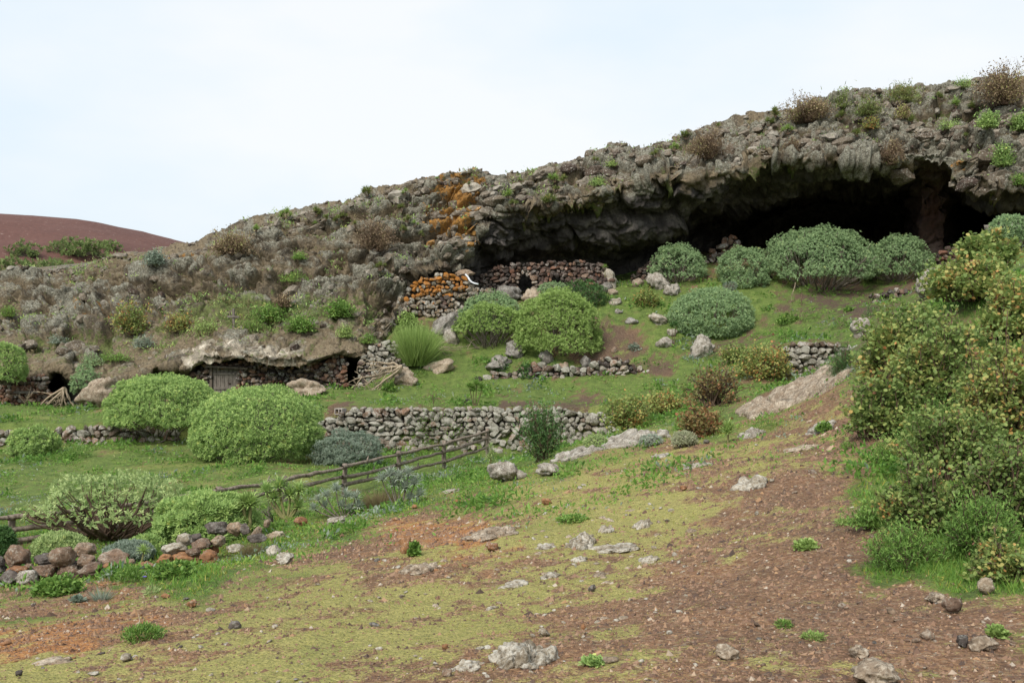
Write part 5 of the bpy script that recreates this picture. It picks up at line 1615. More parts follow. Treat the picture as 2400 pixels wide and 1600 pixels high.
# ------------------------------------------------------------------ boulders about the caves and terraces
BL = [  # label, left, top, right, bottom, material, seed, options
    ('wide tan boulder with a green cap in front of the dwelling wall', 661, 888, 758, 928, MB_TAN, {}),
    ('pale pitted boulder under the broken end of the fallen branch', 914, 860, 980, 905, MB_TAN, {}),
    ('flat tan slab tilted on the grass right of the fallen branch', 996, 840, 1056, 877, MB_TAN, dict(lean=.6)),
    ('grey boulder under the bare branches of the yellow and blue shrub', 1133, 832, 1206, 870, MB_GREY, {}),
    ('big dark tilted slab left of the bluish shrub', 1003, 731, 1070, 790, MB_GREY, dict(lean=.4, facet=.95)),
    ('crusty small boulder below the big dark tilted slab', 1040, 770, 1078, 808, MB_CRUST, dict(rough=.5)),
    ('smooth grey slab left of the arched doorway', 1163, 666, 1230, 706, MB_GREY, {}),
    ('rounded tan boulder right below the arched doorway', 1222, 676, 1275, 712, MB_TAN, {}),
    ('tall pale boulder with a small green plant on top beside the cave house wall', 1393, 626, 1453, 676, MB_PALE, dict(facet=.9)),
    ('grey boulder at the foot of the tall pale boulder', 1402, 661, 1440, 686, MB_GREY, {}),
    ('small tan stone right at the foot of the tall pale boulder', 1424, 676, 1449, 692, MB_TAN, {}),
    ('small pale pointed stone on the green slope beside the path', 1425, 698, 1457, 716, MB_PALE, {}),
    ('small grey round stone on the green slope above the path', 1441, 723, 1460, 736, MB_GREY, {}),
    ('flat dark stone sunk in the green slope right of the path', 1468, 743, 1496, 761, MB_GREY, {}),
    ('white topped angular stone on the green slope', 1522, 733, 1564, 763, MB_PALE, dict(facet=.95)),
    ('grey stone near the cave edge left of the crusty boulder', 1483, 651, 1514, 672, MB_TAN, {}),
    ('big crusty boulder left under the small round blue green shrub', 1519, 636, 1569, 680, MB_CRUST, dict(rough=.5)),
    ('tan boulder under the stem of the small round blue green shrub', 1558, 664, 1599, 694, MB_CRUST, {}),
    ('grey boulder left of the dense blue green dome', 1541, 789, 1580, 817, MB_CRUST, {}),
    ('small pale stone at the left edge of the dense blue green dome', 1561, 770, 1592, 790, MB_PALE, {}),
    ('large pale leaning boulder in front of the dense blue green dome', 1625, 784, 1679, 837, MB_CRUST, dict(facet=.9, lean=.3)),
    ('small brown stone lying on the bare dirt path', 1431, 813, 1449, 827, MB_BROWN, {}),
    ('grey stone in the shade under the yellow green dome shrub', 1263, 815, 1296, 854, MB_GREY, {}),
    ('rounded brown stone in the low tumbled wall', 1308, 848, 1337, 876, MB_BROWN, {}),
    ('grey stone at the right skirt of the yellow green dome shrub', 1359, 833, 1388, 862, MB_GREY, {}),
    ('striped grey boulder between the two yellow green shrubs', 1178, 798, 1228, 842, MB_GREY, {}),
    ('large crusty rock standing above the right sorrel bushes', 2163, 624, 2242, 690, MB_CRUST, dict(rough=.55)),
    ('pale crusty rock at the right edge under the cave', 2316, 510, 2460, 592, MB_CRUST, dict(rough=.5)),
    ('pale stone half hidden at the top of the right sorrel bushes', 2000, 744, 2045, 790, MB_CRUST, {}),
    ('tilted tan slab right of the left cave doorway', 172, 886, 260, 958, MB_TAN, dict(facet=.95, lean=.4)),
    ('reddish log like stone on top of the orange lichened wall', 1066, 630, 1110, 646, MB_BROWN, dict(Y=52.3)),
    ('small dark stone on the grass before the retaining wall edge', 1078, 934, 1106, 944, MB_DARK, {}),
    ('pale knobbly boulder in the meadow right of the fence end', 1150, 1083, 1218, 1130, MB_CRUST, dict(rough=.5)),
    ('pale low boulder right of the knobbly meadow boulder', 1258, 1087, 1312, 1116, MB_CRUST, dict(rough=.45)),
    ('small pale stone between the two meadow boulders', 1210, 1102, 1236, 1122, MB_CRUST, {}),
    ('pale boulder under the silver plants beside the fence', 762, 1214, 824, 1235, MB_PALE, dict(rough=.45)),
    ('pale round boulder in the turf below the straw coloured grass', 637, 1299, 684, 1322, MB_PALE, {}),
    ('pale flat stone above the round boulder in the turf', 618, 1280, 656, 1302, MB_PALE, {}),
    ('tan stone at the foot of the spiky palm like plants', 620, 1246, 662, 1264, MB_TAN, {}),
    ('pale stone behind the straw coloured grass near the field stones', 524, 1276, 566, 1296, MB_PALE, {}),
    ('brown stone under the cluster of palm like plants', 685, 1212, 716, 1236, MB_ORANGE, {}),
    ('small orange stone right of the silver plant', 965, 1182, 978, 1192, MB_ORANGE, {}),
    ('orange stone alone in the turf below the meadow boulder', 1063, 1166, 1083, 1177, MB_ORANGE, {}),
    ('orange brown stone in the turf right of centre', 1268, 1168, 1292, 1184, MB_ORANGE, {}),
    ('brown and pale lump beside the small green herb on the slope', 932, 1256, 964, 1298, MB_ORANGE, dict(rough=.5)),
    ('orange lump at the lower edge of the ochre soil patch', 1138, 1272, 1166, 1294, MB_ORANGE, {}),
    ('red stone in the turf beside the pale outcrop under the path', 1594, 1138, 1612, 1150, MB_ORANGE, {}),
    ('large rounded brown stone on the gravel near the right bushes', 2218, 1404, 2258, 1440, MB_BROWN, {}),
    ('pale brown stone left of the rounded one on the gravel', 2177, 1392, 2222, 1414, MB_TAN, {}),
    ('upright tan stone at the grass edge under the right bushes', 2298, 1355, 2336, 1394, MB_TAN, dict(facet=.9)),
    ('brown stone with a lichen face low on the gravel', 2160, 1476, 2192, 1500, MB_BROWN, {}),
    ('dark stone on the gravel at lower right', 2246, 1490, 2272, 1518, MB_DARK, {}),
    ('wide pale brown stone on the gravel at lower right', 2276, 1496, 2342, 1528, MB_TAN, {}),
    ('pale tan stone at the bottom of the gravel path', 1998, 1518, 2040, 1544, MB_TAN, {}),
    ('round pale stone cut by the bottom edge at right', 2016, 1564, 2130, 1608, MB_TAN, dict(depth=1.2)),
    ('tan stone with white edge on the gravel right of centre', 1680, 1518, 1742, 1548, MB_TAN, {}),
    ('small white capped stone above the largest foreground outcrop', 1260, 1474, 1288, 1492, MB_PALE, {}),
    ('purple brown stone in the turf right of centre', 1380, 1370, 1398, 1386, MB_DARK, {}),
    ('orange pebble of fist size right of the foreground outcrop', 1362, 1462, 1374, 1476, MB_ORANGE, {}),
    ('orange stone lying in the turf left of the foreground outcrop', 1036, 1510, 1050, 1522, MB_ORANGE, {}),
    ('brown stone at the left tip of the foreground outcrop', 1034, 1570, 1060, 1586, MB_BROWN, {}),
    ('dark stone at the bottom left corner of the turf', 30, 1572, 50, 1584, MB_DARK, {}),
    ('white flat stone at the lower left in the turf', 205, 1576, 230, 1584, MB_PALE, {}),
    ('pale stone with moss in the lower left turf', 280, 1534, 308, 1552, MB_PALE, {}),
    ('orange stone lying in the left turf above the herb patch', 432, 1408, 462, 1424, MB_ORANGE, {}),
    ('flat orange stone on the left turf', 374, 1392, 396, 1404, MB_ORANGE, {}),
    ('dark brown lump in the turf below the orange stone', 532, 1458, 562, 1474, MB_DARK, {}),
    ('small grey stone at the right end of the cream tufted plants', 1650, 1030, 1664, 1040, MB_GREY, {}),
]
for i, (lb, x0, y0, x1, y1, m, kw) in enumerate(BL):
    kw = dict(kw)
    w_, h_ = x1 - x0, y1 - y0
    kw.setdefault('sub', 4 if w_ > 40 else 3)
    kw.setdefault('rough', .42)
    boulder(lb, (x0 + x1) / 2, y1, w_, h_, m, 300 + i, **kw)

# two heaps of field stones at the left, each stone a part
def stone_heap(label, stones, ox, oy, base, seed):
    g = hit(*base)
    th = thing('tumbled_wall', label, 'stone wall', g)
    th['kind'] = 'thing'
    r = np.random.default_rng(seed)
    ymax = max(s_[3] for s_ in stones)
    for i, (x0, y0, x1, y1, m) in enumerate(stones):
        px, pyb = ox + (x0 + x1) / 2 / 3.92, oy + y1 / 3.92
        w_, h_ = (x1 - x0) / 3.92, (y1 - y0) / 3.92
        gh = ground_hit(px, pyb + 6)
        up = (ymax - y1) / 3.92
        Y = min(gh[1] - 0.12, g[1] + 1.4) if gh is not None else g[1]
        Y = g[1] + 0.010 * up + 0.35 * r.random() if up < 60 else Y
        s_ = Y / F
        v, f = rock_mesh(seed * 50 + i, 0.54 * w_ * s_, 0.46 * w_ * s_, 0.56 * h_ * s_, 4, .26, .9, 1.3, .05)
        c = P(px, pyb - h_ / 2, Y) - g + np.array([0, 0.2 * w_ * s_, 0])
        obj('stone', mesh_np('stone', v, f), m, th, c)


stone_heap('tumbled wall of big brown field stones at the left edge of the picture',
           [(-40, 1000, 34, 1090, MB_DARK), (30, 898, 272, 1104, MB_BROWN), (280, 985, 505, 1096, MB_DARK), (430, 900, 690, 1095, MB_BROWN), (650, 880, 862, 1005, MB_BROWN), (680, 985, 855, 1095, MB_BROWN), (856, 955, 1140, 1110, MB_BROWN), (920, 1052, 1052, 1155, MB_ORANGE),
            (715, 1060, 935, 1180, MB_BROWN), (496, 1078, 762, 1210, MB_BROWN), (276, 1068, 504, 1210, MB_BROWN), (56, 1092, 244, 1175, MB_ORANGE), (136, 1142, 344, 1280, MB_CRUST), (-20, 1128, 192, 1290, MB_DARK), (1138, 1018, 1232, 1080, MB_BROWN), (1236, 1046, 1392, 1135, MB_ORANGE), (-60, 1080, 60, 1150, MB_GREY), (210, 1060, 300, 1150, MB_BROWN), (600, 1040, 720, 1110, MB_DARK), (-160, 960, -40, 1120, MB_BROWN), (-170, 1100, -20, 1280, MB_GREY)], 0, 1050, (120, 1374), 11)
stone_heap('heap of rusty brown field stones beside the palm like plant',
           [(1606, 792, 1752, 905, MB_PALE), (1745, 778, 1855, 865, MB_DARK), (1758, 838, 1942, 945, MB_BROWN), (1868, 678, 2072, 815, MB_DARK), (2058, 676, 2214, 806, MB_BROWN), (1936, 808, 2064, 905, MB_BROWN), (1478, 878, 1724, 990, MB_PALE), (1418, 982, 1584, 1072, MB_ORANGE),
            (1578, 958, 1832, 1070, MB_ORANGE), (1818, 946, 2004, 1090, MB_ORANGE), (1918, 896, 2014, 965, MB_ORANGE), (2200, 696, 2296, 806, MB_DARK), (2296, 720, 2420, 860, MB_BROWN), (2420, 660, 2480, 730, MB_BROWN), (1700, 930, 1830, 990, MB_BROWN), (2260, 800, 2440, 870, MB_DARK)], 0, 1050, (430, 1326), 12)

# ------------------------------------------------------------------ bedrock showing through the turf
OC = [  # label, left, top, right, bottom, material, options
    ('pale stone rib left of the sorrel bushes running down the crest', 1395, 968, 1570, 1050, MB_CRUST, dict(n=120, hi=.4, depth_m=4.0, blobs=22)),
    ('low pale rib at the right end of the retaining wall', 1290, 1030, 1420, 1076, MB_CRUST, dict(n=100, hi=.4)),
    ('pale outcrop behind the fern like rosette', 1726, 980, 1796, 1028, MB_CRUST, {}),
    ('low pale outcrop left of the cream cushion', 1527, 1048, 1575, 1072, MB_CRUST, {}),
    ('thin pale slab lying in the turf below the cream cushion', 1592, 1070, 1672, 1096, MB_PALE, {}),
    ('grey outcrop in mossy turf left of the path', 1716, 1104, 1800, 1156, MB_PALE, {}),
    ('flat tan outcrop across the top of the path', 1835, 1034, 1912, 1060, MB_TAN, {}),
    ('pale outcrop with a green tuft beside the broad crusty outcrop', 1880, 976, 1965, 1016, MB_CRUST, {}),
    ('largest pale outcrop in the foreground at the bottom', 1140, 1486, 1312, 1574, MB_PALE, dict(n=150, hi=.45, blobs=18)),
    ('left arm of the bottom foreground outcrop', 1058, 1532, 1136, 1574, MB_PALE, dict(n=100)),
    ('pale hollowed outcrop on the reddish soil at centre left', 932, 1292, 1036, 1346, MB_TAN, dict(n=120, rough=1.0)),
    ('long flat pale slab along the ochre soil patch', 1080, 1220, 1222, 1268, MB_TAN, dict(n=120)),
    ('white knobbly outcrop in the turf at the centre', 1322, 1222, 1400, 1290, MB_PALE, dict(n=120, rough=1.0, hi=.36)),
    ('low white ledge running right from the knobbly outcrop', 1374, 1268, 1508, 1296, MB_PALE, dict(n=110)),
    ('small white outcrop right of the knobbly outcrop', 1402, 1220, 1444, 1250, MB_PALE, {}),
    ('white outcrop below the left end of the low ledge', 1332, 1288, 1378, 1318, MB_PALE, {}),
    ('pale round outcrop in mossy turf left of centre', 1266, 1332, 1314, 1356, MB_PALE, {}),
    ('flat pale outcrop in mossy turf right of centre', 1386, 1332, 1428, 1352, MB_TAN, {}),
    ('narrow curved pale outcrop in the mossy turf', 1170, 1350, 1238, 1380, MB_PALE, {}),
    ('small cream outcrop in the yellow turf', 1134, 1408, 1168, 1428, MB_PALE, {}),
    ('pale outcrop near the path edge below the turf crest', 1485, 1192, 1530, 1240, MB_PALE, {}),
    ('small white outcrop beside the gravel at centre right', 1490, 1296, 1550, 1322, MB_PALE, {}),
    ('flat tan slab in the lower left turf', 76, 1530, 184, 1556, MB_TAN, dict(n=110)),
    ('white ledge in the turf left of the ochre patch', 1250, 1264, 1306, 1288, MB_PALE, {}),
    ('tan outcrop at the bottom edge right of the foreground outcrop', 1400, 1530, 1450, 1556, MB_TAN, {}),
    ('pale outcrop strip below the meadow boulders', 1030, 1142, 1080, 1156, MB_PALE, {}),
]
for i, (lb, x0, y0, x1, y1, m, kw) in enumerate(OC):
    outcrop(lb, (x0 + x1) / 2, y1, x1 - x0, (y1 - y0) * 0.95, m, 700 + i, **kw)

outcrop_field('broad pale crusty outcrop at the head of the gravel path', [(1745, 968), (1752, 905), (1800, 884), (1870, 868), (1960, 878), (2015, 900), (2010, 950), (1960, 966), (1850, 978)], 110, 34, MB_TAN, 760, flat=.75)
# ------------------------------------------------------------------ the dome shrubs
dome_bush('great green dome shrub at the left with dark stems showing beneath', 350, 1044, 286, 160, L_MID, 1, skirt=0.42, leaf_len=.115, open_=.12)
dome_bush('broad green dome shrub touching the ground in front of the pale wall', 574, 1084, 318, 172, L_MID, 2, skirt=0.0, leaf_len=.12, lumps=.07)
dome_bush('nearest pale green dome shrub with many bare brown limbs at lower left', 215, 1278, 360, 152, L_PALE, 3, skirt=0.50, leaf_len=.105, limbs=11, trunk_r=.05, lumps=.18, open_=.20, bark=B_BROWN, depth=.8, clump_r=.17)
dome_bush('sprawling green shrub right of the nearest dome shrub', 460, 1276, 240, 102, L_MID, 4, skirt=0.0, leaf_len=.10, lumps=.16)
dome_bush('yellow green dome shrub in the middle of the terrace slope', 1310, 852, 212, 178, L_YEL, 5, skirt=0.22, leaf_len=.13, lumps=.09, open_=.1)
dome_bush('yellow green shrub with a fan of bare grey stems left of the middle dome', 1150, 828, 172, 120, L_YEL, 6, skirt=0.62, leaf_len=.12, lumps=.13, depth=.7)
dome_bush('bluish shrub behind the fan stemmed yellow shrub', 1150, 800, 158, 118, L_BLUE, 7, skirt=0.35, leaf_len=.12, Y=50.5)
dome_bush('small round blue green shrub at the cave edge', 1598, 670, 130, 102, L_BLUE, 8, skirt=0.30, leaf_len=.13, lumps=.20, open_=.22)
dome_bush('blue green shrub squeezed between the small round and the largest dome', 1752, 676, 122, 100, L_BLUE, 9, skirt=0.0, leaf_len=.13, lumps=.16)
dome_bush('largest blue green dome shrub before the black cave', 1946, 696, 272, 174, L_BLUE, 10, skirt=0.40, leaf_len=.13, lumps=.10, limbs=6, trunk_r=.11, open_=.14)
dome_bush('blue green dome shrub right of the largest one', 2128, 668, 146, 122, L_BLUE, 11, skirt=0.32, leaf_len=.13, lumps=.10)
dome_bush('dense blue green dome shrub alone on the lower slope', 1682, 796, 206, 124, L_BLUE, 12, skirt=0.05, leaf_len=.125, lumps=.05)
dome_bush('bright green dome shrub cut by the left picture edge', -8, 900, 100, 98, L_MID, 13, skirt=0.05, Y=45, leaf_len=.12)
dome_bush('blue green shrub on the bank at the far right under the cave', 2385, 560, 90, 60, L_BLUE, 14, skirt=0.0, Y=36, leaf_len=.11)
dome_bush('small blue green shrub before the left low wall', 58, 1070, 112, 64, L_MID, 15, skirt=0.05, leaf_len=.115, lumps=.22, open_=.15)
dome_bush('feathery blue green shrub beside the left cave doorway', 190, 928, 62, 66, L_BLUE, 16, skirt=0.15, lumps=.3, open_=.25, Y=46.2, leaf_len=.12)
dome_bush('low blue green shrub hidden behind the middle yellow dome', 1300, 712, 92, 52, L_BLUE, 17, skirt=0.0, lumps=.2)
dome_bush('narrow dark green shrub trailing right behind the middle yellow dome', 1372, 722, 100, 64, L_DARK, 18, skirt=0.0, lumps=.3, open_=.1, leaf_len=.12)
dome_bush('grey green rounded shrub in the meadow before the pale wall', 808, 1094, 150, 78, L_GREY, 19, skirt=0.0, lumps=.22, leaf_len=.07, density=1.7)
dome_bush('pale green cushion behind the left field stones', 118, 1310, 120, 52, L_PALE, 20, skirt=0.0, leaf_len=.075, lumps=.12)
dome_bush('grey green cushion behind the left field stones', 285, 1320, 116, 42, L_GREY, 21, skirt=0.0, leaf_len=.05, density=1.5)
dome_bush('green cushion between the two heaps of field stones', 330, 1318, 96, 56, L_MID, 22, skirt=0.0, leaf_len=.07, Y=17.6)
dome_bush('cream coloured cushion plant on the crest', 1607, 1048, 60, 36, L_CREAM, 23, skirt=0.2, leaf_len=.045, name='cushion_plant', cat='plant', density=1.4)
dome_bush('faded grey cushion left of the cream cushion', 1530, 1046, 56, 26, L_SILVER, 24, skirt=0.1, leaf_len=.045, name='cushion_plant', cat='plant')
dome_bush('pale feathery cushion at the right end of the retaining wall', 1398, 1054, 58, 34, L_PALE, 25, skirt=0.0, leaf_len=.06, name='cushion_plant', cat='plant')
dome_bush('dark green rounded herb at the left picture edge behind the stones', -4, 1300, 56, 64, L_DARK, 26, skirt=0.0, leaf_len=.07, Y=17.5)
dome_bush('small grey shrub on the bank above the dense blue green dome', 1713, 680, 34, 22, L_GREY, 27, skirt=0.0, Y=53, leaf_len=.08)

# ------------------------------------------------------------------ wispy and leafy bushes on the terraces
tuft('tall wispy broom bush with brownish green twigs', 974, 856, 112, 112, L_YEL, 31, n=3200, name='broom_bush', cat='bush', tmpl=T_GRASS, spread=.42, wide=.28, wild=.24)
tuft('brown straw coloured grass clump under the silver plants', 893, 1196, 104, 62, L_STRAW, 32, n=1500, name='grass_clump', spread=.8, wide=.35)
tuft('dry brownish grass beside the rusty field stones', 590, 1300, 76, 40, L_STRAW, 33, n=700, name='grass_clump', spread=.9, wide=.4)
tuft('grey green spiky grass tuft below the left field stones', 238, 1404, 50, 46, L_GREY, 34, n=130, name='grass_tuft', spread=1.3, wide=.6)
twiggy_bush('leafy dark green bush standing before the pale retaining wall', 1030, 1062, 150, 112, L_LUSH, 35, name='leafy_bush', n_stem=30, leaf_len=.12, per_tip=15, tmpl=T_QUAD, wide=.85, fill=.3, twig=.018, tone0=.36)
twiggy_bush('tall narrow dark green bush before the right part of the retaining wall', 1268, 1082, 106, 150, L_DARK, 36, name='leafy_bush', n_stem=30, leaf_len=.13, per_tip=15, tmpl=T_QUAD, wide=.8, fill=.3, twig=.016, tone0=.55)
twiggy_bush('bare dead grey twigs rising out of the leafy bush at the wall', 1014, 1040, 84, 110, L_DRY, 37, name='dead_twigs', cat='dead twigs', n_stem=10, per_tip=0, bark=B_PALE, twig=.022, fork=3)
twiggy_bush('rounded brown sorrel bush of bare stems with few orange leaves', 1684, 955, 150, 108, L_RUST, 38, n_stem=44, leaf_len=.085, per_tip=4, fill=.2, twig=.022, tone0=.5, loose=.15)
twiggy_bush('orange leaved sorrel bush below the bare brown one', 1650, 1024, 110, 66, L_RUST, 39, n_stem=34, leaf_len=.075, per_tip=12, tone0=.58, twig=.014)
twiggy_bush('mottled sorrel bush at the right end of the retaining wall', 1475, 1008, 120, 74, L_RUMEX, 40, n_stem=34, leaf_len=.085, per_tip=12, tone0=.62, twig=.014)
twiggy_bush('mottled sorrel bush between the wall end and the bare brown bush', 1560, 972, 110, 56, L_RUMEX, 41, n_stem=30, leaf_len=.085, per_tip=12, tone0=.66, twig=.014)
twiggy_bush('yellow mottled sorrel bush left of the knobbly stone wall', 1800, 892, 152, 86, L_RUMEX, 42, n_stem=44, leaf_len=.095, per_tip=14, tone0=.62, twig=.016)
twiggy_bush('sorrel bush spilling over the grass right of the leaning boulder', 1730, 850, 80, 44, L_RUMEX, 43, n_stem=20, leaf_len=.09, per_tip=12, tone0=.5, twig=.014)
twiggy_bush('small dark green broom at the right end of the knobbly wall', 1982, 880, 56, 78, L_DARK, 44, name='broom_bush', n_stem=26, leaf_len=.11, per_tip=20, tmpl=T_THIN, twig=.014)
twiggy_bush('brownish sorrel on the slope below the small round blue green shrub', 1520, 722, 72, 46, L_RUMEX, 45, n_stem=22, leaf_len=.10, per_tip=12, tone0=.5, twig=.016)

# ------------------------------------------------------------------ the mass of sorrel bushes at the right
RB_ = [  # label, base px, py, w, h, Y, leaf material, leaf size, stems, tone, options
    ('sorrel bush highest up the right bank beside the crusty rock', 2325, 625, 120, 84, 25.0, L_RUMEX, .062, 36, .48, {}),
    ('yellowish sorrel bush on the bank right of the crusty rock', 2300, 700, 190, 96, 22.0, L_RUMEX, .060, 44, .54, {}),
    ('sorrel bush on the right bank at the picture edge', 2410, 790, 170, 150, 19.0, L_RUMEX, .056, 46, .54, {}),
    ('broad sorrel bush reaching left over the knobbly wall', 2145, 900, 220, 200, 19.0, L_RUMEX, .060, 64, .44, {}),
    ('dense sorrel bush in the middle of the right mass', 2235, 990, 250, 260, 16.0, L_RUMEX, .056, 70, .45, {}),
    ('rusty sorrel bush at the right edge', 2380, 1060, 220, 300, 13.8, L_RUMEX, .050, 70, .57, {}),
    ('open twiggy sorrel bush hanging over the path', 2100, 1030, 170, 165, 15.5, L_RUMEX, .055, 44, .40, dict(fill=.45)),
    ('dark sorrel bush below the leafy herb in the right mass', 2270, 1130, 230, 190, 12.3, L_RUMEX, .045, 56, .42, {}),
    ('sorrel bush with big round leaves at the path edge', 2190, 1260, 200, 170, 10.3, L_RUMEX, .043, 52, .40, dict(big_leaves=70)),
    ('dark green sorrel bush low at the right edge', 2390, 1250, 210, 220, 10.0, L_RUMEX, .040, 56, .34, dict(big_leaves=50)),
    ('small sorrel bush with yellow leaves at the lower right corner', 2365, 1372, 130, 100, 6.5, L_RUMEX, .038, 30, .50, dict(big_leaves=40)),
]
for i, (lb, px, py, w, h, Y, lm, ll, ns, t0, kw) in enumerate(RB_):
    g_ = ground_hit(px, py)
    if i > 2 and g_ is not None:
        Y = g_[1]
    ll = 10.0 * Y / F
    twiggy_bush(lb, px, py, w, h, lm, 60 + i, Y=Y, n_stem=int(ns * 1.2), leaf_len=ll, per_tip=kw.pop('per_tip', 13), tone0=t0, group='sorrel bushes massed at the right', twig=.011, base_spread=.62, loose=ll * 2.0, tone_sd=.17, **kw)
twiggy_bush('fresh green feathery bush among the sorrel at the right', 2230, 1060, 180, 120, L_LUSH, 81, name='feathery_bush', n_stem=44, leaf_len=.055, per_tip=26, tmpl=T_QUAD, tone0=.30, twig=.006, wide=.9, base_spread=.5)
twiggy_bush('fresh green feathery bush below the big leaved sorrel', 2330, 1320, 190, 150, L_LUSH, 82, name='feathery_bush', n_stem=44, leaf_len=.038, per_tip=24, tmpl=T_QUAD, tone0=.30, twig=.005, wide=.9, base_spread=.5)
twiggy_bush('leafy green herb clump at the left foot of the right bushes', 2070, 1238, 110, 60, L_LUSH, 83, name='leafy_herb', cat='herb', n_stem=26, leaf_len=.045, per_tip=18, tmpl=T_QUAD, tone0=.45, twig=.004, base_spread=.6)
twiggy_bush('bright green herb clump beside the path under the open sorrel bush', 2130, 1100, 150, 70, L_LUSH, 84, name='leafy_herb', cat='herb', n_stem=30, leaf_len=.05, per_tip=18, tmpl=T_QUAD, tone0=.55, twig=.005, base_spread=.6)
twiggy_bush('green herb clump at the near foot of the right bushes', 2140, 1330, 170, 84, L_LUSH, 85, name='leafy_herb', cat='herb', n_stem=34, leaf_len=.034, per_tip=20, tmpl=T_QUAD, tone0=.45, twig=.004, base_spread=.6)

# ------------------------------------------------------------------ palm like and spiky plants by the fence
rosette_plant('single palm like plant with a straight stem beside the field stones', 584, 1262, 74, L_YEL, 90, heads=((2, 78, 1.05), (-14, 84, .8)), leaf_px=33, n=46, name='palm_like_plant', stem_r=.045)
rosette_plant('cluster of palm like plants with several crowns before the fence', 672, 1214, 80, L_MID, 91, heads=((-50, 62, .9), (-18, 72, 1.0), (8, 52, 1.0), (30, 64, .9), (26, 26, .8), (-30, 46, .8)), leaf_px=31, n=40, name='palm_like_plant', stem_r=.04)
rosette_plant('small spiky plant behind the left field stones', 330, 1316, 30, L_YEL, 92, heads=((6, 24, 1.0),), leaf_px=18, n=34, name='palm_like_plant', stem_r=.02, Y=15.2)
rosette_plant('low green spiky cushion at the foot of the palm like cluster', 650, 1246, 26, L_LUSH, 93, heads=tuple((dx, 12, .7) for dx in (-24, -12, 0, 12, 24)), leaf_px=18, n=26, name='spiky_cushion', stem_r=.012)
rosette_plant('silver spiky shrub right beside the fence post', 935, 1190, 86, L_SILVER, 94, heads=((-40, 66, .9), (-22, 76, 1.0), (0, 70, 1.0), (22, 78, 1.0), (36, 56, 1.0), (14, 46, 1.0), (48, 30, .9), (38, 14, .8), (-12, 54, .9), (26, 22, .8)), leaf_px=23, n=40, name='silver_shrub', cat='shrub', bark=B_GREY)
rosette_plant('grey spiky shrub between the palm like cluster and the straw grass', 805, 1214, 70, L_SILVER, 95, heads=((-40, 52, .9), (-18, 66, 1.0), (6, 50, 1.0), (28, 48, .9), (36, 28, .9), (-46, 26, .9), (-4, 28, .9), (16, 22, .8), (-70, 22, .8), (-60, 44, .7)), leaf_px=21, n=36, name='silver_shrub', cat='shrub', bark=B_GREY)
rosette_plant('yellow green fern like rosette on the crest beside the rusty sorrel', 1706, 1036, 22, L_YEL, 96, heads=((0, 22, 1.1), (2, 34, .7)), leaf_px=30, n=24, name='fern_like_rosette', tmpl=T_THIN, wide=1.6)
rosette_plant('small light green rosette on top of the retaining wall', 1434, 962, 14, L_YEL, 97, heads=((0, 12, 1.0),), leaf_px=20, n=26, name='green_rosette')
rosette_plant('little tree like plant on the terrace before the fallen branch', 1113, 952, 56, L_LUSH, 98, heads=((-12, 44, 1.0), (4, 50, 1.0), (16, 42, .9), (-4, 36, .9)), leaf_px=17, n=40, name='small_tree', cat='small tree', bark=B_BROWN)
rosette_plant('small green plant growing on top of the tall pale boulder', 1418, 648, 24, L_YEL, 99, heads=((0, 22, 1.0),), leaf_px=9, n=26, Y=53.6, name='small_plant')
rosette_plant('thin stemmed little plant left of the dense blue green dome', 1578, 812, 60, L_DARK, 100, heads=((-3, 46, 1.0), (6, 50, .8)), leaf_px=14, n=30, name='small_plant', bark=B_BROWN)
rosette_plant('light green leafy stem before the fence end', 1150, 1108, 60, L_PALE, 101, heads=((0, 60, .8), (2, 46, .9), (-3, 34, 1.0), (6, 22, 1.0)), leaf_px=16, n=18, name='leafy_plant', wide=2.0)
rosette_plant('yellow green rosette at the stones under the farthest right dome', 2168, 664, 12, L_YEL, 102, heads=((0, 9, 1.0),), leaf_px=15, n=24, name='green_rosette', Y=50)

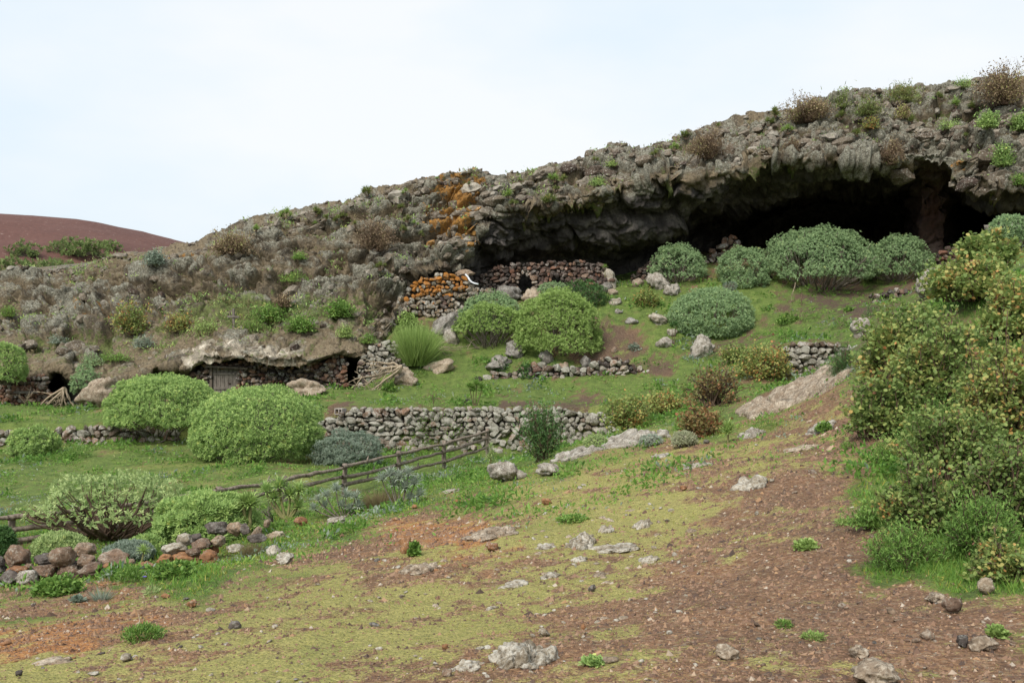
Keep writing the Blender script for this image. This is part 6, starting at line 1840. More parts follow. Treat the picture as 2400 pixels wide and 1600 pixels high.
# herbs one can pick out in the turf and meadow
HB = [('bright green leafy patch below the left field stones', 120, 1398, 130, 38, L_LUSH, .055, 1500), ('bright green herb before the gap between the field stones', 296, 1366, 70, 40, L_LUSH, .055, 800), ('fresh green herb before the rusty field stones', 400, 1356, 110, 36, L_LUSH, .055, 1000),
      ('green herb patch with a dry stalk in the left turf', 324, 1506, 108, 36, L_LUSH, .045, 900), ('small bright green herb behind the hollowed outcrop', 970, 1304, 30, 34, L_LUSH, .05, 420), ('bright green cushion before the left low wall', 168, 1078, 90, 42, L_LUSH, .11, 800),
      ('bright green herb beside the pale pitted boulder', 910, 918, 38, 26, L_LUSH, .11, 330), ('green herb at the right of the pale pitted boulder', 985, 886, 42, 24, L_LUSH, .11, 300), ('leafy green herb before the tumbled wall', 1232, 888, 40, 48, L_DARK, .11, 420), ('leafy green herb right in the tumbled wall', 1298, 874, 36, 30, L_DARK, .11, 300),
      ('leafy green herb by the grey boulder below the fan stemmed shrub', 1170, 872, 50, 34, L_DARK, .11, 400), ('green tuft in the middle of the turf crest', 1130, 1180, 36, 22, L_LUSH, .06, 380), ('green tuft on the pale outcrop beside the path', 1935, 1012, 44, 24, L_LUSH, .06, 380), ('little green cushion beside the path under the sorrel', 1990, 1050, 34, 14, L_LUSH, .05, 260),
      ('green herb beside the small orange stones at centre', 1345, 1226, 90, 18, L_LUSH, .04, 500), ('green herb right of the leaning boulder', 1670, 842, 40, 22, L_DARK, .1, 260), ('green clump left of the fern like rosette', 1610, 1012, 60, 34, L_LUSH, .06, 500), ('green clump right of the fern like rosette', 1800, 1006, 80, 34, L_LUSH, .06, 600),
      ('blue green weed left of the bare path', 1487, 822, 34, 20, L_GREY, .1, 240), ('round green weed on the slope under the largest dome', 1905, 752, 66, 30, L_LUSH, .12, 420), ('round green weed below the largest dome at left', 1850, 760, 60, 32, L_LUSH, .12, 400), ('round green weed below the largest dome at right', 1975, 770, 60, 30, L_LUSH, .12, 400),
      ('small green weed on the bare soil under the largest dome', 1992, 730, 24, 12, L_LUSH, .11, 160), ('grey green weed right under the farthest dome', 2050, 742, 50, 30, L_DARK, .12, 320), ('yellow flowered weed on the gravel before the right bushes', 1895, 1288, 62, 20, L_YEL, .035, 500), ('flat green weed on the gravel path', 1985, 1232, 56, 14, L_YEL, .035, 380),
      ('small yellow weed low on the right gravel', 2345, 1494, 50, 20, L_YEL, .03, 300), ('flat green weed at the bottom of the gravel path', 1910, 1500, 60, 10, L_YEL, .03, 260), ('grey thistle leaves on the left turf', 180, 1412, 30, 10, L_GREY, .06, 90), ('pale green thistle leaves below the rusty field stones', 350, 1394, 44, 14, L_PALE, .06, 120),
      ('green weed over the pebbles at the lower middle', 1392, 1560, 54, 13, L_MID, .028, 320), ('leafy weed on the bare path left of the right bushes', 1840, 1470, 44, 10, L_LUSH, .03, 200)]
for i, (lb, px, py, w, h, lm, ll, n) in enumerate(HB):
    low_herb(lb, px, py, w, h, lm, 120 + i, leaf_len=ll, n=n, tmpl=T_QUAD if i % 2 else T_OVAL)

# ------------------------------------------------------------------ fallen and dead branches
dead_branch('pale fallen dead branch fanned out before the dark doorway', 942, 858, [(850, 884), (856, 905), (860, 868), (866, 852), (878, 848), (862, 918), (886, 915), (875, 932)], 45.6, 141, r0=.075)
dead_branch('bleached dead branch leaning in the left cave doorway', 150, 908, [(90, 966), (105, 958), (125, 955), (140, 955), (155, 952), (165, 952)], 45.8, 142, r0=.07)
dead_branch('dry twigs piled on the small red stone wall', 60, 948, [(48, 925), (66, 914), (84, 924), (88, 940), (72, 930)], 46.0, 143, r0=.03)
dead_branch('bleached dead sticks lying left of the fan stemmed shrub', 1012, 812, [(1060, 800), (1075, 815), (1094, 818), (1050, 822), (980, 815), (985, 800)], 48.4, 144, r0=.035)
dead_branch('pale broken sticks on the slope below the dark tilted slab', 992, 795, [(1030, 790), (1045, 800), (1015, 800)], 49.6, 145, r0=.04, twigs=3)
dead_branch('thin pale twig hanging from the largest dome shrub', 1864, 662, [(1851, 708), (1853, 700)], 52.6, 146, r0=.022, twigs=1)
dead_branch('bent brown twig standing on the bare soil under the largest dome', 1879, 686, [(1868, 735), (1874, 720)], 52.4, 147, mat=B_BROWN, r0=.03, twigs=1)
dead_branch('dry grey brush beside the palm like cluster', 640, 1222, [(600, 1190), (615, 1180), (635, 1175), (650, 1180), (625, 1200), (605, 1210)], 20.8, 148, mat=B_GREY, r0=.015, twigs=6)
dead_branch('dry stalk lying over the herb patch in the left turf', 318, 1512, [(285, 1468), (296, 1490)], 8.0, 149, r0=.008, twigs=1)
# ------------------------------------------------------------------ shrubs on the cliff and its rim
CB = [  # label, left, top, right, bottom, kind, leaf, options
    ('brown and grey shrub on the skyline beside the red hill', 495, 533, 602, 594, 't', L_DRY, dict(n_stem=60, leaf_len=.11, per_tip=12, tone0=.62)),
    ('grey green shrub beside the ochre lichen at the left rim', 340, 592, 380, 626, 't', L_GREY, dict(n_stem=34, leaf_len=.12, per_tip=12)),
    ('yellow leaved bush on the brown rock face at the left', 256, 682, 358, 779, 't', L_RUMEX, dict(n_stem=46, leaf_len=.13, per_tip=11, tone0=.60)),
    ('low brownish yellow bush right of the yellow leaved one', 380, 720, 456, 776, 't', L_RUMEX, dict(n_stem=36, leaf_len=.11, per_tip=10, tone0=.66)),
    ('small bright green plant at the far left of the rock face', 8, 706, 40, 738, 'd', L_LUSH, {}),
    ('grey shrub on the slope above the dwelling at the left', 314, 782, 357, 810, 'd', L_GREY, {}),
    ('bright green strip of herbs on the left rock slope', 242, 826, 310, 844, 'd', L_LUSH, {}),
    ('blue green small shrub above the left cave doorway', 190, 822, 231, 854, 'd', L_BLUE, {}),
    ('grey green low shrub on the far left slope', 118, 788, 150, 806, 'd', L_GREY, {}),
    ('green bush on the ledge above the dark doorway', 760, 698, 832, 742, 't', L_LUSH, dict(n_stem=34, leaf_len=.13, per_tip=13, tmpl=T_QUAD, tone0=.45)),
    ('green shrub on the lip of the pale overhang', 672, 735, 742, 776, 't', L_LUSH, dict(n_stem=34, leaf_len=.12, per_tip=14, tmpl=T_QUAD, tone0=.5)),
    ('yellowish bush below the ledge left of the dark doorway slab', 800, 758, 828, 786, 'd', L_YEL, {}),
    ('green bush right of the wooden cross', 600, 706, 678, 752, 't', L_LUSH, dict(n_stem=34, leaf_len=.12, per_tip=13, tmpl=T_QUAD, tone0=.42)),
    ('green herbs left of the wooden cross', 448, 742, 510, 776, 'd', L_YEL, {}),
    ('green herbs under the wooden cross', 560, 744, 612, 770, 'd', L_LUSH, {}),
    ('green herbs on the middle rock slope', 655, 642, 715, 664, 'd', L_LUSH, {}),
    ('dry brown bush in the middle of the rock slope', 648, 690, 690, 720, 't', L_DRY, dict(n_stem=26, leaf_len=.10, per_tip=9)),
    ('large dark dry bush hanging on the middle of the cliff', 838, 500, 934, 586, 't', L_DRY, dict(n_stem=70, leaf_len=.10, per_tip=11, tone0=.38)),
    ('green mat on the rock slope under the large dry bush', 690, 590, 714, 604, 'd', L_LUSH, {}),
    ('yellow green bush at the foot of the orange lichened wall', 930, 732, 986, 780, 't', L_YEL, dict(n_stem=34, leaf_len=.12, per_tip=13, tmpl=T_QUAD)),
    ('thin yellow green bush left of the tall broom', 935, 770, 970, 800, 't', L_YEL, dict(n_stem=24, leaf_len=.12, per_tip=12, tmpl=T_QUAD)),
    ('green plant growing on the right of the orange lichened wall', 1036, 692, 1062, 724, 'd', L_LUSH, {}),
    ('green plant hanging on the rock right of the dark doorway', 852, 786, 880, 808, 'd', L_LUSH, {}),
    ('dry grey brown dome bush hanging at the rim in the middle', 1606, 292, 1702, 372, 't', L_DRY, dict(n_stem=80, leaf_len=.10, per_tip=12, tone0=.42)),
    ('brown bush on the rim right of the middle', 1830, 216, 1948, 286, 't', L_DRY, dict(n_stem=90, leaf_len=.11, per_tip=12, tone0=.58)),
    ('big brown twiggy bush at the highest right end of the rim', 2278, 142, 2412, 245, 't', L_DRY, dict(n_stem=110, leaf_len=.12, per_tip=11, tone0=.60)),
    ('dark green rosette bush on the rim right of the brown bush', 1952, 210, 1998, 252, 't', L_ALOE, dict(n_stem=20, leaf_len=.22, per_tip=14, tmpl=T_THIN, wide=2.0)),
    ('orange green bush on the rim left of the big twiggy one', 2086, 192, 2144, 236, 't', L_ALOE, dict(n_stem=28, leaf_len=.20, per_tip=14, tmpl=T_THIN, wide=2.0, tone0=.6)),
    ('low green bush on the rim beside the orange green one', 1996, 230, 2060, 266, 't', L_ALOE, dict(n_stem=24, leaf_len=.18, per_tip=14, tmpl=T_THIN, wide=2.0)),
    ('bright green small bush left under the big twiggy bush', 2240, 182, 2278, 204, 'd', L_MID, {}),
    ('dry grey bush hanging over the brow of the deep cave', 2063, 304, 2121, 386, 't', L_DRY, dict(n_stem=60, leaf_len=.09, per_tip=9, tone0=.40)),
    ('grey green bush below the orange green rim bush', 2096, 236, 2131, 276, 't', L_DRY, dict(n_stem=30, leaf_len=.10, per_tip=10, tone0=.8)),
    ('green bush on the grey rock at the upper right', 2290, 258, 2338, 306, 't', L_MID, dict(n_stem=34, leaf_len=.12, per_tip=14, tmpl=T_QUAD)),
    ('green bush on the rock at the right picture edge', 2366, 256, 2412, 304, 't', L_MID, dict(n_stem=34, leaf_len=.12, per_tip=14, tmpl=T_QUAD)),
    ('dark green bush hanging in the cleft at the right', 2326, 332, 2368, 392, 't', L_MID, dict(n_stem=40, leaf_len=.12, per_tip=14, tmpl=T_QUAD, tone0=.36)),
    ('small green bush under the cleft at the right edge', 2378, 404, 2408, 434, 'd', L_LUSH, {}),
    ('green mat of herbs on the upper right rock', 2198, 284, 2248, 304, 'd', L_MID, {}),
    ('yellowish bush on the rock right of the rim brown bush', 2010, 278, 2060, 306, 't', L_RUMEX, dict(n_stem=24, leaf_len=.10, per_tip=9, tone0=.66)),
    ('dark dry bush hanging on the cliff face above the broad overhang', 1830, 320, 1870, 362, 't', L_DRY, dict(n_stem=30, leaf_len=.09, per_tip=9, tone0=.40)),
    ('green bush on the brow right of the ochre crag', 1385, 412, 1416, 432, 'd', L_MID, {}),
    ('low green bush at the brow of the middle overhang', 1424, 366, 1442, 390, 'd', L_MID, {}),
]
for i, (lb, x0, y0, x1, y1, kd, lf, kw) in enumerate(CB):
    w_, h_, cx_ = x1 - x0, y1 - y0, (x0 + x1) / 2
    if kd == 't':
        kw['n_stem'] = int(kw['n_stem'] * .62)
        kw.setdefault('tmpl', T_QUAD)
        if kw['tmpl'] is T_QUAD:
            kw.setdefault('wide', 1.9)
        kw['leaf_len'] *= 1.12
        h_ *= .86
        kw = dict(twig=.016, spread=1.0, base_spread=.35, yo=-0.15, depth=.7, name='cliff_shrub', cat='shrub', **kw)
        twiggy_bush(lb, cx_, y1 - 2, w_, h_, lf, 400 + i, **kw)
    else:
        twiggy_bush(lb, cx_, y1 - 1, w_ * 1.05, h_ * .95, lf, 400 + i, twig=.012, base_spread=.55, yo=-0.15, depth=.6, name='cliff_shrub', cat='shrub', n_stem=15, leaf_len=.11, per_tip=10, tmpl=T_QUAD, wide=1.2, tone0=.55, fill=.5)

# rosettes and aloe like tufts dotted over the cliff
RO = [(679, 508, 24, 'spiky green rosette on the skyline left of the lone dark one'), (737, 508, 22, 'lone dark green rosette standing on the skyline'), (868, 458, 22, 'dark rosette clump on the skyline above the brown slope'), (1023, 420, 9, 'tiny plant standing on the ochre crag skyline'),
      (790, 520, 18, 'pale rosette row on the brown slope, left clump'), (808, 517, 18, 'pale rosette row on the brown slope, right clump'), (745, 528, 15, 'yellow rosette below the lone skyline rosette'), (764, 520, 14, 'small yellow rosette beside the pale rosette row'), (830, 535, 14, 'small rosette left above the large dark dry bush'), (608, 538, 16, 'pale rosette at the left end of the brown slope skyline'),
      (945, 498, 16, 'rosette uppermost of the column left of the ochre crag'), (960, 520, 18, 'second rosette down in the column left of the ochre crag'), (975, 530, 15, 'rosette at the right of the column left of the ochre crag'), (950, 545, 17, 'fourth rosette down in the column left of the ochre crag'), (985, 556, 15, 'lowest rosette in the column left of the ochre crag'), (955, 460, 15, 'rosette on the slope left above the ochre crag'), (895, 630, 20, 'rosette on the square rock block above the lichened wall'),
      (1102, 440, 11, 'little rosette on the ochre crag'), (1188, 470, 22, 'big green rosette right of the ochre crag'), (1205, 485, 16, 'rosette under the big one right of the ochre crag'), (1282, 484, 30, 'largest bright rosette hanging at the brow of the overhang'), (1300, 430, 20, 'rosette trio on the brow, left one'), (1318, 424, 18, 'rosette trio on the brow, right one'), (1296, 447, 15, 'rosette trio on the brow, lowest one'), (1218, 424, 12, 'small rosette on the skyline right of the ochre crag'),
      (1390, 384, 15, 'green rosette on the skyline over the middle overhang'), (1537, 366, 17, 'green rosette on the grassy skyline bend'), (1582, 350, 18, 'rosette group left of the dry dome bush'), (1602, 326, 20, 'spiky rosette leaning over the dry dome bush'), (1680, 300, 14, 'rosette on the rim right of the dry dome bush'), (1723, 292, 16, 'orange tipped rosette on the middle skyline'), (1812, 276, 24, 'tall rosette on the skyline left of the brown rim bush'),
      (1800, 292, 20, 'green rosette under the tall skyline rosette'), (1842, 320, 22, 'rosette on the cliff face under the brown rim bush'), (1971, 278, 20, 'rosette below the dark green rim bush'), (2137, 286, 20, 'rosette on the grey rock below the orange green bush'), (2232, 250, 20, 'bright rosette high on the right rock'), (2278, 258, 18, 'rosette right of the bright high one'), (2198, 232, 16, 'small rosette near the rim left of the big twiggy bush'), (2343, 220, 20, 'bright rosette under the big twiggy bush'), (2010, 318, 18, 'rosette over the brow of the deep cave'), (2262, 332, 14, 'little rosette on the right rock shoulder')]
for i, (px, py, sz, lb) in enumerate(RO):
    r_ = np.random.default_rng(900 + i)
    hd = [(0, sz * .55, 1.0)] + [(r_.uniform(-.6, .6) * sz, r_.uniform(.2, .6) * sz, r_.uniform(.6, .9)) for _ in range(3 if sz > 15 else 1)]
    rosette_plant(lb, px, py, sz * .5, L_ALOE if i % 3 else L_YEL, 900 + i, heads=tuple(hd), leaf_px=sz * .62, n=20, name='cliff_rosette', stem_r=.03, bark=B_BROWN, wide=2.2, yo=-0.25, group='rosettes on the cliff')


# a loose cover of small herbs and dry grass in the cracks of the cliff
def cliff_cover():
    r = np.random.default_rng(50)
    ok = np.where((CLIFF_V > 0.9) & (CLIFF_V < 3.75) & (_cpx > -60) & (_cpx < 2460))[0]
    p = CLIFF[ok]
    dens = 0.10 + 0.8 * np.exp(-(((_cpx[ok] - 640) / 260) ** 2 + ((_cpy[ok] - 735) / 55) ** 2)) + 0.35 * np.exp(-(((_cpx[ok] - 250) / 220) ** 2 + ((_cpy[ok] - 800) / 50) ** 2)) + 0.22 * (CLIFF_V[ok] < 1.7)
    dens = dens * sstep(0.0, 0.7, fbm(p * 0.45 + 5, 3) + 0.15) * 1.8
    pick = ok[r.random(len(ok)) < dens * 0.085]
    B = Batch()
    base = CLIFF[pick]
    k_ = 9
    pos = np.repeat(base, k_, 0) + r.normal(size=(len(base) * k_, 3)) * np.array([.16, .12, .06]) + np.array([0, -0.08, 0.05])
    d = unit(r.normal(size=pos.shape) * 0.75 + np.array([0, -0.35, 0.75]))
    tone = np.clip(0.45 + 0.2 * np.repeat(r.normal(size=len(base)), k_) + 0.12 * r.normal(size=len(pos)), 0, 1)
    kind = np.repeat(r.random(len(base)) < 0.62, k_)
    for m_, lf, nm in ((kind, L_MID, 'cliff_herbs'), (~kind, L_STRAW, 'cliff_dry_grass')):
        B = Batch()
        leaves(B, T_QUAD, pos[m_], d[m_], r.uniform(0, 6.28, m_.sum()), r.uniform(.10, .24, m_.sum()), tone[m_], wide=1.0)
        tag(obj(nm, B.mesh(nm, False), lf), kind='stuff')


cliff_cover()


# broken rock lying on and standing out of the cliff
def rubble_material():
    m, t, b = new_mat('broken_cliff_rock')
    k = NB(t)
    base = k.ramp(k.attr('rnd'), [(0, (0.069, 0.048, 0.037)), (0.25, (0.118, 0.092, 0.065)), (0.5, (0.185, 0.152, 0.115)), (0.75, (0.265, 0.233, 0.189)), (0.92, (0.349, 0.325, 0.276)), (1, (0.306, 0.158, 0.043))])
    n1, n2 = k.noise(3.0, 5, 0.68), k.noise(11.0, 4, 0.7)
    c = k.mix(0.8, base, k.ramp(n1, [(0.28, 0.3), (0.5, 0.8), (0.72, 1.3)]), 'MULTIPLY')
    c = k.mix(k.ramp(n2, [(0.55, 0.0), (0.66, 0.75)]), c, (0.427, 0.407, 0.351))
    k.link(c, b.inputs['Base Color'])
    k.link(k.bump(n2, 0.6, 0.03), b.inputs['Normal'])
    return m


def cliff_rubble():
    r = np.random.default_rng(61)
    ok = np.where((CLIFF_V > 0.86) & (CLIFF_V < 3.9) & (_cpx > -80) & (_cpx < 2480))[0]
    dens = 0.12 + 0.88 * sstep(-0.25, 0.5, fbm(CLIFF[ok] * np.array([.28, .28, .5]) + 5, 3)) + 1.2 * (CLIFF_V[ok] < 1.15)
    left = 1 - sstep(820, 980, _cpx[ok])
    dens *= np.where((_cpx[ok] > 430) & (_cpx[ok] < 800) & (_cpy[ok] > 775), 0.12, 1)
    dens *= 1 - 0.86 * left * sstep(1.3, 1.8, CLIFF_V[ok])
    dens /= dens.max()
    protos = []
    for q_ in range(10):
        v, f = rock_mesh(2000 + q_, .5, .5, .36, 2, .30, .95, 1.4, .07)
        protos.append((v, f))
    small = []
    for me in STONES:
        v = np.empty(len(me.vertices) * 3)
        me.vertices.foreach_get('co', v)
        small.append((v.reshape(-1, 3), np.array([list(p_.vertices) for p_ in me.polygons])))
    B = Batch()
    for num, lo, hi, src in ((420, .55, 1.6, protos), (2600, .16, .60, small)):
        pick = r.choice(ok, num, replace=False, p=dens / dens.sum())
        for i_ in pick:
            v, f = src[r.integers(len(src))]
            sz = lo + (hi - lo) * r.random() ** 1.8
            if CLIFF_V[i_] < 1.25:
                sz *= .6
            ca = r.uniform(0, 6.28)
            M = np.array([[math.cos(ca), -math.sin(ca), 0], [math.sin(ca), math.cos(ca), 0], [0.12 * math.cos(ca), -0.12 * math.sin(ca), 1]])
            V = (v * np.array([1.15, 1, .72 + .3 * r.random()]) * sz) @ M.T + CLIFF[i_] + np.array([0, .10 * sz, -.05 * sz])
            tone = np.clip(.42 + .20 * r.normal(), 0, .93)
            if 980 < _cpx[i_] < 1140 and 410 < _cpy[i_] < 600 and r.random() < .16:
                tone = 1.0
            B.add(V, f, np.full(len(V), tone))
    tag(obj('broken_cliff_rock', B.mesh('broken_cliff_rock', False), rubble_material()), kind='stuff')


cliff_rubble()


# shrubs on the red hill
def hill_hit(px, py):
    for Y in np.arange(120, 330, 1.0):
        x, z = (px - 1200) / F * Y, (800 - py) / F * Y
        if HILL_Z(x, Y) > z:
            return Y
    return 260.0


for i, (lb, px, py, w, h) in enumerate([('left green pine like shrub on the red cinder hill', 60, 604, 66, 32), ('wide flat green shrub in the middle of the red cinder hill', 180, 600, 120, 36), ('low green shrub joined to the right end of the wide hill shrub', 246, 588, 60, 20), ('green shrub band at the foot of the red hill, left part', 30, 650, 120, 40), ('green shrub band at the foot of the red hill, right part', 128, 640, 100, 26)]):
    Yh = hill_hit(px, py)
    dome_bush(lb, px, py, w, h, L_PINE, 500 + i, Y=Yh, skirt=0.0, clump_r=1.0, leaf_len=.9, lumps=.55, trunk_r=.2, depth=.5, name='hill_shrub', yo=0.05, open_=.14)


# ------------------------------------------------------------------ turf, herbs, gravel
def scatter(n, y0, y1, u0, u1, seed, fall=1.0):
    """points on the ground, thinner with distance"""
    r = np.random.default_rng(seed)
    y = np.exp(r.uniform(math.log(y0), math.log(y1), n))
    x = r.uniform(u0, u1, n) * y
    z = ground_z(x, y)
    cov = paint_ground(x, y, z)
    return x, y, z, cov, grass_amount(x, y, cov), r


def build_turf():
    # short mossy turf on the near slope
    x, y, z, cov, ga, r = scatter(60000, 3.6, 26, -0.62, 0.62, 21)
    k = (r.random(len(x)) < np.maximum(ga ** 1.2, .05 + .10 * (fbm(np.stack([x, y, 0 * x], 1) * 2.2 + 33, 2) > .35))) & (y < wall_line(x) - 1)
    x, y, z, cov = x[k], y[k], z[k], cov[k]
    kk = 5
    n = len(x) * kk
    pos = np.repeat(np.stack([x, y, z - 0.004], 1), kk, 0) + r.normal(size=(n, 3)) * np.array([0.020, 0.020, 0]) * np.repeat(np.clip(y / 8, .6, 2.2), kk)[:, None]
    lush = np.repeat(cov[:, 1], kk)
    sz = np.repeat(np.clip(y / 9, .7, 2.0), kk)
    L = (0.016 + 0.050 * sstep(.35, .9, lush)) * r.uniform(.5, 1.5, n) * sz
    d = unit(r.normal(size=(n, 3)) * 0.62 + np.array([0, 0, .8]))
    tone = np.clip(.45 + .10 * np.repeat(r.normal(size=len(x)), kk) + .16 * r.normal(size=n), 0, 1)
    isl = lush + 0.25 * r.normal(size=n) > 0.5
    for m_, lf, nm in ((~isl, L_MOSS, 'mossy_turf'), (isl, L_HERB, 'green_turf')):
        B = Batch()
        leaves(B, T_GRASS, pos[m_], d[m_], r.uniform(0, 6.28, m_.sum()), L[m_], tone[m_], wide=2.4)
        tag(obj(nm, B.mesh(nm, False), lf), kind='stuff')
    # taller grass along the foot of the right bushes
    B = Batch()
    r = np.random.default_rng(22)
    pxs = r.uniform(2020, 2480, 26000)
    pys = r.uniform(1040, 1420, 26000)
    edge = np.interp(pys, [1040, 1100, 1200, 1300, 1350, 1400, 1420], [1985, 2000, 2030, 2065, 2120, 2330, 2480])
    # the strip in metres
    Yl = np.interp(pys, [1040, 1130, 1200, 1300, 1345, 1400, 1420], [15.5, 11.8, 9.3, 7.6, 6.9, 6.0, 5.8])
    k = (pxs > edge + 18 * fbm(np.stack([pxs / 40, pys / 40, 0 * pxs], 1), 3))
    xs, yy = (pxs[k] - 1200) / F * Yl[k], Yl[k]
    pos = np.stack([xs, yy, ground_z(xs, yy) - .005], 1)
    d = unit(r.normal(size=(len(pos), 3)) * .5 + np.array([0, 0, 1.0]))
    leaves(B, T_GRASS, pos, d, r.uniform(0, 6.28, len(pos)), (0.05 + .06 * r.random(len(pos)) ** 2) * np.clip((pxs[k] - edge[k]) / 60, .45, 1.2), np.clip(.5 + .2 * r.normal(size=len(pos)), 0, 1), wide=.9)
    tag(obj('tall_grass', B.mesh('tall_grass', False), L_HERB), kind='stuff')
    # leafy herbs of the meadow, the terrace and the slope below the caves
    x, y, z, cov, ga, r = scatter(105000, 13, 62, -0.58, 0.58, 23)
    p = np.stack([x, y, 0 * x], 1)
    patch = fbm(p * 0.5 + 60, 3) + .25 * fbm(p * 2.5 + 9, 2)
    k = (r.random(len(x)) < ga * np.clip(.45 + 1.0 * patch, .10, 1) * (.25 + .75 * sstep(.25, .6, cov[:, 1]))) & (np.abs(y - wall_line(x)) > .35)
    x, y, z, patch = x[k], y[k], z[k], patch[k]
    kk = 3
    n = len(x) * kk
    pos = np.repeat(np.stack([x, y, z], 1), kk, 0) + r.normal(size=(n, 3)) * np.array([.07, .07, 0])
    hgt = np.repeat(np.clip(.05 + .22 * patch, .01, .34), kk)
    pos[:, 2] += hgt * r.random(n)
    d = unit(r.normal(size=(n, 3)) * .8 + np.array([0, 0, .45]))
    L = np.repeat(np.clip(y / 40, .6, 1.2) * (.75 + .7 * sstep(0, .6, patch)), kk) * r.uniform(.06, .17, n)
    pt = np.repeat(patch, kk)
    tone = np.clip(.58 - .42 * pt + .17 * r.normal(size=n), 0, 1)
    g2 = fbm(np.repeat(np.stack([x, y, 0 * x], 1), kk, 0) * .28 + 91, 3) + .2 * r.normal(size=n) > .45
    for m_, lf, nm in ((~g2, L_HERB, 'meadow_herbs'), (g2, L_GREY, 'grey_meadow_herbs')):
        B = Batch()
        leaves(B, T_QUAD, pos[m_], d[m_], r.uniform(0, 6.28, m_.sum()), L[m_], tone[m_], wide=1.4)
        tag(obj(nm, B.mesh(nm, False), lf), kind='stuff')


build_turf()

L_GRAVEL = leaf_material('gravel', [(0, (0.075, 0.053, 0.043)), (0.25, (0.115, 0.072, 0.052)), (0.5, (0.195, 0.115, 0.074)), (0.75, (0.27, 0.175, 0.115)), (0.88, (0.32, 0.19, 0.10)), (1, (0.40, 0.34, 0.27))], translucent=0, rough=.9)


def build_gravel():
    x, y, z, cov, ga, r = scatter(98000, 3.5, 24, -0.62, 0.62, 31)
    k = (r.random(len(x)) < np.clip(1.12 - ga, .06, 1)) & (y < wall_line(x) - 1)
    k &= r.random(len(x)) < np.where(cov[:, 1] > .55, .25, 1)
    x, y, z, cov = x[k], y[k], z[k], cov[k]
    n = len(x)
    v = np.array([[1, 0, 0], [-1, 0, 0], [0, 1, 0], [0, -1, 0], [0, 0, 1], [0, 0, -1]], float)
    f = np.array([[0, 2, 4], [2, 1, 4], [1, 3, 4], [3, 0, 4], [0, 3, 5], [2, 0, 5], [1, 2, 5], [3, 1, 5]])[:4]
    v = v[:5]
    sz = (0.005 + 0.011 * r.random(n) ** 2.5 + 0.016 * (r.random(n) < .09) * r.random(n)) * np.clip(y / 7, .75, 2.2)
    jit = r.uniform(.6, 1.4, (n, 5, 3))
    sc = sz[:, None, None] * np.array([1.15, 1.15, .75]) * np.exp(r.normal(size=(n, 1, 3)) * .22)
    a = r.uniform(0, 6.283, n)
    V = v[None] * jit * sc
    V[:, 4, :2] += r.normal(size=(n, 2)) * sz[:, None] * .35
    V[:, :4, 2] -= sz[:, None] * .35
    c, s_ = np.cos(a)[:, None], np.sin(a)[:, None]
    X = V[:, :, 0] * c - V[:, :, 1] * s_
    Y2 = V[:, :, 0] * s_ + V[:, :, 1] * c
    V = np.stack([X + x[:, None], Y2 + y[:, None], V[:, :, 2] + z[:, None] + sz[:, None] * .1], 2).reshape(-1, 3)
    Fc = (f[None] + (np.arange(n) * 5)[:, None, None]).reshape(-1, 3)
    tone = np.clip(.46 + .24 * r.normal(size=n) + .22 * cov[:, 2] * r.random(n), 0, 1)
    B = Batch()
    B.add(V, Fc, np.repeat(tone, 5))
    tag(obj('gravel', B.mesh('gravel', False), L_GRAVEL), kind='stuff')


build_gravel()


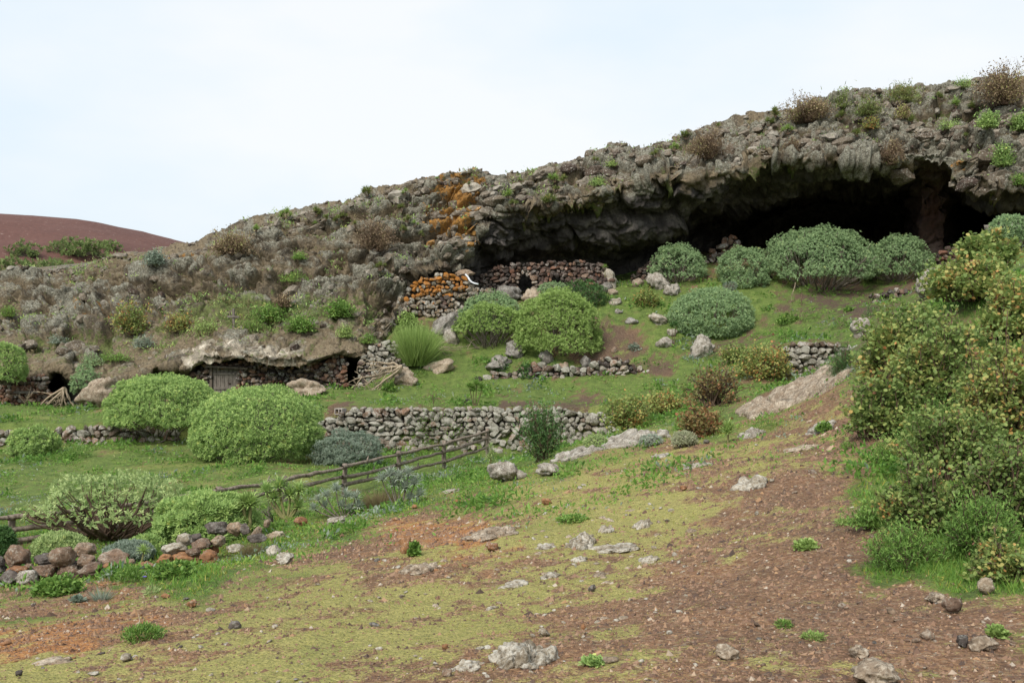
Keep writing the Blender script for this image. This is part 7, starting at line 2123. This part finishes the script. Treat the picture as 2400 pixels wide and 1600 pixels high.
# loose stones one can see singly on the slope
def loose_stones():
    r = np.random.default_rng(41)
    kinds = [('small rust brown stone lying loose on the gravel path', 'loose rust brown stones on the gravel path', MB_BROWN, 110), ('small pale stone lying loose in the mossy turf', 'loose pale stones in the mossy turf', MB_PALE, 120), ('small ochre stone lying loose on the orange soil', 'loose ochre stones on the orange soil', MB_ORANGE, 60), ('small dark stone lying loose on the slope', 'loose dark stones on the slope', MB_DARK, 24),
             ('pale stone half buried in the turf among the outcrops at the centre', 'half buried pale stones at the centre', MB_TAN, 46)]
    for lb, gp, mt, cnt in kinds:
        protos = []
        for q_ in range(6):
            v, f = rock_mesh(800 + q_ + 10 * cnt, .5, .45, .34, 2, .3, .8, 1.4, .06)
            me = mesh_np('loose_stone', v, f, smooth=True)
            me.materials.append(mt)
            protos.append(me)
        n = 0
        while n < cnt:
            px, py = r.uniform(-20, 2420), 1040 + 560 * r.random() ** .8
            if mt is MB_TAN:
                px, py = 1440 + 190 * r.normal(), 1190 + 260 * r.random()
            g = ground_hit(px, py)
            if g is None or g[1] > 24:
                continue
            cov = paint_ground(g[:1], g[1:2], g[2:3])
            ga = grass_amount(g[:1], g[1:2], cov)[0]
            if mt is MB_BROWN and not (cov[0, 0] < .3 and px > 1450 and px < 2380):
                continue
            if mt is MB_PALE and not (.3 < cov[0, 0] < .92 and cov[0, 1] < .5):
                continue
            if mt is MB_ORANGE and cov[0, 2] < .42:
                continue
            s_ = r.uniform(8, 17) * (1 + .6 * (r.random() < .12)) * g[1] / F
            if mt is MB_TAN:
                s_ *= 1.7
                g = g - np.array([0, 0, .22 * s_])
            o = bpy.data.objects.new('loose_stone', protos[r.integers(6)])
            COL.objects.link(o)
            o.location = (g[0], g[1], g[2] + s_ * .10)
            o.rotation_euler = (r.normal() * .25, r.normal() * .25, r.uniform(0, 6.28))
            q_ = r.uniform(.8, 1.25)
            o.scale = (s_ * q_, s_ / q_, s_ * r.uniform(.55, .95))
            tag(o, lb, 'stone', gp)
            n += 1


loose_stones()

# violet flowers by the left herbs
M_VIOLET = plain_material('violet_petals', (0.14, 0.09, 0.42), 0.6)
for i, (px, py) in enumerate([(417, 1338), (444, 1336), (378, 1358), (339, 1366)]):
    g = hit(px, py)
    th = thing('violet_flower', 'tiny violet flower in the grass before the rusty field stones', 'flower', g, group='violet flowers in the left grass')
    B = Batch()
    r_ = np.random.default_rng(i)
    az = np.arange(6) / 6 * 6.283
    d = np.stack([np.cos(az), np.sin(az), np.full(6, .5)], 1)
    leaves(B, T_OVAL, np.tile(np.array([[0, 0, .075]]), (6, 1)), d, np.zeros(6), np.full(6, .032), np.full(6, .5))
    tag(obj('petals', B.mesh('petals', False), M_VIOLET, th), kind='stuff')
    S = Batch()
    tube(S, np.array([[0, 0, -.01], [0.004, 0, .04], [0, 0, .076]]), [.003, .003, .002], 4, .5)
    obj('stem', S.mesh('stem'), B_GREEN, th)
